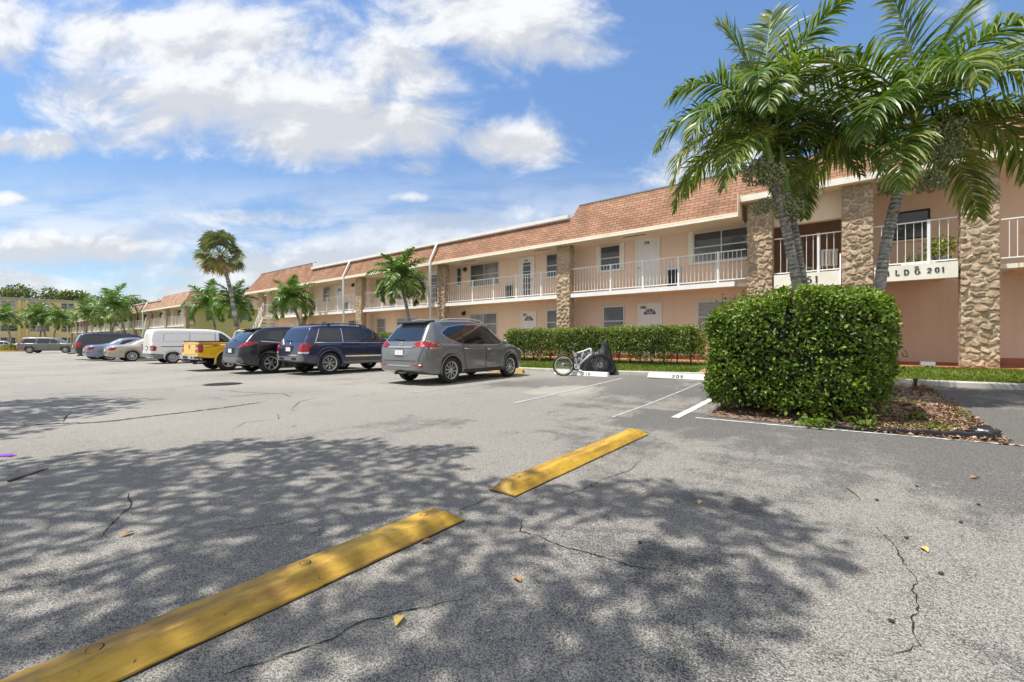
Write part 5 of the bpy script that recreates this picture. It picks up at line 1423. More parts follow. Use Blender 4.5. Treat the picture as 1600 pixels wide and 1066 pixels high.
# ---- white panel van
def van():
    sp = dict(top=[(-2.36, .62), (-2.355, 1.0), (-2.34, 1.25), (-2.30, 1.60), (-2.22, 1.80), (-2.10, 1.845), (-1.0, 1.875), (.2, 1.87), (.7, 1.82), (1.0, 1.72), (1.5, 1.36), (1.78, 1.15), (1.9, 1.10), (2.15, 1.0), (2.3, .82), (2.36, .6)],
              W=[(-2.36, .80), (-2.3, .85), (-2.0, .865), (1.2, .865), (1.8, .84), (2.1, .76), (2.36, .6)],
              Wr=[(-2.36, .72), (-2.2, .715), (.6, .70), (1.2, .66), (1.7, .66), (2.36, .5)],
              zs=[(-2.36, 1.05), (-2.2, 1.16), (.4, 1.15), (1.2, 1.10), (1.8, 1.05), (2.1, .9), (2.36, .55)],
              zb=[(-2.36, .36), (-2.1, .28), (1.7, .24), (2.1, .26), (2.36, .34)], Ra=.37, R=.315, axles=(-1.42, 1.50), crown=.03, sharp=45)
    c = Car(sp, 'parked_van', 'white windowless panel van between beige sedan and yellow pickup', 'van', MET['white'], PARKED)
    c.wheels('steel', MT['steel'], .205, .20); c.arches(MET['white'], .016)
    c.door([(.72, .34), (1.1, .34), (1.26, .7), (1.4, 1.1), (.74, 1.14)], (.86, .98), MT['trim'])
    for w in ([(.76, 1.17), (1.52, 1.12), (1.1, 1.52), (.9, 1.66), (.76, 1.68)],):
        for s in 'RL': c.part('window', [(rpoly(w, .05), s, .008)], MT['glass'])
    for w in ([(-1.86, 1.20), (-.70, 1.20), (-.70, 1.62), (-1.78, 1.62)], [(-.62, 1.20), (.55, 1.20), (.55, 1.62), (-.62, 1.62)]):
        c.part('side_panel', [(rpoly(w, .07), 'S', .0015, 1), (rpoly([(p[0] * .985 - .008, 1.41 + (p[1] - 1.41) * .95) for p in w], .06), 'S', .006, 0)], [MET['white'], MT['gray_trim']])
    c.part('sliding_door', [([(-.66, .36), (-.645, .36), (-.645, 1.72), (-.66, 1.72)], 'S', .004), ([(.58, .36), (.595, .36), (.595, 1.72), (.58, 1.72)], 'S', .004), (rpoly([(-1.95, .90), (-.66, .90), (-.66, .935), (-1.95, .935)], .012), 'S', .008)], MT['trim'])
    c.part('windscreen', [(rpoly([(-.7, 1.16), (.7, 1.16), (.6, 1.7), (-.6, 1.7)], .08), 'F', .005)], MT['glass'])
    c.part('rear_door', [([(-.006, .60), (.006, .60), (.006, 1.78), (-.006, 1.78)], 'B', .004), (rpoly([(-.20, .80), (.20, .80), (.14, .94), (-.22, .94)], .03), 'B', .012)], MT['seam']); c.plate(.84, -.03, .15, .02)
    for s, sg in (('R', -1), ('L', 1)):
        mb = MB(); c.patch(mb, rpoly([(sg * .68, .70), (sg * .85, .70), (sg * .85, .96), (sg * .68, .96)], .03), 'B', .012, 0); c.patch(mb, rpoly([(-2.34, .70), (-2.14, .70), (-2.16, .80), (-2.10, .86), (-2.2, .96), (-2.34, .96)], .02), s, .012, 0); mb.build('tail_light', [MT['red_lens']], c.root, sharp=50)
        m = MB(); c.patch(m, rpoly([(sg * .60, 1.70), (sg * .66, 1.70), (sg * .66, 1.76), (sg * .60, 1.76)], .01), 'B', .01); m.build('marker_lamp', MT['trim'], c.root)
    c.part('rear_bumper', [(rpoly([(-.84, .38), (.84, .38), (.84, .56), (-.84, .56)], .03), 'B', .02), (rpoly([(-2.34, .34), (-1.83, .30), (-1.83, .52), (-2.34, .56)], .03), 'S', .016)], MT['gray_trim'])
    c.mirrors(1.3, 1.12, MT['trim'])
    c.place(-29.6, 8.75, R(90)); return c
van()

def sedan(name, label, mat, style, x, y, rz, group=PARKED, h=1.44, L=4.9, lights='round', rimr=.225):
    k = L / 4.9; e = h / 1.44
    T = [(-2.45, .55), (-2.44, .72), (-2.36, .90), (-2.2, .975), (-1.7, 1.01), (-1.45, 1.06), (-1.0, 1.28), (-.72, 1.385), (-.3, 1.43), (.1, 1.43), (.45, 1.36), (.85, 1.17), (1.15, 1.02), (1.3, .98), (1.9, .90), (2.25, .78), (2.42, .6), (2.45, .5)]
    sp = dict(top=[(a * k, b * e) for a, b in T], W=[(a * k, b) for a, b in [(-2.45, .62), (-2.38, .76), (-2.15, .87), (-1.4, .91), (.6, .91), (1.6, .9), (2.1, .82), (2.45, .55)]],
              Wr=[(a * k, b) for a, b in [(-2.45, .55), (-2.1, .72), (-1.5, .68), (-.8, .57), (.2, .58), (.9, .63), (1.4, .72), (2.45, .45)]],
              zs=[(a * k, b * e) for a, b in [(-2.45, .80), (-2.2, .92), (-1.5, .95), (-.5, .94), (.8, .92), (1.3, .90), (2.1, .76), (2.45, .45)]],
              zb=[(-2.45 * k, .36), (-2.1 * k, .24), (1.7 * k, .20), (2.45 * k, .3)], Ra=.37, R=.325, axles=(-1.38 * k, 1.42 * k), crown=.03)
    c = Car(sp, name, label, 'car', mat, group)
    c.wheels(style, None, rimr, .21); c.arches(mat, .014)
    S = lambda P: [(a * k, b * e) for a, b in P]
    c.door(S([(.1, .32), (.85, .32), (.98, .6), (1.0, .90), (.12, .92)]), (.26 * k, .80 * e)); c.door(S([(-.86, .6), (-.8, .32), (.06, .32), (.08, .92), (-.92, .93)]), (-.72 * k, .82 * e))
    for w in ([(.12, .955), (.92, .93), (.55, 1.18), (.3, 1.30), (.13, 1.325)], [(-.98, .975), (.07, .955), (.08, 1.325), (-.4, 1.33), (-.72, 1.25)]):
        for s in 'RL': c.part('window', [(rpoly(S(w), .05), s, .008)], MT['glass'])
    c.part('rear_window', [(rpoly([(-1.42 * k, -.58), (-1.42 * k, .58), (-.80 * k, .47), (-.80 * k, -.47)], .05), 'T', .006)], MT['glass']); c.part('windscreen', [(rpoly([(1.08 * k, -.62), (1.08 * k, .62), (.42 * k, .50), (.42 * k, -.50)], .05), 'T', .006)], MT['glass'])
    for s, sg in (('R', -1), ('L', 1)):
        mb = MB(); c.patch(mb, rpoly([(sg * .48, .70 * e), (sg * .84, .68 * e), (sg * .86, .84 * e), (sg * .5, .83 * e)], .05), 'B', .010, 0); c.patch(mb, rpoly(S([(-2.42, .69), (-2.2, .70), (-2.08, .80), (-2.2, .86), (-2.36, .85)]), .03), s, .010, 0)
        c.patch(mb, rpoly([(sg * .52, .70 * e), (sg * .62, .70 * e), (sg * .62, .80 * e), (sg * .52, .80 * e)], .03), 'B', .014, 1); mb.build('tail_light', [MT['red_lens'], MT['clear_lens']], c.root, sharp=50)
        m = MB(); c.patch(m, rpoly([(sg * .5, .62 * e), (sg * .8, .60 * e), (sg * .78, .74 * e), (sg * .52, .74 * e)], .04), 'F', .008); m.build('headlight', MT['clear_lens'], c.root)
        m = MB(); c.patch(m, rpoly(S([(-1.98, .58), (-1.86, .58), (-1.86, .61), (-1.98, .61)]), .01), s, .008); m.build('side_marker', MT['red_lens'], c.root)
    c.part('rear_bumper', [(rpoly([(-.8, .52 * e), (.8, .52 * e), (.8, .545 * e), (-.8, .545 * e)], .01), 'B', .008)], MT['seam']); c.plate(.70 * e, 0, .15, .02); c.mirrors(.78 * k, .93 * e, mat)
    c.place(x, y, rz); return c
sedan('parked_car', 'beige sedan with rounded tail parked left of the white van', MET['beige'], 'ten', -35.1, 8.1, R(90), h=1.43)
sedan('parked_car', 'blue-gray fastback sedan between the beige sedan and the dark blue SUV', MET['bluegray'], 'ten', -38.1, 7.6, R(90), h=1.46)

def big_suv(label, mat, x, y, rz, group, style='five', plateside=True):
    sp = dict(top=[(-2.6, .65), (-2.595, .9), (-2.55, 1.12), (-2.45, 1.35), (-2.3, 1.66), (-2.15, 1.74), (-1.5, 1.78), (-.3, 1.79), (.3, 1.76), (.65, 1.66), (1.1, 1.33), (1.35, 1.16), (1.6, 1.13), (2.2, 1.07), (2.5, .95), (2.6, .75), (2.62, .6)],
              W=[(-2.6, .80), (-2.5, .91), (-2.2, .95), (1.6, .95), (2.3, .92), (2.62, .72)], Wr=[(-2.6, .75), (-2.2, .72), (.4, .68), (1.2, .72), (1.6, .8), (2.62, .6)],
              zs=[(-2.6, 1.0), (-2.3, 1.12), (.5, 1.12), (1.3, 1.10), (2.2, .98), (2.62, .55)], zb=[(-2.6, .46), (-2.2, .34), (1.8, .30), (2.62, .4)], Ra=.44, R=.385, axles=(-1.5, 1.52), crown=.03)
    c = Car(sp, 'parked_car', label, 'car', mat, group)
    c.wheels(style, None, .25, .24); c.arches(mat, .025)
    c.door([(.2, .42), (.95, .42), (1.06, .7), (1.1, 1.1), (.22, 1.11)], (.36, 1.0)); c.door([(-.9, .7), (-.82, .42), (.16, .42), (.18, 1.11), (-.95, 1.11)], (-.78, 1.0))
    for w in ([(.22, 1.15), (1.12, 1.14), (.75, 1.45), (.5, 1.62), (.24, 1.66)], [(-.9, 1.16), (.16, 1.15), (.18, 1.67), (-.88, 1.68)], [(-1.02, 1.16), (-1.0, 1.68), (-1.9, 1.66), (-2.15, 1.2)]):
        for s in 'RL': c.part('window', [(rpoly(w, .05), s, .008)], MT['glass'])
    c.part('rear_window', [(rpoly([(-.72, 1.2), (.72, 1.2), (.64, 1.62), (-.64, 1.62)], .06), 'B', .006)], MT['glass']); c.part('windscreen', [(rpoly([(-.72, 1.18), (.72, 1.18), (.6, 1.64), (-.6, 1.64)], .08), 'F', .005)], MT['glass'])
    for s, sg in (('R', -1), ('L', 1)):
        mb = MB(); c.patch(mb, rpoly([(sg * .70, .85), (sg * .93, .85), (sg * .93, 1.15), (sg * .72, 1.15)], .04), 'B', .012); c.patch(mb, rpoly([(-2.56, .85), (-2.36, .87), (-2.3, 1.12), (-2.5, 1.14)], .03), s, .012); mb.build('tail_light', [MT['red_lens']], c.root, sharp=50)
        m = MB(); c.patch(m, rpoly([(sg * .55, .84), (sg * .84, .84), (sg * .84, .98), (sg * .55, .98)], .04), 'F', .01); m.build('headlight', MT['clear_lens'], c.root)
    c.part('rear_bumper', [(rpoly([(-.88, .48), (.88, .48), (.88, .66), (-.88, .66)], .03), 'B', .016)], MT['gray_trim']); c.plate(.92, 0, .15, .02); c.mirrors(.95, 1.14, mat); c.rails(-1.7, .2, .62, MT['trim'], .04)
    mb = MB(); mb.box(-2.85, -2.5, -.03, .03, .40, .46); mb.lathe([(0, .12), (.03, .1), (.03, .06), (.015, .04), (.015, 0)], (-2.82, 0, .45), 'Z', 8); mb.build('tow_bar', MT['iron'], c.root)
    c.place(x, y, rz); return c
big_suv('dark blue full size SUV with tow ball at the far end of the row', MET['night'], -41.0, 7.6, R(90), PARKED)
big_suv('olive gray SUV seen side-on at the far end of the car park', MET['olive'], -73.5, 7.2, R(63), None, 'six')
sedan('parked_car', 'small silver car half hidden by the far island bush', MET['silver'], 'five', -103, 5.0, R(80), None, h=1.5, L=4.5)
sedan('parked_car', 'white car in front of the four storey yellow building', MET['white'], 'five', -112, 8.2, R(85), None, h=1.5, L=4.6)
# ------------------------------------------------------------------ palms, hedges and trees
def tube_np(pts, rad, n=10):
    P = np.asarray(pts, float); m = len(P); T = unit(np.gradient(P, axis=0))
    a = np.cross(T, np.array([.3, .9, .1])); a = unit(a); b = np.cross(T, a)
    w = np.linspace(0, 2 * np.pi, n, endpoint=False)
    rad = np.asarray(rad, float).reshape(m, -1)
    V = P[:, None] + rad[:, :1, None] * (a[:, None] * np.cos(w)[None, :, None] + b[:, None] * np.sin(w)[None, :, None])
    I = np.arange(m * n).reshape(m, n)
    F = np.stack([I[:-1], np.roll(I, -1, 1)[:-1], np.roll(I, -1, 1)[1:], I[1:]], -1).reshape(-1, 4)
    return V.reshape(-1, 3), F
def bez(p0, p1, p2, n):
    t = np.linspace(0, 1, n)[:, None]; p0, p1, p2 = (np.asarray(p, float) for p in (p0, p1, p2))
    return p0 * (1 - t) ** 2 + 2 * p1 * t * (1 - t) + p2 * t * t
def palm_trunk(parent, pts, r0, r1, ring=.09, flare=.35, n=14):
    P = np.asarray(pts); m = len(P); t = np.linspace(0, 1, m)
    Ls = np.concatenate([[0], np.cumsum(np.linalg.norm(np.diff(P, axis=0), axis=1))])
    rr = np.random.default_rng(int(abs(P[0, 0]) * 100) % 999)
    ph = 2 * np.pi * Ls / (ring * .8) + 1.7 * np.sin(Ls * 3.1) + 1.1 * np.sin(Ls * 11.7)
    rad = r0 + (r1 - r0) * t + flare * r0 * np.exp(-Ls / .35) + .012 * r0 / .1 * np.maximum(np.sin(ph), -.2)
    V, F = tube_np(P, rad, n)
    tint = np.repeat(np.clip(.56 + .24 * np.sin(ph) + rr.normal(0, .07, m) - .18 * (Ls / Ls[-1]), 0, 1), n) + rr.normal(0, .13, m * n)
    return np_mesh('trunk', V, F, MT['trunk'], parent, tint=np.clip(tint, 0, 1), smooth=True)

def frond_arrays(L, az, el, bend, nl, lmax, wl, seed, droop=.9, plum=.35, twist=0.0, seg=4):
    """one feather frond starting at the origin -> leaflet quads and rachis tube"""
    r = np.random.default_rng(seed)
    ns = 26; t = np.linspace(0, 1, ns)
    ang = el - bend * t ** 1.35
    dx = np.cos(ang) * L / (ns - 1); dz = np.sin(ang) * L / (ns - 1)
    xs = np.concatenate([[0], np.cumsum(dx[:-1])]); zs = np.concatenate([[0], np.cumsum(dz[:-1])])
    sway = twist * t ** 2 * L
    ca, sa = math.cos(az), math.sin(az)
    P = np.stack([xs * ca - sway * sa, xs * sa + sway * ca, zs], 1)
    T = unit(np.gradient(P, axis=0)); S = unit(np.cross(T, np.array([0, 0, 1.0])) + 1e-6); S = np.where(np.linalg.norm(np.cross(T, [0, 0, 1.0]), axis=1)[:, None] < .05, np.array([-sa, ca, 0]), S)
    U = np.cross(S, T)
    tl = np.linspace(.10, .995, nl)
    VV = []; FF = []; TT = []; o = 0
    for side in (-1, 1):
        tt = np.clip(tl + r.normal(0, .006, nl), .05, .999)
        f = tt * (ns - 1); i0 = np.clip(f.astype(int), 0, ns - 2); w = (f - i0)[:, None]
        B = P[i0] * (1 - w) + P[i0 + 1] * w; Tt = unit(T[i0] * (1 - w) + T[i0 + 1] * w); Ss = unit(S[i0]) * side; Uu = U[i0]
        ln = lmax * (np.clip(np.sin(np.pi * (.12 + .80 * tt) ** .9), .12, 1)) * r.uniform(.85, 1.1, nl)
        pl = r.uniform(-plum, plum, nl)[:, None]
        fw = (.35 + .75 * tt)[:, None]
        D = unit(Ss * 1.0 + Tt * fw + Uu * (pl + .18))
        G = np.array([0, 0, -1.0])
        N = unit(np.cross(D, Tt)); 
        k = np.linspace(0, 1, seg + 1)
        pts = [B]; Dc = D.copy(); 
        for j in range(seg):
            pts.append(pts[-1] + Dc * (ln / seg)[:, None]); Dc = unit(Dc + G * (droop * (.35 + .5 * k[j]) * r.uniform(.5, 1.4, nl))[:, None] / seg * 3.2)
        pts = np.stack(pts, 1)
        prof = np.array([.5, 1.0, .85, .5, .05])[:seg + 1] if seg == 4 else np.interp(k, [0, .3, 1], [.5, 1, .05])
        Wd = unit(np.cross(unit(pts[:, -1] - pts[:, 0]), Uu + r.normal(0, .45, (nl, 3))))
        wd = wl * r.uniform(.75, 1.15, nl)
        A = pts + Wd[:, None] * (wd[:, None] * prof)[:, :, None] * .5; C = pts - Wd[:, None] * (wd[:, None] * prof)[:, :, None] * .5
        V = np.stack([A, C], 2).reshape(nl, -1, 3)
        m = (seg + 1) * 2
        f0 = np.array([[2 * j, 2 * j + 1, 2 * j + 3, 2 * j + 2] for j in range(seg)])
        F = (np.arange(nl)[:, None, None] * m + f0[None]).reshape(-1, 4) + o
        o += nl * m
        VV.append(V.reshape(-1, 3)); FF.append(F); TT.append(np.repeat(np.clip(r.normal(.45, .2, nl), 0, 1), m) + np.tile(np.repeat(k * .12, 2), nl))
    Vr, Fr = tube_np(P, np.linspace(.022, .004, ns) * (L / 2.2), 5)
    VV.append(Vr); FF.append(Fr + o); TT.append(np.full(len(Vr), .78))
    return np.concatenate(VV), np.concatenate(FF), np.concatenate(TT)

def fruit(parent, c, size, n, seed):
    r = np.random.default_rng(seed); V = []; F = []
    base = np.array([[1, 0, 0], [-1, 0, 0], [0, 1, 0], [0, -1, 0], [0, 0, 1.2], [0, 0, -1.2]], float)
    fo = np.array([[0, 2, 4], [2, 1, 4], [1, 3, 4], [3, 0, 4], [2, 0, 5], [1, 2, 5], [3, 1, 5], [0, 3, 5]])
    q = r.normal(0, 1, (n, 3)); q = unit(q) * (r.random(n) ** .45)[:, None] * np.array([1, 1, .8]) * size
    q[:, 2] -= np.abs(q[:, 0] ** 2 + q[:, 1] ** 2) * .8
    V = (q[:, None] + base[None] * r.uniform(.015, .025, n)[:, None, None]).reshape(-1, 3) + np.asarray(c)
    F = (np.arange(n)[:, None, None] * 6 + fo[None]).reshape(-1, 3)
    # thin stalks
    vs = [V]; o = len(V); fs = [F]; tt = [np.repeat(np.clip(r.normal(.5, .22, n), 0, 1), 6)]
    for k in range(0, n, 9):
        a = np.asarray(c) + np.array([0, 0, size * .6]); b = np.asarray(c) + q[k]; w = np.array([.005, .003, 0])
        vs.append(np.array([a - w, a + w, b])); fs.append(np.array([[o, o + 1, o + 2]])); tt.append(np.full(3, .8)); o += 3
    return np_mesh('fruit_cluster', np.concatenate(vs), np.concatenate(fs), MT['fruit'], parent, tint=np.concatenate(tt))

def feather_palm(name, label, x, y, trunks, seed, fr, group=None, nl=40, mat='frond', fruits=(), shaft=.75, one_crown=False, z0=None, trunk_n=14):
    """trunks: [(bend point, top point, r0, r1, [frond specs])] relative to the base"""
    z0 = gz(x, y) if z0 is None else z0
    root = empty(name, (x, y, z0)); tag(root, label, 'palm tree', group)
    for ti, (b, tp, r0, r1, fronds) in enumerate(trunks):
        p = bez((.16 * ti, .05 * ti, -.1), b, tp, int(np.linalg.norm(tp) / .03) if nl > 30 else 50)
        palm_trunk(root, p, r0, r1, n=trunk_n)
        tp = np.asarray(tp, float); d = unit((p[-1] - p[-4])[None])[0]; d = unit((d + np.array([0, 0, .7]))[None])[0]
        top = tp + d * shaft
        if shaft > .1:
            V, F = tube_np([tp - d * .04, tp + d * .04, tp + d * shaft * .25, tp + d * shaft * .7, top + d * .1], [r1 * 1.0, r1 * 1.25, r1 * 1.3, r1 * .85, r1 * .35], 10)
            np_mesh('crownshaft', V, F, MT['shaft'], root, smooth=True)
        acc = []
        for k, (L, az, el, bend, droop) in enumerate(fronds):
            V, F, T = frond_arrays(L, R(az), R(el), R(bend), nl, fr[0] * L / 2.2, fr[1], seed * 100 + k + 37 * ti, droop, .45, (rng.random() - .5) * .25, 4 if nl > 24 else 3)
            V = V + (top - d * .12 * (1 - math.sin(R(el))))
            T = np.clip(T + (0.16 if el < 20 else 0) + rng.uniform(-.1, .1), 0, 1)
            if one_crown: acc.append((V, F, T))
            else: np_mesh('frond', V, F, MT[mat], root, tint=T)
        if one_crown:
            o = 0; FF = []
            for V, F, T in acc: FF.append(F + o); o += len(V)
            np_mesh('crown', np.concatenate([a[0] for a in acc]), np.concatenate(FF), MT[mat], root, tint=np.concatenate([a[2] for a in acc]))
    for k, (c, s, n) in enumerate(fruits): fruit(root, c, s, n, seed * 7 + k)
    return root

# two near palms behind the clipped hedge.  azimuths are measured from +X (right along the facade) toward the building
RIGHT = 38; LEFT = 218; TOWARD = 308; AWAY = 128     # as seen from the car park entrance
PC = [(2.55, RIGHT + 20, 87, 22, .5), (2.4, LEFT - 10, 84, 28, .55), (2.2, RIGHT - 50, 76, 60, .8),
      (2.25, LEFT + 6, 66, 125, 1.0), (2.3, LEFT - 22, 48, 130, 1.15), (2.3, LEFT + 30, 32, 118, 1.2), (2.2, LEFT + 2, 14, 105, 1.2), (2.0, LEFT + 40, -8, 80, 1.0), (2.15, LEFT - 40, 5, 95, 1.1),
      (2.35, RIGHT - 4, 62, 95, .8), (2.35, RIGHT + 24, 44, 105, 1.0), (2.2, RIGHT - 30, 30, 120, 1.2), (2.1, RIGHT + 6, 14, 90, 1.1), (2.0, RIGHT + 40, 5, 90, 1.1),
      (2.1, TOWARD + 10, 58, 125, 1.1), (2.1, TOWARD - 24, 36, 120, 1.2), (2.0, AWAY, 50, 110, 1.0), (2.1, AWAY + 25, 20, 95, 1.0), (2.0, LEFT + 55, 50, 120, 1.1), (1.9, RIGHT + 50, 52, 110, 1.0)]
PC2 = [(1.8, RIGHT + 10, 50, 110, 1.0), (1.9, RIGHT - 25, 20, 110, 1.2), (1.8, AWAY, 60, 100, 1.0), (1.7, RIGHT + 40, 0, 90, 1.1), (1.7, AWAY - 30, 30, 110, 1.0)]
feather_palm('palm_tree', 'left of the two tall palms over the clipped hedge, with two gray trunks', -.63, 9.5, [
    ((.02, -.02, 2.0), (-.50, -.385, 4.15), .088, .072, PC), ((.03, .05, 2.2), (-.28, -.06, 3.85), .062, .052, PC2)], 3, (.70, .043), 'palms over the clipped hedge', 70,
    fruits=[((-.66, -.62, 4.12), .30, 420), ((-.42, -.62, 4.0), .24, 300), ((-.25, -.15, 3.50), .27, 420), ((-.62, -.35, 3.55), .20, 220), ((-.95, -.7, 4.3), .24, 160)])
PD = [(2.5, LEFT, 88, 20, .5), (2.3, RIGHT, 80, 40, .6), (2.4, LEFT - 44, 62, 105, 1.0), (2.3, TOWARD + 24, 4, 90, 1.2),
      (2.5, LEFT + 4, 58, 110, .9), (2.5, LEFT - 26, 40, 115, 1.1), (2.4, LEFT + 30, 24, 110, 1.2), (2.3, LEFT - 6, 8, 95, 1.2), (2.1, LEFT + 36, -15, 75, 1.1),
      (2.6, RIGHT + 2, 60, 90, .8), (2.6, RIGHT - 24, 44, 100, 1.0), (2.5, RIGHT + 26, 30, 95, 1.0), (2.4, RIGHT - 6, 14, 105, 1.2), (2.2, RIGHT - 36, -5, 85, 1.2), (2.1, RIGHT + 10, -22, 60, 1.0),
      (2.3, TOWARD + 8, 64, 135, 1.2), (2.2, TOWARD - 22, 40, 125, 1.3), (2.1, TOWARD + 40, 10, 95, 1.2), (2.2, AWAY, 44, 105, 1.0), (2.2, AWAY + 30, 15, 90, 1.0)]
feather_palm('palm_tree', 'right one of two tall palms over the clipped hedge, leaning right before the sign', .38, 9.8, [
    ((-.12, -.09, 2.2), (.42, .33, 4.15), .090, .074, PD)], 5, (.72, .044), 'palms over the clipped hedge', 72,
    fruits=[((.38, .10, 4.35), .30, 420), ((.80, .28, 4.28), .33, 520), ((.22, .30, 3.80), .24, 260), ((.70, .30, 3.75), .24, 300), ((.95, .1, 4.55), .24, 160)])

def mid_fronds(n, L, seed, top=80, low=-5):
    r = random.Random(seed); out = []
    for k in range(n):
        f = k / (n - 1); out.append((L * r.uniform(.9, 1.05), (k * 137.5 + r.uniform(-12, 12)) % 360, top - (top - low) * f ** .9, 40 + 85 * min(1, f * 1.9), .6 + .6 * f))
    return out
g_p = 'young palms in the lawn before the peach building'
feather_palm('palm_tree', 'young palm behind the parked navy SUV, near the left end of the peach building', -29.2, 14.55, [((.05, .1, 1.9), (-.62, -.3, 3.15), .11, .075, mid_fronds(21, 1.9, 4))], 11, (.74, .075), g_p, 44, 'frond2', fruits=[((-.55, -.35, 2.95), .22, 120), ((-.8, -.2, 3.0), .18, 90)], shaft=.55, z0=.25)
feather_palm('palm_tree', 'young palm standing behind the gray crossover in front of the upper balcony', -17.75, 14.4, [((0, .1, 2.0), (-.40, -.2, 3.45), .10, .07, mid_fronds(21, 1.85, 9))], 12, (.74, .075), g_p, 44, 'frond2', fruits=[((-.62, -.25, 3.15), .2, 120), ((-.2, -.2, 3.25), .16, 80)], shaft=.55, z0=.25)
# coconut palms in the gap and along the far block
gf = 'palms in front of the far block'
proto = feather_palm('palm_tree', 'left one of the two small palms in front of the yellow end wall', -54.2, 17.6, [((.2, .1, 2.6), (-1.0, -.3, 4.7), .13, .10, mid_fronds(16, 2.9, 2))], 13, (.70, .13), gf, 30, 'frond2', shaft=.5, one_crown=True, z0=-.1, trunk_n=10)
for (x, y, s, rz, lab) in [(-50.2, 18.4, .98, 2.1, 'small palm in front of the yellow end wall, right beside the tall fan palm trunk'),
        (-75.6, 14.2, 1.14, .7, 'palm nearest the white van roof, standing before the far block balcony'),
        (-84, 14.0, 1.06, 4.0, 'palm with a leaning trunk above the dark blue SUV'),
        (-96, 13.2, 1.1, 2.9, 'palm left of the dark blue SUV in front of the far block'),
        (-118, 11.8, 1.12, 5.2, 'palm at the corner between the far block and the four storey building'),
        (-126, 11.6, 1.25, 1.3, 'right one of a pair of palms before the four storey building'), (-130, 11.1, 1.2, 3.3, 'left one of a pair of palms before the four storey building'),
        (-92.0, 5.1, .86, .3, 'palm rising from the far island bush')]:
    c = copy_tree(proto); c.location = (x, y, K * x + .05); c.scale = (s, s, s); c.rotation_euler = (0, 0, rz); c['label'] = lab

def fan_palm():
    root = empty('fan_palm', (-46.6, 17.0, .1)); tag(root, 'tall fan palm with a round crown and brown lower leaves between the two buildings', 'palm tree')
    tp = np.array([-1.9, -.9, 9.3]); p = bez((0, 0, -.1), (-.2, -.2, 5.5), tp, 60); palm_trunk(root, p, .20, .16, .12)
    r = np.random.default_rng(8); VV = []; FF = []; TT = []; o = 0
    for k in range(46):
        f = k / 45; az = k * 2.39996; el = R(82 - 150 * f + r.normal(0, 6)); L = r.uniform(1.0, 1.75)
        d = np.array([math.cos(az) * math.cos(el), math.sin(az) * math.cos(el), math.sin(el)]); c = tp + np.array([0, 0, .25]) + d * L
        pv, pf = tube_np([tp + np.array([0, 0, .2]), tp + np.array([0, 0, .22]) + d * L * .5, c], [.025, .02, .015], 4); VV.append(pv); FF.append(pf); TT.append(np.full(len(pv), .35 + .5 * (f > .75))); 
        FF[-1] = pf + o; o += len(pv)
        s = np.cross(d, [0, 0, 1.0]); s = s / (np.linalg.norm(s) + 1e-6); n = np.cross(s, d); ph = r.uniform(-1.3, 1.3); s, n = s * math.cos(ph) + n * math.sin(ph), n * math.cos(ph) - s * math.sin(ph)
        for j in range(20):
            a = R(-118 + 236 * j / 19); q = d * math.cos(a) + s * math.sin(a) + n * (.25 * abs(math.sin(a)))
            ln = r.uniform(.75, 1.0); w = .075; side = np.cross(q, n); side /= np.linalg.norm(side) + 1e-6
            m = c + q * ln * .6; e = c + q * ln + np.array([0, 0, -.28 * ln])
            VV.append(np.array([c - side * .01, c + side * .01, m + side * w, m - side * w, e + side * .01, e - side * .01])); FF.append(np.array([[0, 1, 2, 3], [3, 2, 4, 5]]) + o); o += 6
            old = max(0, (f - .62) / .38); TT.append(np.clip(np.full(6, .28 + .7 * old * r.uniform(.3, 1.2)) + r.normal(0, .12), 0, 1))
    np_mesh('crown', np.concatenate(VV), np.concatenate(FF), MT['fan'], root, tint=np.concatenate(TT))
    mb = MB()
    for k in range(40):
        a = k * 2.4; z = 8.5 + .9 * k / 40; mb.tube([tuple(bez((0, 0, -.1), (-.2, -.2, 5.5), tp, 60)[int(52 + 7 * k / 40)]), tuple(tp + np.array([.28 * math.cos(a), .28 * math.sin(a), -.9 + 1.0 * k / 40 + .25]))], .03, 4)
    mb.build('leaf_boot', MT['twig'], root)
fan_palm()

# ---- clipped hedges
def hedge_points(n, hx, hy, hz, r, p=6.0, wob=.05):
    """points on a rounded box (centre 0) with outward normals"""
    A = np.array([hy * hz * 2, hy * hz * 2, hx * hz * 2, hx * hz * 2, hx * hy * 2])
    face = r.choice(5, n, p=A / A.sum()); u = r.uniform(-1, 1, n); v = r.uniform(-1, 1, n)
    q = np.zeros((n, 3))
    for k, (ax, sg) in enumerate(((0, -1), (0, 1), (1, -1), (1, 1), (2, 1))):
        m = face == k; o = [i for i in range(3) if i != ax]
        q[m, ax] = sg; q[m, o[0]] = u[m]; q[m, o[1]] = v[m]
    ln = (np.abs(q) ** p).sum(1) ** (1 / p); q = q / ln[:, None]
    nrm = unit(np.sign(q) * np.abs(q) ** (p - 1) / np.array([hx, hy, hz]))
    P = q * np.array([hx, hy, hz])
    w = wob * (np.sin(P[:, 0] * 5.1 + 1.2 * P[:, 2]) * np.sin(P[:, 2] * 4.3 + P[:, 1] * 3) + .6 * np.sin(P[:, 0] * 11 + P[:, 1] * 9 + 2) * np.sin(P[:, 2] * 10))
    return P + nrm * w[:, None], nrm

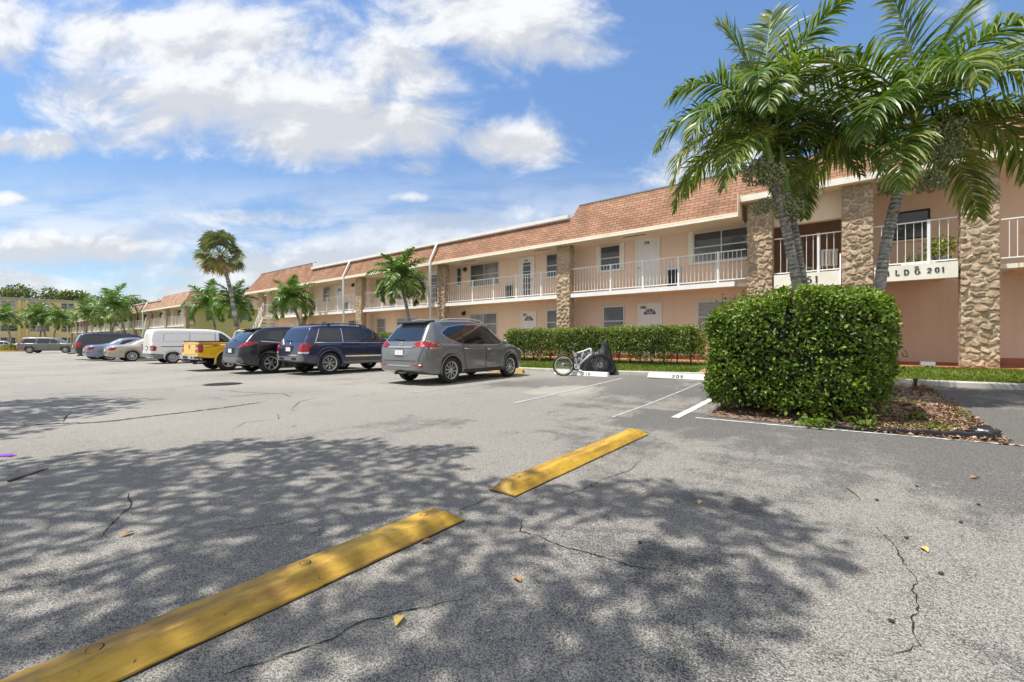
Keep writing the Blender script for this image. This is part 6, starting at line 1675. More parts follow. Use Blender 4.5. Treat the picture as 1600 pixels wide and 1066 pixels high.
def leafy(name, C, Nm, size, mat, parent, r, tint_bias=None, spread=.9):
    n = len(C)
    D = unit(Nm * .75 + r.normal(0, spread, (n, 3)) + np.array([0, 0, .12])); N = unit(Nm + r.normal(0, .5, (n, 3)))
    L = size * r.uniform(.65, 1.3, n)
    V, F = leaf_arrays(C, D, N, L, L * r.uniform(.5, .72, n), .22, .15)
    t = np.clip(r.normal(.45, .2, n) + (0 if tint_bias is None else tint_bias), 0, 1)
    return np_mesh(name, V, F, mat, parent, tint=np.repeat(t, 4))

def stems(parent, spots, h, r, mat='twig', rad=.014):
    mb = MB()
    for x, y, z in spots:
        k = r.integers(2, 4)
        for _ in range(k):
            a = r.uniform(0, 6.28); mb.tube([(x, y, z), (x + .05 * math.cos(a), y + .05 * math.sin(a), z + h * .5), (x + .16 * math.cos(a), y + .1 * math.sin(a), z + h)], [rad, rad * .8, rad * .5], 5)
    return tag(mb.build('stems', MT[mat], parent), kind='stuff')

def near_hedge():
    r = np.random.default_rng(21)
    z0 = gz(-.6, 7.5); root = empty('clipped_hedge', (-.68, 8.02, z0)); tag(root, 'large boxy clipped green hedge on the parking island', 'hedge')
    hx, hy, hz = 1.12, 1.08, .885
    P, N = hedge_points(46000, hx, hy, hz, r, 4.9, .05)
    P[:, 2] -= .10 * np.clip(-P[:, 0] / hx - .1, 0, 1) * (P[:, 2] > 0) * P[:, 2] / hz
    P[:, 0] += .10 * (P[:, 2] / hz) * (P[:, 0] > 0)                      # fuller at the upper right
    P[:, 2] += .05 * np.sin(P[:, 0] * 1.6 + .9) * (P[:, 2] > 0)
    dep = r.random(len(P)) ** 2 * .16; P = P - N * dep[:, None] + np.array([0, 0, hz + .02])
    bare = np.sin(P[:, 0] * 6.3 + 1.7 * np.sin(P[:, 2] * 4)) * np.sin(P[:, 2] * 7.1 + P[:, 1] * 5 + .8) + .35 * np.sin(P[:, 0] * 17 + P[:, 2] * 13)
    keep = ~((P[:, 2] < .22) & (r.random(len(P)) < .45)) & ~((bare > .62) & (r.random(len(P)) < .72)); P, N, dep = P[keep], N[keep], dep[keep]
    bias = .14 * np.sin(P[:, 0] * 3.7 + P[:, 2] * 2.1) * np.sin(P[:, 2] * 4.9 + 1) + .16 * (N[:, 2] > .5) - dep * 1.2  # top leaves tinted lighter as if sunlit, deeper leaves darker
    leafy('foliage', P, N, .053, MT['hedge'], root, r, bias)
    # loose shoots
    q, n2 = hedge_points(900, hx, hy, hz, r, 5.2, .05); q += n2 * r.uniform(.02, .10, 900)[:, None] + np.array([0, 0, hz + .02])
    leafy('shoots', q, n2, .06, MT['hedge'], root, r, .15)
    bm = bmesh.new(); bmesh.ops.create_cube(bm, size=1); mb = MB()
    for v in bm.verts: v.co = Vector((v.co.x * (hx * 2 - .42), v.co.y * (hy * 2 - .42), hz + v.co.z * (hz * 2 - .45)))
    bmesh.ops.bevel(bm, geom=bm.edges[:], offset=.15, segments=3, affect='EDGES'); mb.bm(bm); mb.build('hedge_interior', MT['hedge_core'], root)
    # bare twigs showing between the leaves
    q, n2 = hedge_points(1100, hx - .05, hy - .05, hz, r, 5.2, .03); mb = MB()
    for a, b in zip(q, n2):
        a = a + np.array([0, 0, hz + .02]); e = a + r.normal(0, .7, 3) * .11 - b * .01; mb.tube([tuple(a - b * .12), tuple(a - b * .02), tuple(e)], [.006, .005, .002], 4)
    tag(mb.build('twigs', MT['twig'], root), kind='stuff')
    stems(root, [(x, y, -.02) for x in np.linspace(-.85, .85, 7) for y in (-.75, -.2, .4)], .5, r)
near_hedge()

def long_hedge(name, label, x0, x1, y0, y1, zf, h, seed, dens=1500, leaf=.07, cat='hedge'):
    r = np.random.default_rng(seed); xc, yc = (x0 + x1) / 2, (y0 + y1) / 2; zb = zf(xc, yc)
    root = empty(name, (xc, yc, zb)); tag(root, label, cat)
    hx, hy, hz = (x1 - x0) / 2, (y1 - y0) / 2, h / 2
    n = int(dens * (4 * hx * hz + 4 * hx * hy * .6 + 4 * hy * hz)); P, N = hedge_points(n, hx, hy, hz, r, 9, .05)
    # local length of the hedge is long, so keep the rounding only near its ends
    P[:, 2] += hz; lobe = .16 * np.sin(P[:, 0] * 4.6 + seed) * np.sin(P[:, 0] * 1.9 + 2)
    cut = .22 + lobe
    low = P[:, 2] < cut * h / 1.25
    keep = ~(low & (r.random(n) < .93)); P, N = P[keep], N[keep]
    P = P - N * (r.random(len(P)) ** 2 * .15)[:, None]
    zslope = np.array([zf(xc + a, yc) - zb for a in P[:, 0]]); P[:, 2] += zslope
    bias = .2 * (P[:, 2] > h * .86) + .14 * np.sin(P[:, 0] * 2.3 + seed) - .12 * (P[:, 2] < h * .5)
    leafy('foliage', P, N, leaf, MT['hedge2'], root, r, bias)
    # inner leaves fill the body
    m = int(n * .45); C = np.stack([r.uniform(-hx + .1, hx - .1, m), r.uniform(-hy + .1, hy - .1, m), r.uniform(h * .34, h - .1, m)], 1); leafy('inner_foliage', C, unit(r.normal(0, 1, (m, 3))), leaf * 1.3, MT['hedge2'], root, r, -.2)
    stems(root, [(x, r.uniform(-.12, .12), -.03) for x in np.arange(-hx + .2, hx - .1, .42)], h * .62, r, 'twig', .018)
    return root
long_hedge('hedge', 'long low clipped hedge on the lawn behind the bicycle', -11.9, -3.75, 14.6, 15.25, lawn_z, 1.30, 5)
long_hedge('hedge', 'yellow-green clipped hedge seen between the navy SUV and the gray crossover', -21.4, -17.3, 14.5, 15.3, lawn_z, 1.25, 6, 700, .09)
long_hedge('hedge', 'low hedge in front of the yellow end wall beyond the van and pickup', -53.5, -46.5, 16.1, 17.0, lambda x, y: .1, 1.15, 7, 260, .14)

def bush(name, label, c, rad, n, leaf, mat, seed, base=None):
    r = np.random.default_rng(seed); root = empty(name, c); tag(root, label, 'bush')
    d = unit(r.normal(0, 1, (n, 3))); d[:, 2] = np.abs(d[:, 2]); rr = (.82 + .18 * np.sin(d[:, 0] * 7) * np.sin(d[:, 1] * 6 + 2)) * r.uniform(.55, 1, n) ** .4
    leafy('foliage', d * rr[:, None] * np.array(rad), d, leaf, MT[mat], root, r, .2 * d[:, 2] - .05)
    stems(root, [(r.uniform(-.3, .3) * rad[0], r.uniform(-.3, .3) * rad[1], 0) for _ in range(6)], rad[2] * .8, r)
    return root
bush('bush', 'ochre bush on the far island beside the olive SUV', (-91.6, 5.2, -.28), (2.0, 1.6, .95), 900, .2, 'bush', 3)
mb = MB(); mb.lathe([(2.6, -.3), (2.6, .10), (2.45, .14), (0, .16)], (-91.8, 5.2, -.38), 'Z', 24); tag(mb.build('island_kerb', MT['red_walk']), kind='structure')

# ---- broadleaf trees
def broad_tree(name, label, base, trunk_h, clumps, crad, per, leaf, seed, r0=.2, group=None, flat=.7, mat='tree'):
    """clumps: centres of leaf clumps relative to the base"""
    r = np.random.default_rng(seed); root = empty(name, base); tag(root, label, 'tree', group)
    cl = np.asarray(clumps, float); mid = cl.mean(0)
    VV = []; FF = []; TT = []; o = 0
    def limb(p, ra):
        nonlocal o
        V, F = tube_np(p, ra, 8); VV.append(V); FF.append(F + o); TT.append(np.clip(r.normal(.5, .2, len(V)), 0, 1)); o += len(V)
    fork = np.array([mid[0] * .35, mid[1] * .35, trunk_h]); limb(bez((0, 0, -.2), (0, 0, trunk_h * .6), fork, 14), np.linspace(r0 * 1.3, r0 * .8, 14))
    for c in cl[:: max(1, len(cl) // 26)]:
        k = fork + (c - fork) * .5 + np.array([0, 0, .15 * np.linalg.norm(c - fork)]); limb(bez(fork, k, c, 9), np.linspace(r0 * .5, r0 * .07, 9))
    np_mesh('trunk', np.concatenate(VV), np.concatenate(FF), MT['bark'], root, tint=np.concatenate(TT), smooth=True)
    n = len(cl) * per; ci = np.repeat(np.arange(len(cl)), per)
    d = unit(r.normal(0, 1, (n, 3))); rr = r.random(n) ** .4
    C = cl[ci] + d * (rr * crad * r.uniform(.7, 1.2, len(cl))[ci])[:, None] * np.array([1, 1, flat])
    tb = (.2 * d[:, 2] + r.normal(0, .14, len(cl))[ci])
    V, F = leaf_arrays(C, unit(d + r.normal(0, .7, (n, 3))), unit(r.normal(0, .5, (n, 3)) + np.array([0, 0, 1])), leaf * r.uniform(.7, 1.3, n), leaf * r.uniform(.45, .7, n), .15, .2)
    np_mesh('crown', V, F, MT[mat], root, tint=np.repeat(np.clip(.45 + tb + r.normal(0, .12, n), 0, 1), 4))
    return root
def dome(n, rx, ry, rz, zc, seed, shell=.55):
    r = np.random.default_rng(seed); d = unit(r.normal(0, 1, (n, 3))); d[:, 2] = np.abs(d[:, 2]) * 1.1 - .25
    return d * r.uniform(shell, 1, n)[:, None] * np.array([rx, ry, rz]) + np.array([0, 0, zc])
gb = 'trees behind the four storey building'
spots = [(-176, -16, 6.5, 12.6, 'dense green tree top at the far left edge above the flat roof'), (-172, -2, 6.0, 12.0, 'broad tree top above the middle of the four storey roof'), (-174, 9, 6.0, 12.2, 'rounded tree top above the roof between the two palm groups'),
         (-172, 20, 6.2, 12.0, 'tree top rising over the right part of the four storey roof'), (-166, 29, 5.6, 11.3, 'tree right of the four storey building, higher than its neighbour'), (-158, 38, 5.2, 10.2, 'tree at the right end of the far tree line, lowest of them')]
for k, (x, y, rr, zc, lab) in enumerate(spots):
    broad_tree('broadleaf_tree', lab, (x, y, -.7), 6, dome(34, rr * 1.1, rr * 1.1, rr * .75, zc, 50 + k), 1.9, 60, .75, 60 + k, .5, gb)
broad_tree('broadleaf_tree', 'bright green tree behind the gap at the left end of the peach building', (-90, 37, -.3), 6, dome(26, 4.5, 4.5, 4.0, 9.0, 71), 1.4, 70, .5, 72, .35)
# trees that stand beside the camera, outside the picture, and shade the tarmac
def shade_clumps(pts, seed, zr):
    r = np.random.default_rng(seed); out = []
    for (x, y, s) in pts:
        z = r.uniform(*zr); out.append((x - .25 * z, y - .342 * z, z))     # each clump shades the tarmac at x, y
    return np.array(out)
r_ = np.random.default_rng(91); S1 = []
edge = [(-5.4, .1), (-5.0, .75), (-4.6, 1.15), (-4.2, 2.0), (-3.7, 2.45), (-3.3, 2.95), (-2.9, 2.3), (-2.35, 2.1), (-1.9, 2.35), (-1.45, 2.75), (-1.1, 3.0), (-.65, 3.0), (-.45, 2.75), (-.55, 2.1), (-.75, 1.6)]
for a in edge: S1.append((*a, 0))
while len(S1) < 78:
    x, y = r_.uniform(-6.4, -.6), r_.uniform(-3.0, 2.7)
    if math.hypot((x + 3.2) / 2.9, (y + .1) / 2.9) > 1 or (y > 2.1 and -2.9 < x < -1.6): continue
    if any(math.hypot(x - a[0], y - a[1]) < .43 for a in S1): continue
    S1.append((x, y, 0))
C1 = shade_clumps(S1, 4, (6.4, 8.3)); b1 = np.array([-8.6, -2.6, K * -8.6]); 
broad_tree('shade_tree', 'broadleaf tree beside the car park entrance that shades the yellow stops', tuple(b1), 4.6, C1 - b1, .42, 132, .15, 92, .08, None, .75)
S2 = [(-11.0, 1.9, 0), (-11.6, 1.2, 0), (-10.2, 1.5, 0), (-9.5, 1.1, 0), (-10.4, .7, 0), (-9.2, .5, 0), (-8.4, .3, 0), (-12.4, .6, 0)]
while len(S2) < 40:
    x, y = r_.uniform(-14.5, -7.5), r_.uniform(-3.6, 1.6)
    if math.hypot((x + 11.0) / 3.1, (y + .9) / 2.6) < 1: S2.append((x, y, 0))
C2 = shade_clumps(S2, 5, (7.0, 9.0)); b2 = np.array([-16.5, -4.5, K * -16.5])
broad_tree('shade_tree', 'second broadleaf tree further along the left side of the car park', tuple(b2), 5.0, C2 - b2, .6, 110, .2, 93, .12, None, .75)
# ------------------------------------------------------------------ wheel stops, bicycle, bed and litter
def yellow_stop(label, x, y0, y1, rz=0.0):
    L = y1 - y0; yc = (y0 + y1) / 2; root = empty('parking_stop', (x, yc, gz(x, yc)), rz); tag(root, label, 'wheel stop', 'yellow plastic stops')
    mb = MB(); h = .074; n = 60
    prof = [(-.118, .006), (-.118, .014), (-.072, h - .006), (-.06, h), (.05, h), (.062, h - .005), (.118, .014), (.118, .006)]
    vs = []; r = np.random.default_rng(int(abs(y0) * 77) + 3)
    for i in range(n + 1):
        t = i / n; y = -L / 2 + L * t; e = min(t, 1 - t) * L; k = min(1, .25 + e / .11)
        for a, z in prof: vs.append((a + .002 * math.sin(y * 9), y, max(.006, z * k if z > .02 else z) + .0015 * r.normal()))
    m = len(prof); fs = [(i * m + j, i * m + j + 1, (i + 1) * m + j + 1, (i + 1) * m + j) for i in range(n) for j in range(m - 1)] + [list(range(m))[::-1], [n * m + j for j in range(m)]]
    mb.add(vs, fs); mb.build('stop_body', MT['yellow'], root, sharp=20)
    b = MB(); b.box(-.122, .122, -L / 2 - .004, L / 2 + .004, -.01, .0055); b.build('base_slab', MT['matt_black'], root)  # thin black slab, slightly wider than the stop, showing as an edge line
    for k in range(4):
        y = -L / 2 + .2 + (L - .4) * k / 3; bl = MB()
        bl.lathe([(.0, .006), (.015, .006), (.021, .003), (.024, -.01)], (-.015, y, h), 'Z', 14); o = bl.build('bolt', MT['yellow'], root, sharp=40)
        rg = MB(); a = np.linspace(R(20), R(250), 14); rg.tube([(-.015 + .023 * math.cos(w), y + .023 * math.sin(w), h + .001) for w in a], .002, 4); rg.build('bolt_hole', MT['crack'], o)
    return root
yellow_stop('nearest yellow parking stop, running out of the bottom left corner', -1.99, -.62, 1.93)
yellow_stop('second yellow parking stop, beyond the gap, in full sun', -1.99, 2.45, 5.03)

def white_stop(label, x0, x1, y, num, rz=0.0, mat=None, group='numbered concrete wheel stops'):
    xc = (x0 + x1) / 2; L = x1 - x0; root = empty('wheel_stop', (xc, y, gz(xc, y) + .002), rz); tag(root, label, 'wheel stop', group)
    mb = MB(); bm = bmesh.new()
    pr = [(-.095, 0), (-.07, .145), (.07, .145), (.095, 0)]
    vs = [bm.verts.new((s * (L / 2 - (.03 if z > .05 else 0)), a, z)) for s in (-1, 1) for a, z in pr]
    bm.faces.new(vs[:4]); bm.faces.new(vs[4:][::-1])
    for i in range(4): bm.faces.new((vs[i], vs[(i + 1) % 4], vs[4 + (i + 1) % 4], vs[4 + i]))
    bmesh.ops.bevel(bm, geom=bm.edges[:], offset=.012, segments=2, affect='EDGES'); mb.bm(bm); mb.build('stop_body', mat or MT['stopwhite'], root, sharp=30)
    if num:
        t = MB(); s = .025 / .145; up = Vector((0, s, 1)).normalized()
        text_mb(t, num, (-.02 - .23 if num == '206' else .10, -.095 + .025 * .30 - .0035, .145 * .24), (1, 0, 0), up, .085, .016, .0015, .55, 0, 1.35)
        t.build('stall_number', MT['letters'], root)
    return root
MT['stopwhite'] = simple('white_painted_concrete', (.76, .75, .71), .75, noise=.14, nscale=5, bump=.15, bscale=25)
MT['stopyellow'] = simple('yellow_painted_concrete', (.62, .42, .10), .8, noise=.35, nscale=7)
white_stop('white concrete wheel stop numbered 216 under the bicycle', -7.80, -5.85, 12.42, '216')
white_stop('white concrete wheel stop numbered 206 beside the clipped hedge', -4.62, -2.70, 12.42, '206')
white_stop('yellow painted concrete wheel stop at the front wheel of the gray crossover', -10.9, -9.05, 12.35, None, 0, MT['stopyellow'])

# ---- bicycle: rear wheel in front of the stop, front wheel behind it
def bicycle():
    ax, ay = -7.30, 12.13; bx, by = -6.34, 12.78
    L = math.hypot(bx - ax, by - ay); rz = math.atan2(by - ay, bx - ax); z0 = gz(ax, ay)
    root = empty('bicycle', (ax, ay, z0), rz); tag(root, 'white full suspension mountain bike leaning by the stop with number 216', 'bicycle')
    root.rotation_euler = (R(7), 0, rz)
    r = .335
    def wheel(x, rimmat, tyrew, rr):
        w = empty('wheel', (x, 0, rr), 0, root)
        t = MB(); a = np.linspace(0, 2 * np.pi, 37)
        t.tube([(rr * .965 * math.cos(k), 0, rr * .965 * math.sin(k)) for k in a], tyrew, 8, cap=False); t.build('tyre', MT['tyre'], w)
        q = MB(); q.tube([((rr - tyrew * 2.2) * math.cos(k), 0, (rr - tyrew * 2.2) * math.sin(k)) for k in a], .017, 6, cap=False); q.build('rim', rimmat, w)
        s = MB()
        for k in range(24): s.tube([(.02 * math.cos(k), (-1) ** k * .03, .02 * math.sin(k)), ((rr - tyrew * 2.4) * math.cos(2 * math.pi * k / 24), 0, (rr - tyrew * 2.4) * math.sin(2 * math.pi * k / 24))], .0045, 4)
        s.tube([(0, -.055, 0), (0, .055, 0)], .022, 10); s.build('spokes', MT['alloy'], w)
        d = MB(); d.lathe([(.04, -.04), (.085, -.04), (.085, -.036), (.04, -.036)], (0, 0, 0), 'Y', 20, closed=True); d.build('brake_disc', MT['steel'], w)
        return w
    wheel(0, MT['white'], .026, r); wheel(L, MT['trim'], .036, r + .02)
    W = MT['white']; f = MB()
    bb = (.42, 0, .31); st = (.30, 0, .80); hd0 = (L - .27, 0, .72); hd1 = (L - .31, 0, .90); piv = (.40, 0, .52)
    f.tube([hd0, (L - .40, 0, .62), bb], .026, 8); f.tube([hd1, (.62, 0, .80), (.34, 0, .72)], .022, 8); f.tube([st, piv, bb], .021, 8); f.tube([(.34, 0, .72), (.52, 0, .55), (.62, 0, .50)], .018, 8); f.tube([(.62, 0, .78), (.56, 0, .50)], .02, 8)
    f.tube([hd0, hd1], .03, 8); f.build('frame', W, root)
    s = MB()
    for y in (-.06, .06): s.tube([(0, y, r), (.2, y * .8, .36), bb], .012, 6); s.tube([(0, y, r), (.24, y * .8, .56), (.38, y * .4, .60)], .011, 6)
    s.build('swingarm', MT['trim'], root)
    sh = MB(); sh.tube([(.40, 0, .60), (.55, 0, .68)], .024, 8); sh.tube([(.42, 0, .61), (.50, 0, .655)], .032, 8); sh.build('shock', MT['trim'], root)
    k = MB()
    for y in (-.065, .065): k.tube([(L, y, r + .02), (L - .13, y, .64), (L - .24, y, .70)], .017, 8)
    k.tube([(L - .24, -.07, .70), (L - .24, .07, .70)], .02, 6); k.build('fork', MT['trim'], root)
    h = MB(); h.tube([hd1, (L - .34, 0, 1.0)], .018, 8); h.tube([(L - .42, -.32, 1.06), (L - .35, -.12, 1.02), (L - .35, .12, 1.02), (L - .42, .32, 1.06)], .014, 8); h.build('handlebar', MT['trim'], root)
    sa = MB(); bm = bmesh.new(); bmesh.ops.create_icosphere(bm, subdivisions=2, radius=1)
    for v in bm.verts: v.co = Vector((.25 + v.co.x * .14, v.co.y * (.075 - .035 * v.co.x), .92 + v.co.z * .03))
    sa.bm(bm, 0, True); sa.tube([st, (.26, 0, .90)], .014, 8); sa.build('saddle', MT['trim'], root)
    c = MB(); c.lathe([(.05, -.05), (.09, -.05), (.09, -.045), (.05, -.045)], bb, 'Y', 20, closed=True); c.tube([(.42, -.07, .31), (.52, -.08, .20)], .012, 6); c.tube([(.42, .07, .31), (.32, .08, .42)], .012, 6); c.box(.48, .58, -.16, -.08, .185, .205); c.build('crank', W, root)
bicycle()

def tarp():
    """black cover over a moped behind the bicycle"""
    x0, y0 = -6.72, 13.02; root = empty('covered_moped', (x0, y0, gz(x0, y0)), R(14)); tag(root, 'moped under a black tarpaulin behind the white bicycle', 'moped')
    r = np.random.default_rng(2); nx, ny = 60, 26
    xs = np.linspace(-.86, .86, nx); prof = np.interp(xs, [-.86, -.72, -.5, -.25, .05, .28, .40, .50, .60, .74, .86], [.30, .55, .74, .84, .82, .90, 1.12, 1.30, 1.05, .62, .34])
    wid = np.interp(xs, [-.86, -.5, .3, .5, .7, .86], [.14, .28, .27, .20, .16, .08])
    V = []
    for i, x in enumerate(xs):
        for j in range(ny):
            a = math.pi * j / (ny - 1); c = math.cos(a); s = math.sin(a) ** .7
            fold = .025 * math.sin(13 * x + 6 * a) + .02 * math.sin(31 * x - 4 * a + 1)
            spread = wid[i] * (1 + .25 * (1 - s)) + fold * (1 - s * .6)
            V.append((x + .02 * math.sin(a * 9 + x * 5), -c * spread, max(.10, .12 + (prof[i] - .12) * s + fold * .5)))
    I = np.arange(nx * ny).reshape(nx, ny); F = np.stack([I[:-1, :-1], I[1:, :-1], I[1:, 1:], I[:-1, 1:]], -1).reshape(-1, 4)
    np_mesh('tarpaulin', np.array(V), F, MT['tarp'], root, smooth=True)
    for x in (-.62, .66):
        t = MB(); a = np.linspace(0, 2 * np.pi, 25); t.tube([(x + .2 * math.cos(k), 0, .23 + .2 * math.sin(k)) for k in a], .045, 8, cap=False); t.build('tyre', MT['tyre'], root)
    h = MB(); h.tube([(.46, -.30, 1.10), (.48, 0, 1.16), (.46, .3, 1.10)], .016, 6); h.build('handlebar', MT['trim'], root); root.scale = (.86, .9, .92)
MT['tarp'] = simple('black_tarpaulin', (.018, .019, .022), .5, noise=.25, nscale=8, bump=.5, bscale=7)
tarp()

# ---- drain
mb = MB(); cx, cy = -13.2, 4.45; z = gz(cx, cy)
root = empty('storm_drain', (cx, cy, z), R(8)); tag(root, 'rusty round storm drain grate sunk in the tarmac', 'drain')
mb.lathe([(.0, .003), (.40, .003), (.44, .006), (.46, .003)], (0, 0, 0), 'Z', 32); mb.build('drain_frame', MT['iron'], root)
g = MB()
for k in range(-6, 7):
    x = k * .058; h = math.sqrt(max(.39 ** 2 - x * x, 0)); g.box(x - .02, x + .02, -h, h, .004, .016)
g.build('grate_bars', MT['matt_black'], root)

# ---- planting bed
def bed():
    mb = MB(); nx, ny = 40, 60; vs = []; r = np.random.default_rng(6)
    for i in range(nx):
        for j in range(ny):
            t = j / (ny - 1); y = 6.82 + (13.35 - 6.82) * t; xl = -1.72 + .08 * math.sin(y * 2); xr = 1.28 + .14 * math.sin(y * 1.3 + 1) + .10 * t
            s = i / (nx - 1); x = xl + (xr - xl) * s; e = min(s, 1 - s, t, 1 - t)
            vs.append((x, y + .1 * s, gz(x, y) + .008 + .06 * sst(e, 0, .12) + .012 * r.normal() * (e > .01)))
    fs = [(i * ny + j, (i + 1) * ny + j, (i + 1) * ny + j + 1, i * ny + j + 1) for i in range(nx - 1) for j in range(ny - 1)]
    mb.add(vs, fs, 0, None, True); tag(mb.build('mulch_bed', MT['mulch'], fix=False), kind='structure')
    n = 9000; x = r.uniform(-1.7, 1.36, n); y = r.uniform(6.8, 13.3, n); x[: n // 2] = r.uniform(.1, 1.36, n // 2); y[: n // 3] = r.uniform(6.8, 9.5, n // 3)
    z = np.array([gz(a, b) for a, b in zip(x, y)]) + .055 + r.uniform(0, .02, n)
    e = np.minimum(np.minimum(x + 1.75, 1.42 - x), np.minimum(y - 6.8, 13.4 - y)); z -= .05 * np.clip(1 - e / .35, 0, 1)
    D = np.stack([r.normal(0, 1, n), r.normal(0, 1, n), r.normal(0, .25, n)], 1)
    V, F = leaf_arrays(np.stack([x, y, z], 1), D, np.stack([r.normal(0, .3, n), r.normal(0, .3, n), np.ones(n)], 1), r.uniform(.025, .085, n), r.uniform(.012, .035, n), .25, .2)
    tag(np_mesh('mulch_chips', V, F, MT['chips'], tint=np.repeat(np.clip(r.normal(.45, .25, n), 0, 1), 4)), 'brown bark chips spread over the planting bed', 'mulch', kind='stuff')
    n = 2600; x = r.uniform(.2, 1.3, n); y = r.uniform(6.9, 13.2, n); k = (np.sin(x * 5 + 1) * np.sin(y * 2.4) + r.normal(0, .35, n)) > .55; x, y = x[k], y[k]; n = len(x)
    V, F = leaf_arrays(np.stack([x, y, np.array([gz(a, b) for a, b in zip(x, y)]) + .05], 1), np.stack([r.normal(0, .6, n), r.normal(0, .6, n), np.ones(n)], 1), r.normal(0, 1, (n, 3)), r.uniform(.03, .08, n), r.uniform(.008, .02, n), .1, .3)
    tag(np_mesh('sparse_grass', V, F, MT['grass'], tint=np.repeat(np.clip(r.normal(.6, .2, n), 0, 1), 4)), 'thin patchy grass among the bark chips', 'grass', kind='stuff')
bed()
def edging():
    root = empty('bed_edging', (.7, 6.9, gz(.7, 6.9))); tag(root, 'loose black plastic edging along the front of the planting bed', 'edging')
    P = [(-.95, -.06), (-.45, -.05), (-.1, 0), (.25, .04), (.52, .10), (.60, .2)]; mb = MB(); vs = []
    Q = [Vector(p) for p in P]; pts = []
    for a, b in zip(Q[:-1], Q[1:]):
        for k in range(8): pts.append(a.lerp(b, k / 8))
    pts.append(Q[-1])
    for i, p in enumerate(pts):
        t = i / (len(pts) - 1); h = .028 + .085 * t ** 1.4 + .008 * math.sin(i * 1.1)
        for dy, z in ((-.012 - .03 * t, .002), (-.02 - .02 * t, h), (.0, h + .012), (.02, h), (.014, .002)): vs.append((p.x, p.y + dy, z))
    m = 5; mb.add(vs, [(i * m + j, (i + 1) * m + j, (i + 1) * m + j + 1, i * m + j + 1) for i in range(len(pts) - 1) for j in range(m - 1)] + [list(range(m)), [(len(pts) - 1) * m + j for j in range(m)]], 0, None, True); mb.build('edging_strip', MT['black_plastic'], root, sharp=50)
    r = np.random.default_rng(4); c = MB(); bm = bmesh.new(); bmesh.ops.create_icosphere(bm, subdivisions=3, radius=1)
    for v in bm.verts:
        q = 1 + .3 * math.sin(v.co.x * 6 + v.co.y * 4) * math.sin(v.co.z * 7 + 1); v.co = Vector((.50 + v.co.x * .13 * q, .24 + v.co.y * .09 * q, .055 + v.co.z * .075 * q))
    c.bm(bm, 0, True); c.build('folded_end', MT['black_plastic'], root)
edging()

def small_plant(name, label, c, n, spread, h, leaf, seed, mat='hedge'):
    r = np.random.default_rng(seed); root = empty(name, c); tag(root, label, 'plant')
    C = np.stack([r.normal(0, spread * .45, n), r.normal(0, spread * .45, n), np.abs(r.normal(0, h * .5, n)) + .015], 1)
    leafy('leaves', C, unit(C + np.array([0, 0, .05])), leaf, MT[mat], root, r, .1)
    mb = MB()
    for _ in range(7): mb.tube([(0, 0, 0), tuple(C[r.integers(0, n)])], [.005, .002], 4)
    tag(mb.build('stems', MT['twig'], root), kind='stuff')
small_plant('weed', 'leafy weed creeping out under the front of the clipped hedge', (-.33, 6.72, gz(-.3, 6.7)), 70, .20, .12, .08, 5)
small_plant('weed', 'small weed at the right foot of the clipped hedge', (.12, 7.0, gz(0, 7) + .02), 60, .16, .13, .075, 6)
small_plant('weed', 'pale weed in the middle of the bark chips', (.72, 7.75, gz(.7, 7.8) + .05), 34, .12, .12, .07, 7, 'hedge2')
small_plant('weed', 'little weed near the folded end of the black edging', (.85, 7.2, gz(.7, 7.8) + .03), 24, .09, .07, .06, 8, 'hedge2')

def rock(label, c, s, seed, mat='rock', name='rock', cat='rock', grp=None):
    r = random.Random(seed); mb = MB(); bm = bmesh.new(); bmesh.ops.create_icosphere(bm, subdivisions=2, radius=1)
    for v in bm.verts: v.co = Vector([v.co[i] * s[i] * (1 + .22 * math.sin(v.co.x * 5 + seed) * math.sin(v.co.y * 4 + i) + r.uniform(-.06, .06)) for i in range(3)])
    mb.bm(bm); o = mb.build(name, MT[mat], loc=c); tag(o, label, cat, grp); return o
rock('pale pink rock behind the right side of the clipped hedge', (.86, 12.1, gz(.9, 12) + .12), (.24, .14, .11), 3)
rock('small pale stone lying in the bark chips', (.98, 7.25, gz(1, 7.2) + .05), (.05, .035, .025), 5)
mb = MB(); mb.lathe([(.0, .22), (.03, .22), (.04, .17), (.028, .16), (.028, 0)], (0, 0, 0), 'Z', 10); o = mb.build('sprinkler_post', MT['twig'], loc=(1.06, 12.0, gz(1, 12) + .04)); tag(o, 'short brown sprinkler post at the back of the planting bed', 'sprinkler')
root = empty('flood_light', (1.62, 15.7, .37)); tag(root, 'small gray flood light on the grass below the building sign', 'flood light')
mb = MB(); mb.bbox(-.15, .15, -.07, .05, .08, .19, .015); mb.build('lamp_housing', MT['metal_gray'], root); mb = MB(); mb.tube([(0, 0, -.02), (0, 0, .09)], .02, 8); mb.tube([(.1, .0, -.02), (.1, 0, .09)], .012, 8); mb.build('stake', MT['metal_gray'], root); mb = MB(); mb.box(-.14, .14, -.075, -.071, .09, .18); mb.build('lens', MT['alu'], root)

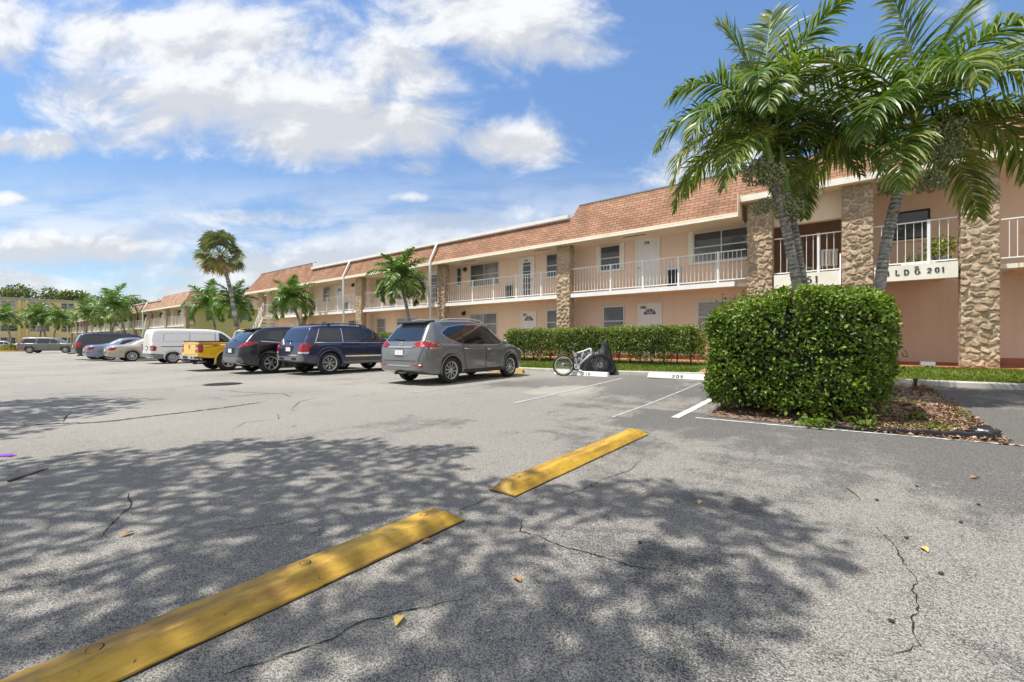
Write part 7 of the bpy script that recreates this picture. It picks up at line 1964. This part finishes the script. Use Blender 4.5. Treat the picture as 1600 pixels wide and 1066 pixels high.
# ---- things on the balconies
root = empty('potted_plant', (2.02, 16.62, 3.10)); tag(root, 'bushy green potted plant behind the railing above the building sign', 'potted plant', 'potted plants on the balcony')
mb = MB(); mb.lathe([(.0, 0), (.12, 0), (.16, .26), (.175, .27), (.175, .30), (.15, .30), (.14, .27), (0, .27)], (0, 0, 0), 'Z', 20); mb.build('pot', MT['gray_trim'], root, sharp=40)
r = np.random.default_rng(12); d = unit(r.normal(0, 1, (420, 3))); leafy('foliage', d * (r.random(420) ** .4)[:, None] * np.array([.34, .28, .30]) + np.array([-.05, 0, .58]), d, .075, MT['bush'], root, r, -.1); stems(root, [(0, 0, .25)] * 3, .4, r)
root = empty('planter_box', (1.52, 16.6, 3.10)); tag(root, 'long white planter box with small plants behind the balcony railing', 'planter', 'potted plants on the balcony')
mb = MB(); mb.bbox(-.36, .36, -.10, .10, 0, .20, .015); mb.build('box', MT['white'], root)
C = np.stack([r.uniform(-.32, .32, 160), r.uniform(-.08, .08, 160), .2 + np.abs(r.normal(0, .13, 160))], 1); leafy('foliage', C, unit(C * np.array([.2, .2, 1])), .065, MT['hedge2'], root, r); stems(root, [(x, 0, .18) for x in (-.25, -.05, .2)], .25, r)
def balcony_chair(label, x, y, rz):
    root = empty('patio_chair', (x, y, 3.10), rz); tag(root, label, 'chair', 'chairs in the screened porch')
    mb = MB(); mb.bbox(-.22, .22, -.22, .22, .40, .43, .01); mb.build('seat', MT['white'], root); mb = MB()
    for k in range(5): mb.box(-.2 + k * .09, -.14 + k * .09, .20, .225, .43, .86)
    mb.box(-.22, .22, .2, .23, .86, .91); mb.build('backrest', MT['white'], root)
    for sx in (-.19, .19):
        for sy in (-.19, .19): mb = MB(); mb.tube([(sx, sy, 0), (sx * .95, sy * .95, .40)], .018, 6); mb.build('leg', MT['white'], root)
balcony_chair('left white chair in the dark porch behind the entrance railing', -1.25, 17.4, 2.4); balcony_chair('right white chair in the dark porch behind the entrance railing', -.55, 17.3, 3.4)

# ---- litter
MT['deadplain'] = simple('dry_leaf', (.34, .17, .07), .8, noise=.4, nscale=30)
MT['yellowleaf'] = simple('yellow_leaf', (.58, .40, .10), .7, noise=.3, nscale=30)
MT['seed'] = simple('seed_pod', (.06, .035, .025), .8)
def fallen_leaf(label, x, y, s, mat, seed):
    r = random.Random(seed); mb = MB(); a = r.uniform(0, 6.28); n = 7; vs = []
    for i in range(n):
        t = i / (n - 1); w = s * .28 * math.sin(math.pi * (.06 + .9 * t)); z = .006 + .10 * s * math.sin(math.pi * t) + .06 * s * t * t
        for q, dz in ((-1, .14 * s), (0, 0), (1, .14 * s)): vs.append(((t - .5) * s, q * w, z + dz * math.sin(math.pi * t)))
    fs = [(3 * i + j, 3 * i + j + 1, 3 * i + j + 4, 3 * i + j + 3) for i in range(n - 1) for j in range(2)]
    mb.add(vs, fs, 0, None, True); o = mb.build('fallen_leaf', MT[mat], fix=False); o.location = (x, y, gz(x, y)); o.rotation_euler = (0, 0, a); tag(o, label, 'leaf', 'leaves on the tarmac')
for k, (x, y, s, m, lab) in enumerate([(-1.4, 1.08, .07, 'yellowleaf', 'single yellow leaf on the shaded tarmac right of the nearest yellow stop'), (-1.83, 1.6, .06, 'deadplain', 'reddish dry leaf close to the right edge of the nearest stop'), (-1.21, 1.6, .055, 'deadplain', 'brown dry leaf in the middle of the dappled shade'),
        (-.8, 3.12, .06, 'yellowleaf', 'tan leaf lying above the long dark shadow'), (1.5, 6.8, .12, 'yellowleaf', 'yellow leaf by the white line right of the black edging'), (.79, 5.0, .07, 'deadplain', 'brown leaf on the sunlit tarmac at the right, below the edging'), (-3.27, .62, .07, 'deadplain', 'dry leaf in the shade left of the nearest stop'), (.31, 3.13, .055, 'yellowleaf', 'tan leaf beside the long crack at the right')]):
    fallen_leaf(lab, x, y, s, m, k)
for k, (x, y, lab) in enumerate([(.15, 3.9, 'dark seed pod at the end of the thin twig'), (.4, 4.45, 'dark seed pod farthest from the camera on the right tarmac'), (.53, 3.73, 'dark seed pod right of the twig'), (.68, 4.2, 'rightmost dark seed pod on the sunlit tarmac'), (.25, 3.25, 'dark seed pod at the top of the long crack'), (.34, 2.85, 'dark seed pod right of the long crack'), (.13, 2.25, 'dark seed pod beside the lower bend of the long crack'), (-.9, 2.3, 'dark seed pod lying inside the dappled shade')]):
    rock(lab, (x, y, gz(x, y) + .009), (.011, .008, .007), k, 'seed', 'seed_pod', 'seed pod', 'seed pods on the tarmac')
def stick(label, a, b, r):
    mb = MB(); ax, ay = a; bx, by = b; mx, my = (ax + bx) / 2, (ay + by) / 2
    mb.tube([(0, 0, r), (mx - ax + .01, my - ay, r * 1.4), (bx - ax, by - ay, r)], [r, r * .9, r * .5], 6); o = mb.build('twig', MT['twig'], loc=(ax, ay, gz(ax, ay))); tag(o, label, 'twig', 'twigs on the tarmac')
stick('long dark stick on the tarmac near the left edge', (-5.27, .28), (-5.52, .52), .010); stick('thin twig on the sunlit tarmac at the right', (-.02, 4.10), (.06, 3.86), .004)
mb = MB(); mb.add([(-.09, -.02, .004), (.09, -.02, .015), (.10, .03, .01), (.02, .04, .02), (-.08, .03, .01)], [(0, 1, 2, 3, 4)]); mb.add([(-.09, -.02, .003), (.09, -.02, .003), (.10, .03, .003), (-.08, .03, .003)], [(3, 2, 1, 0)]); mb.add([(-.09, -.02, .004), (.09, -.02, .015), (.09, -.02, .003), (-.09, -.02, .003)], [(0, 1, 2, 3)])
o = mb.build('litter', MT['purple'], loc=(-6.52, .32, gz(-6.5, .3))); tag(o, 'scrap of purple plastic on the tarmac at the left edge', 'litter'); o.rotation_euler = (0, 0, .6)
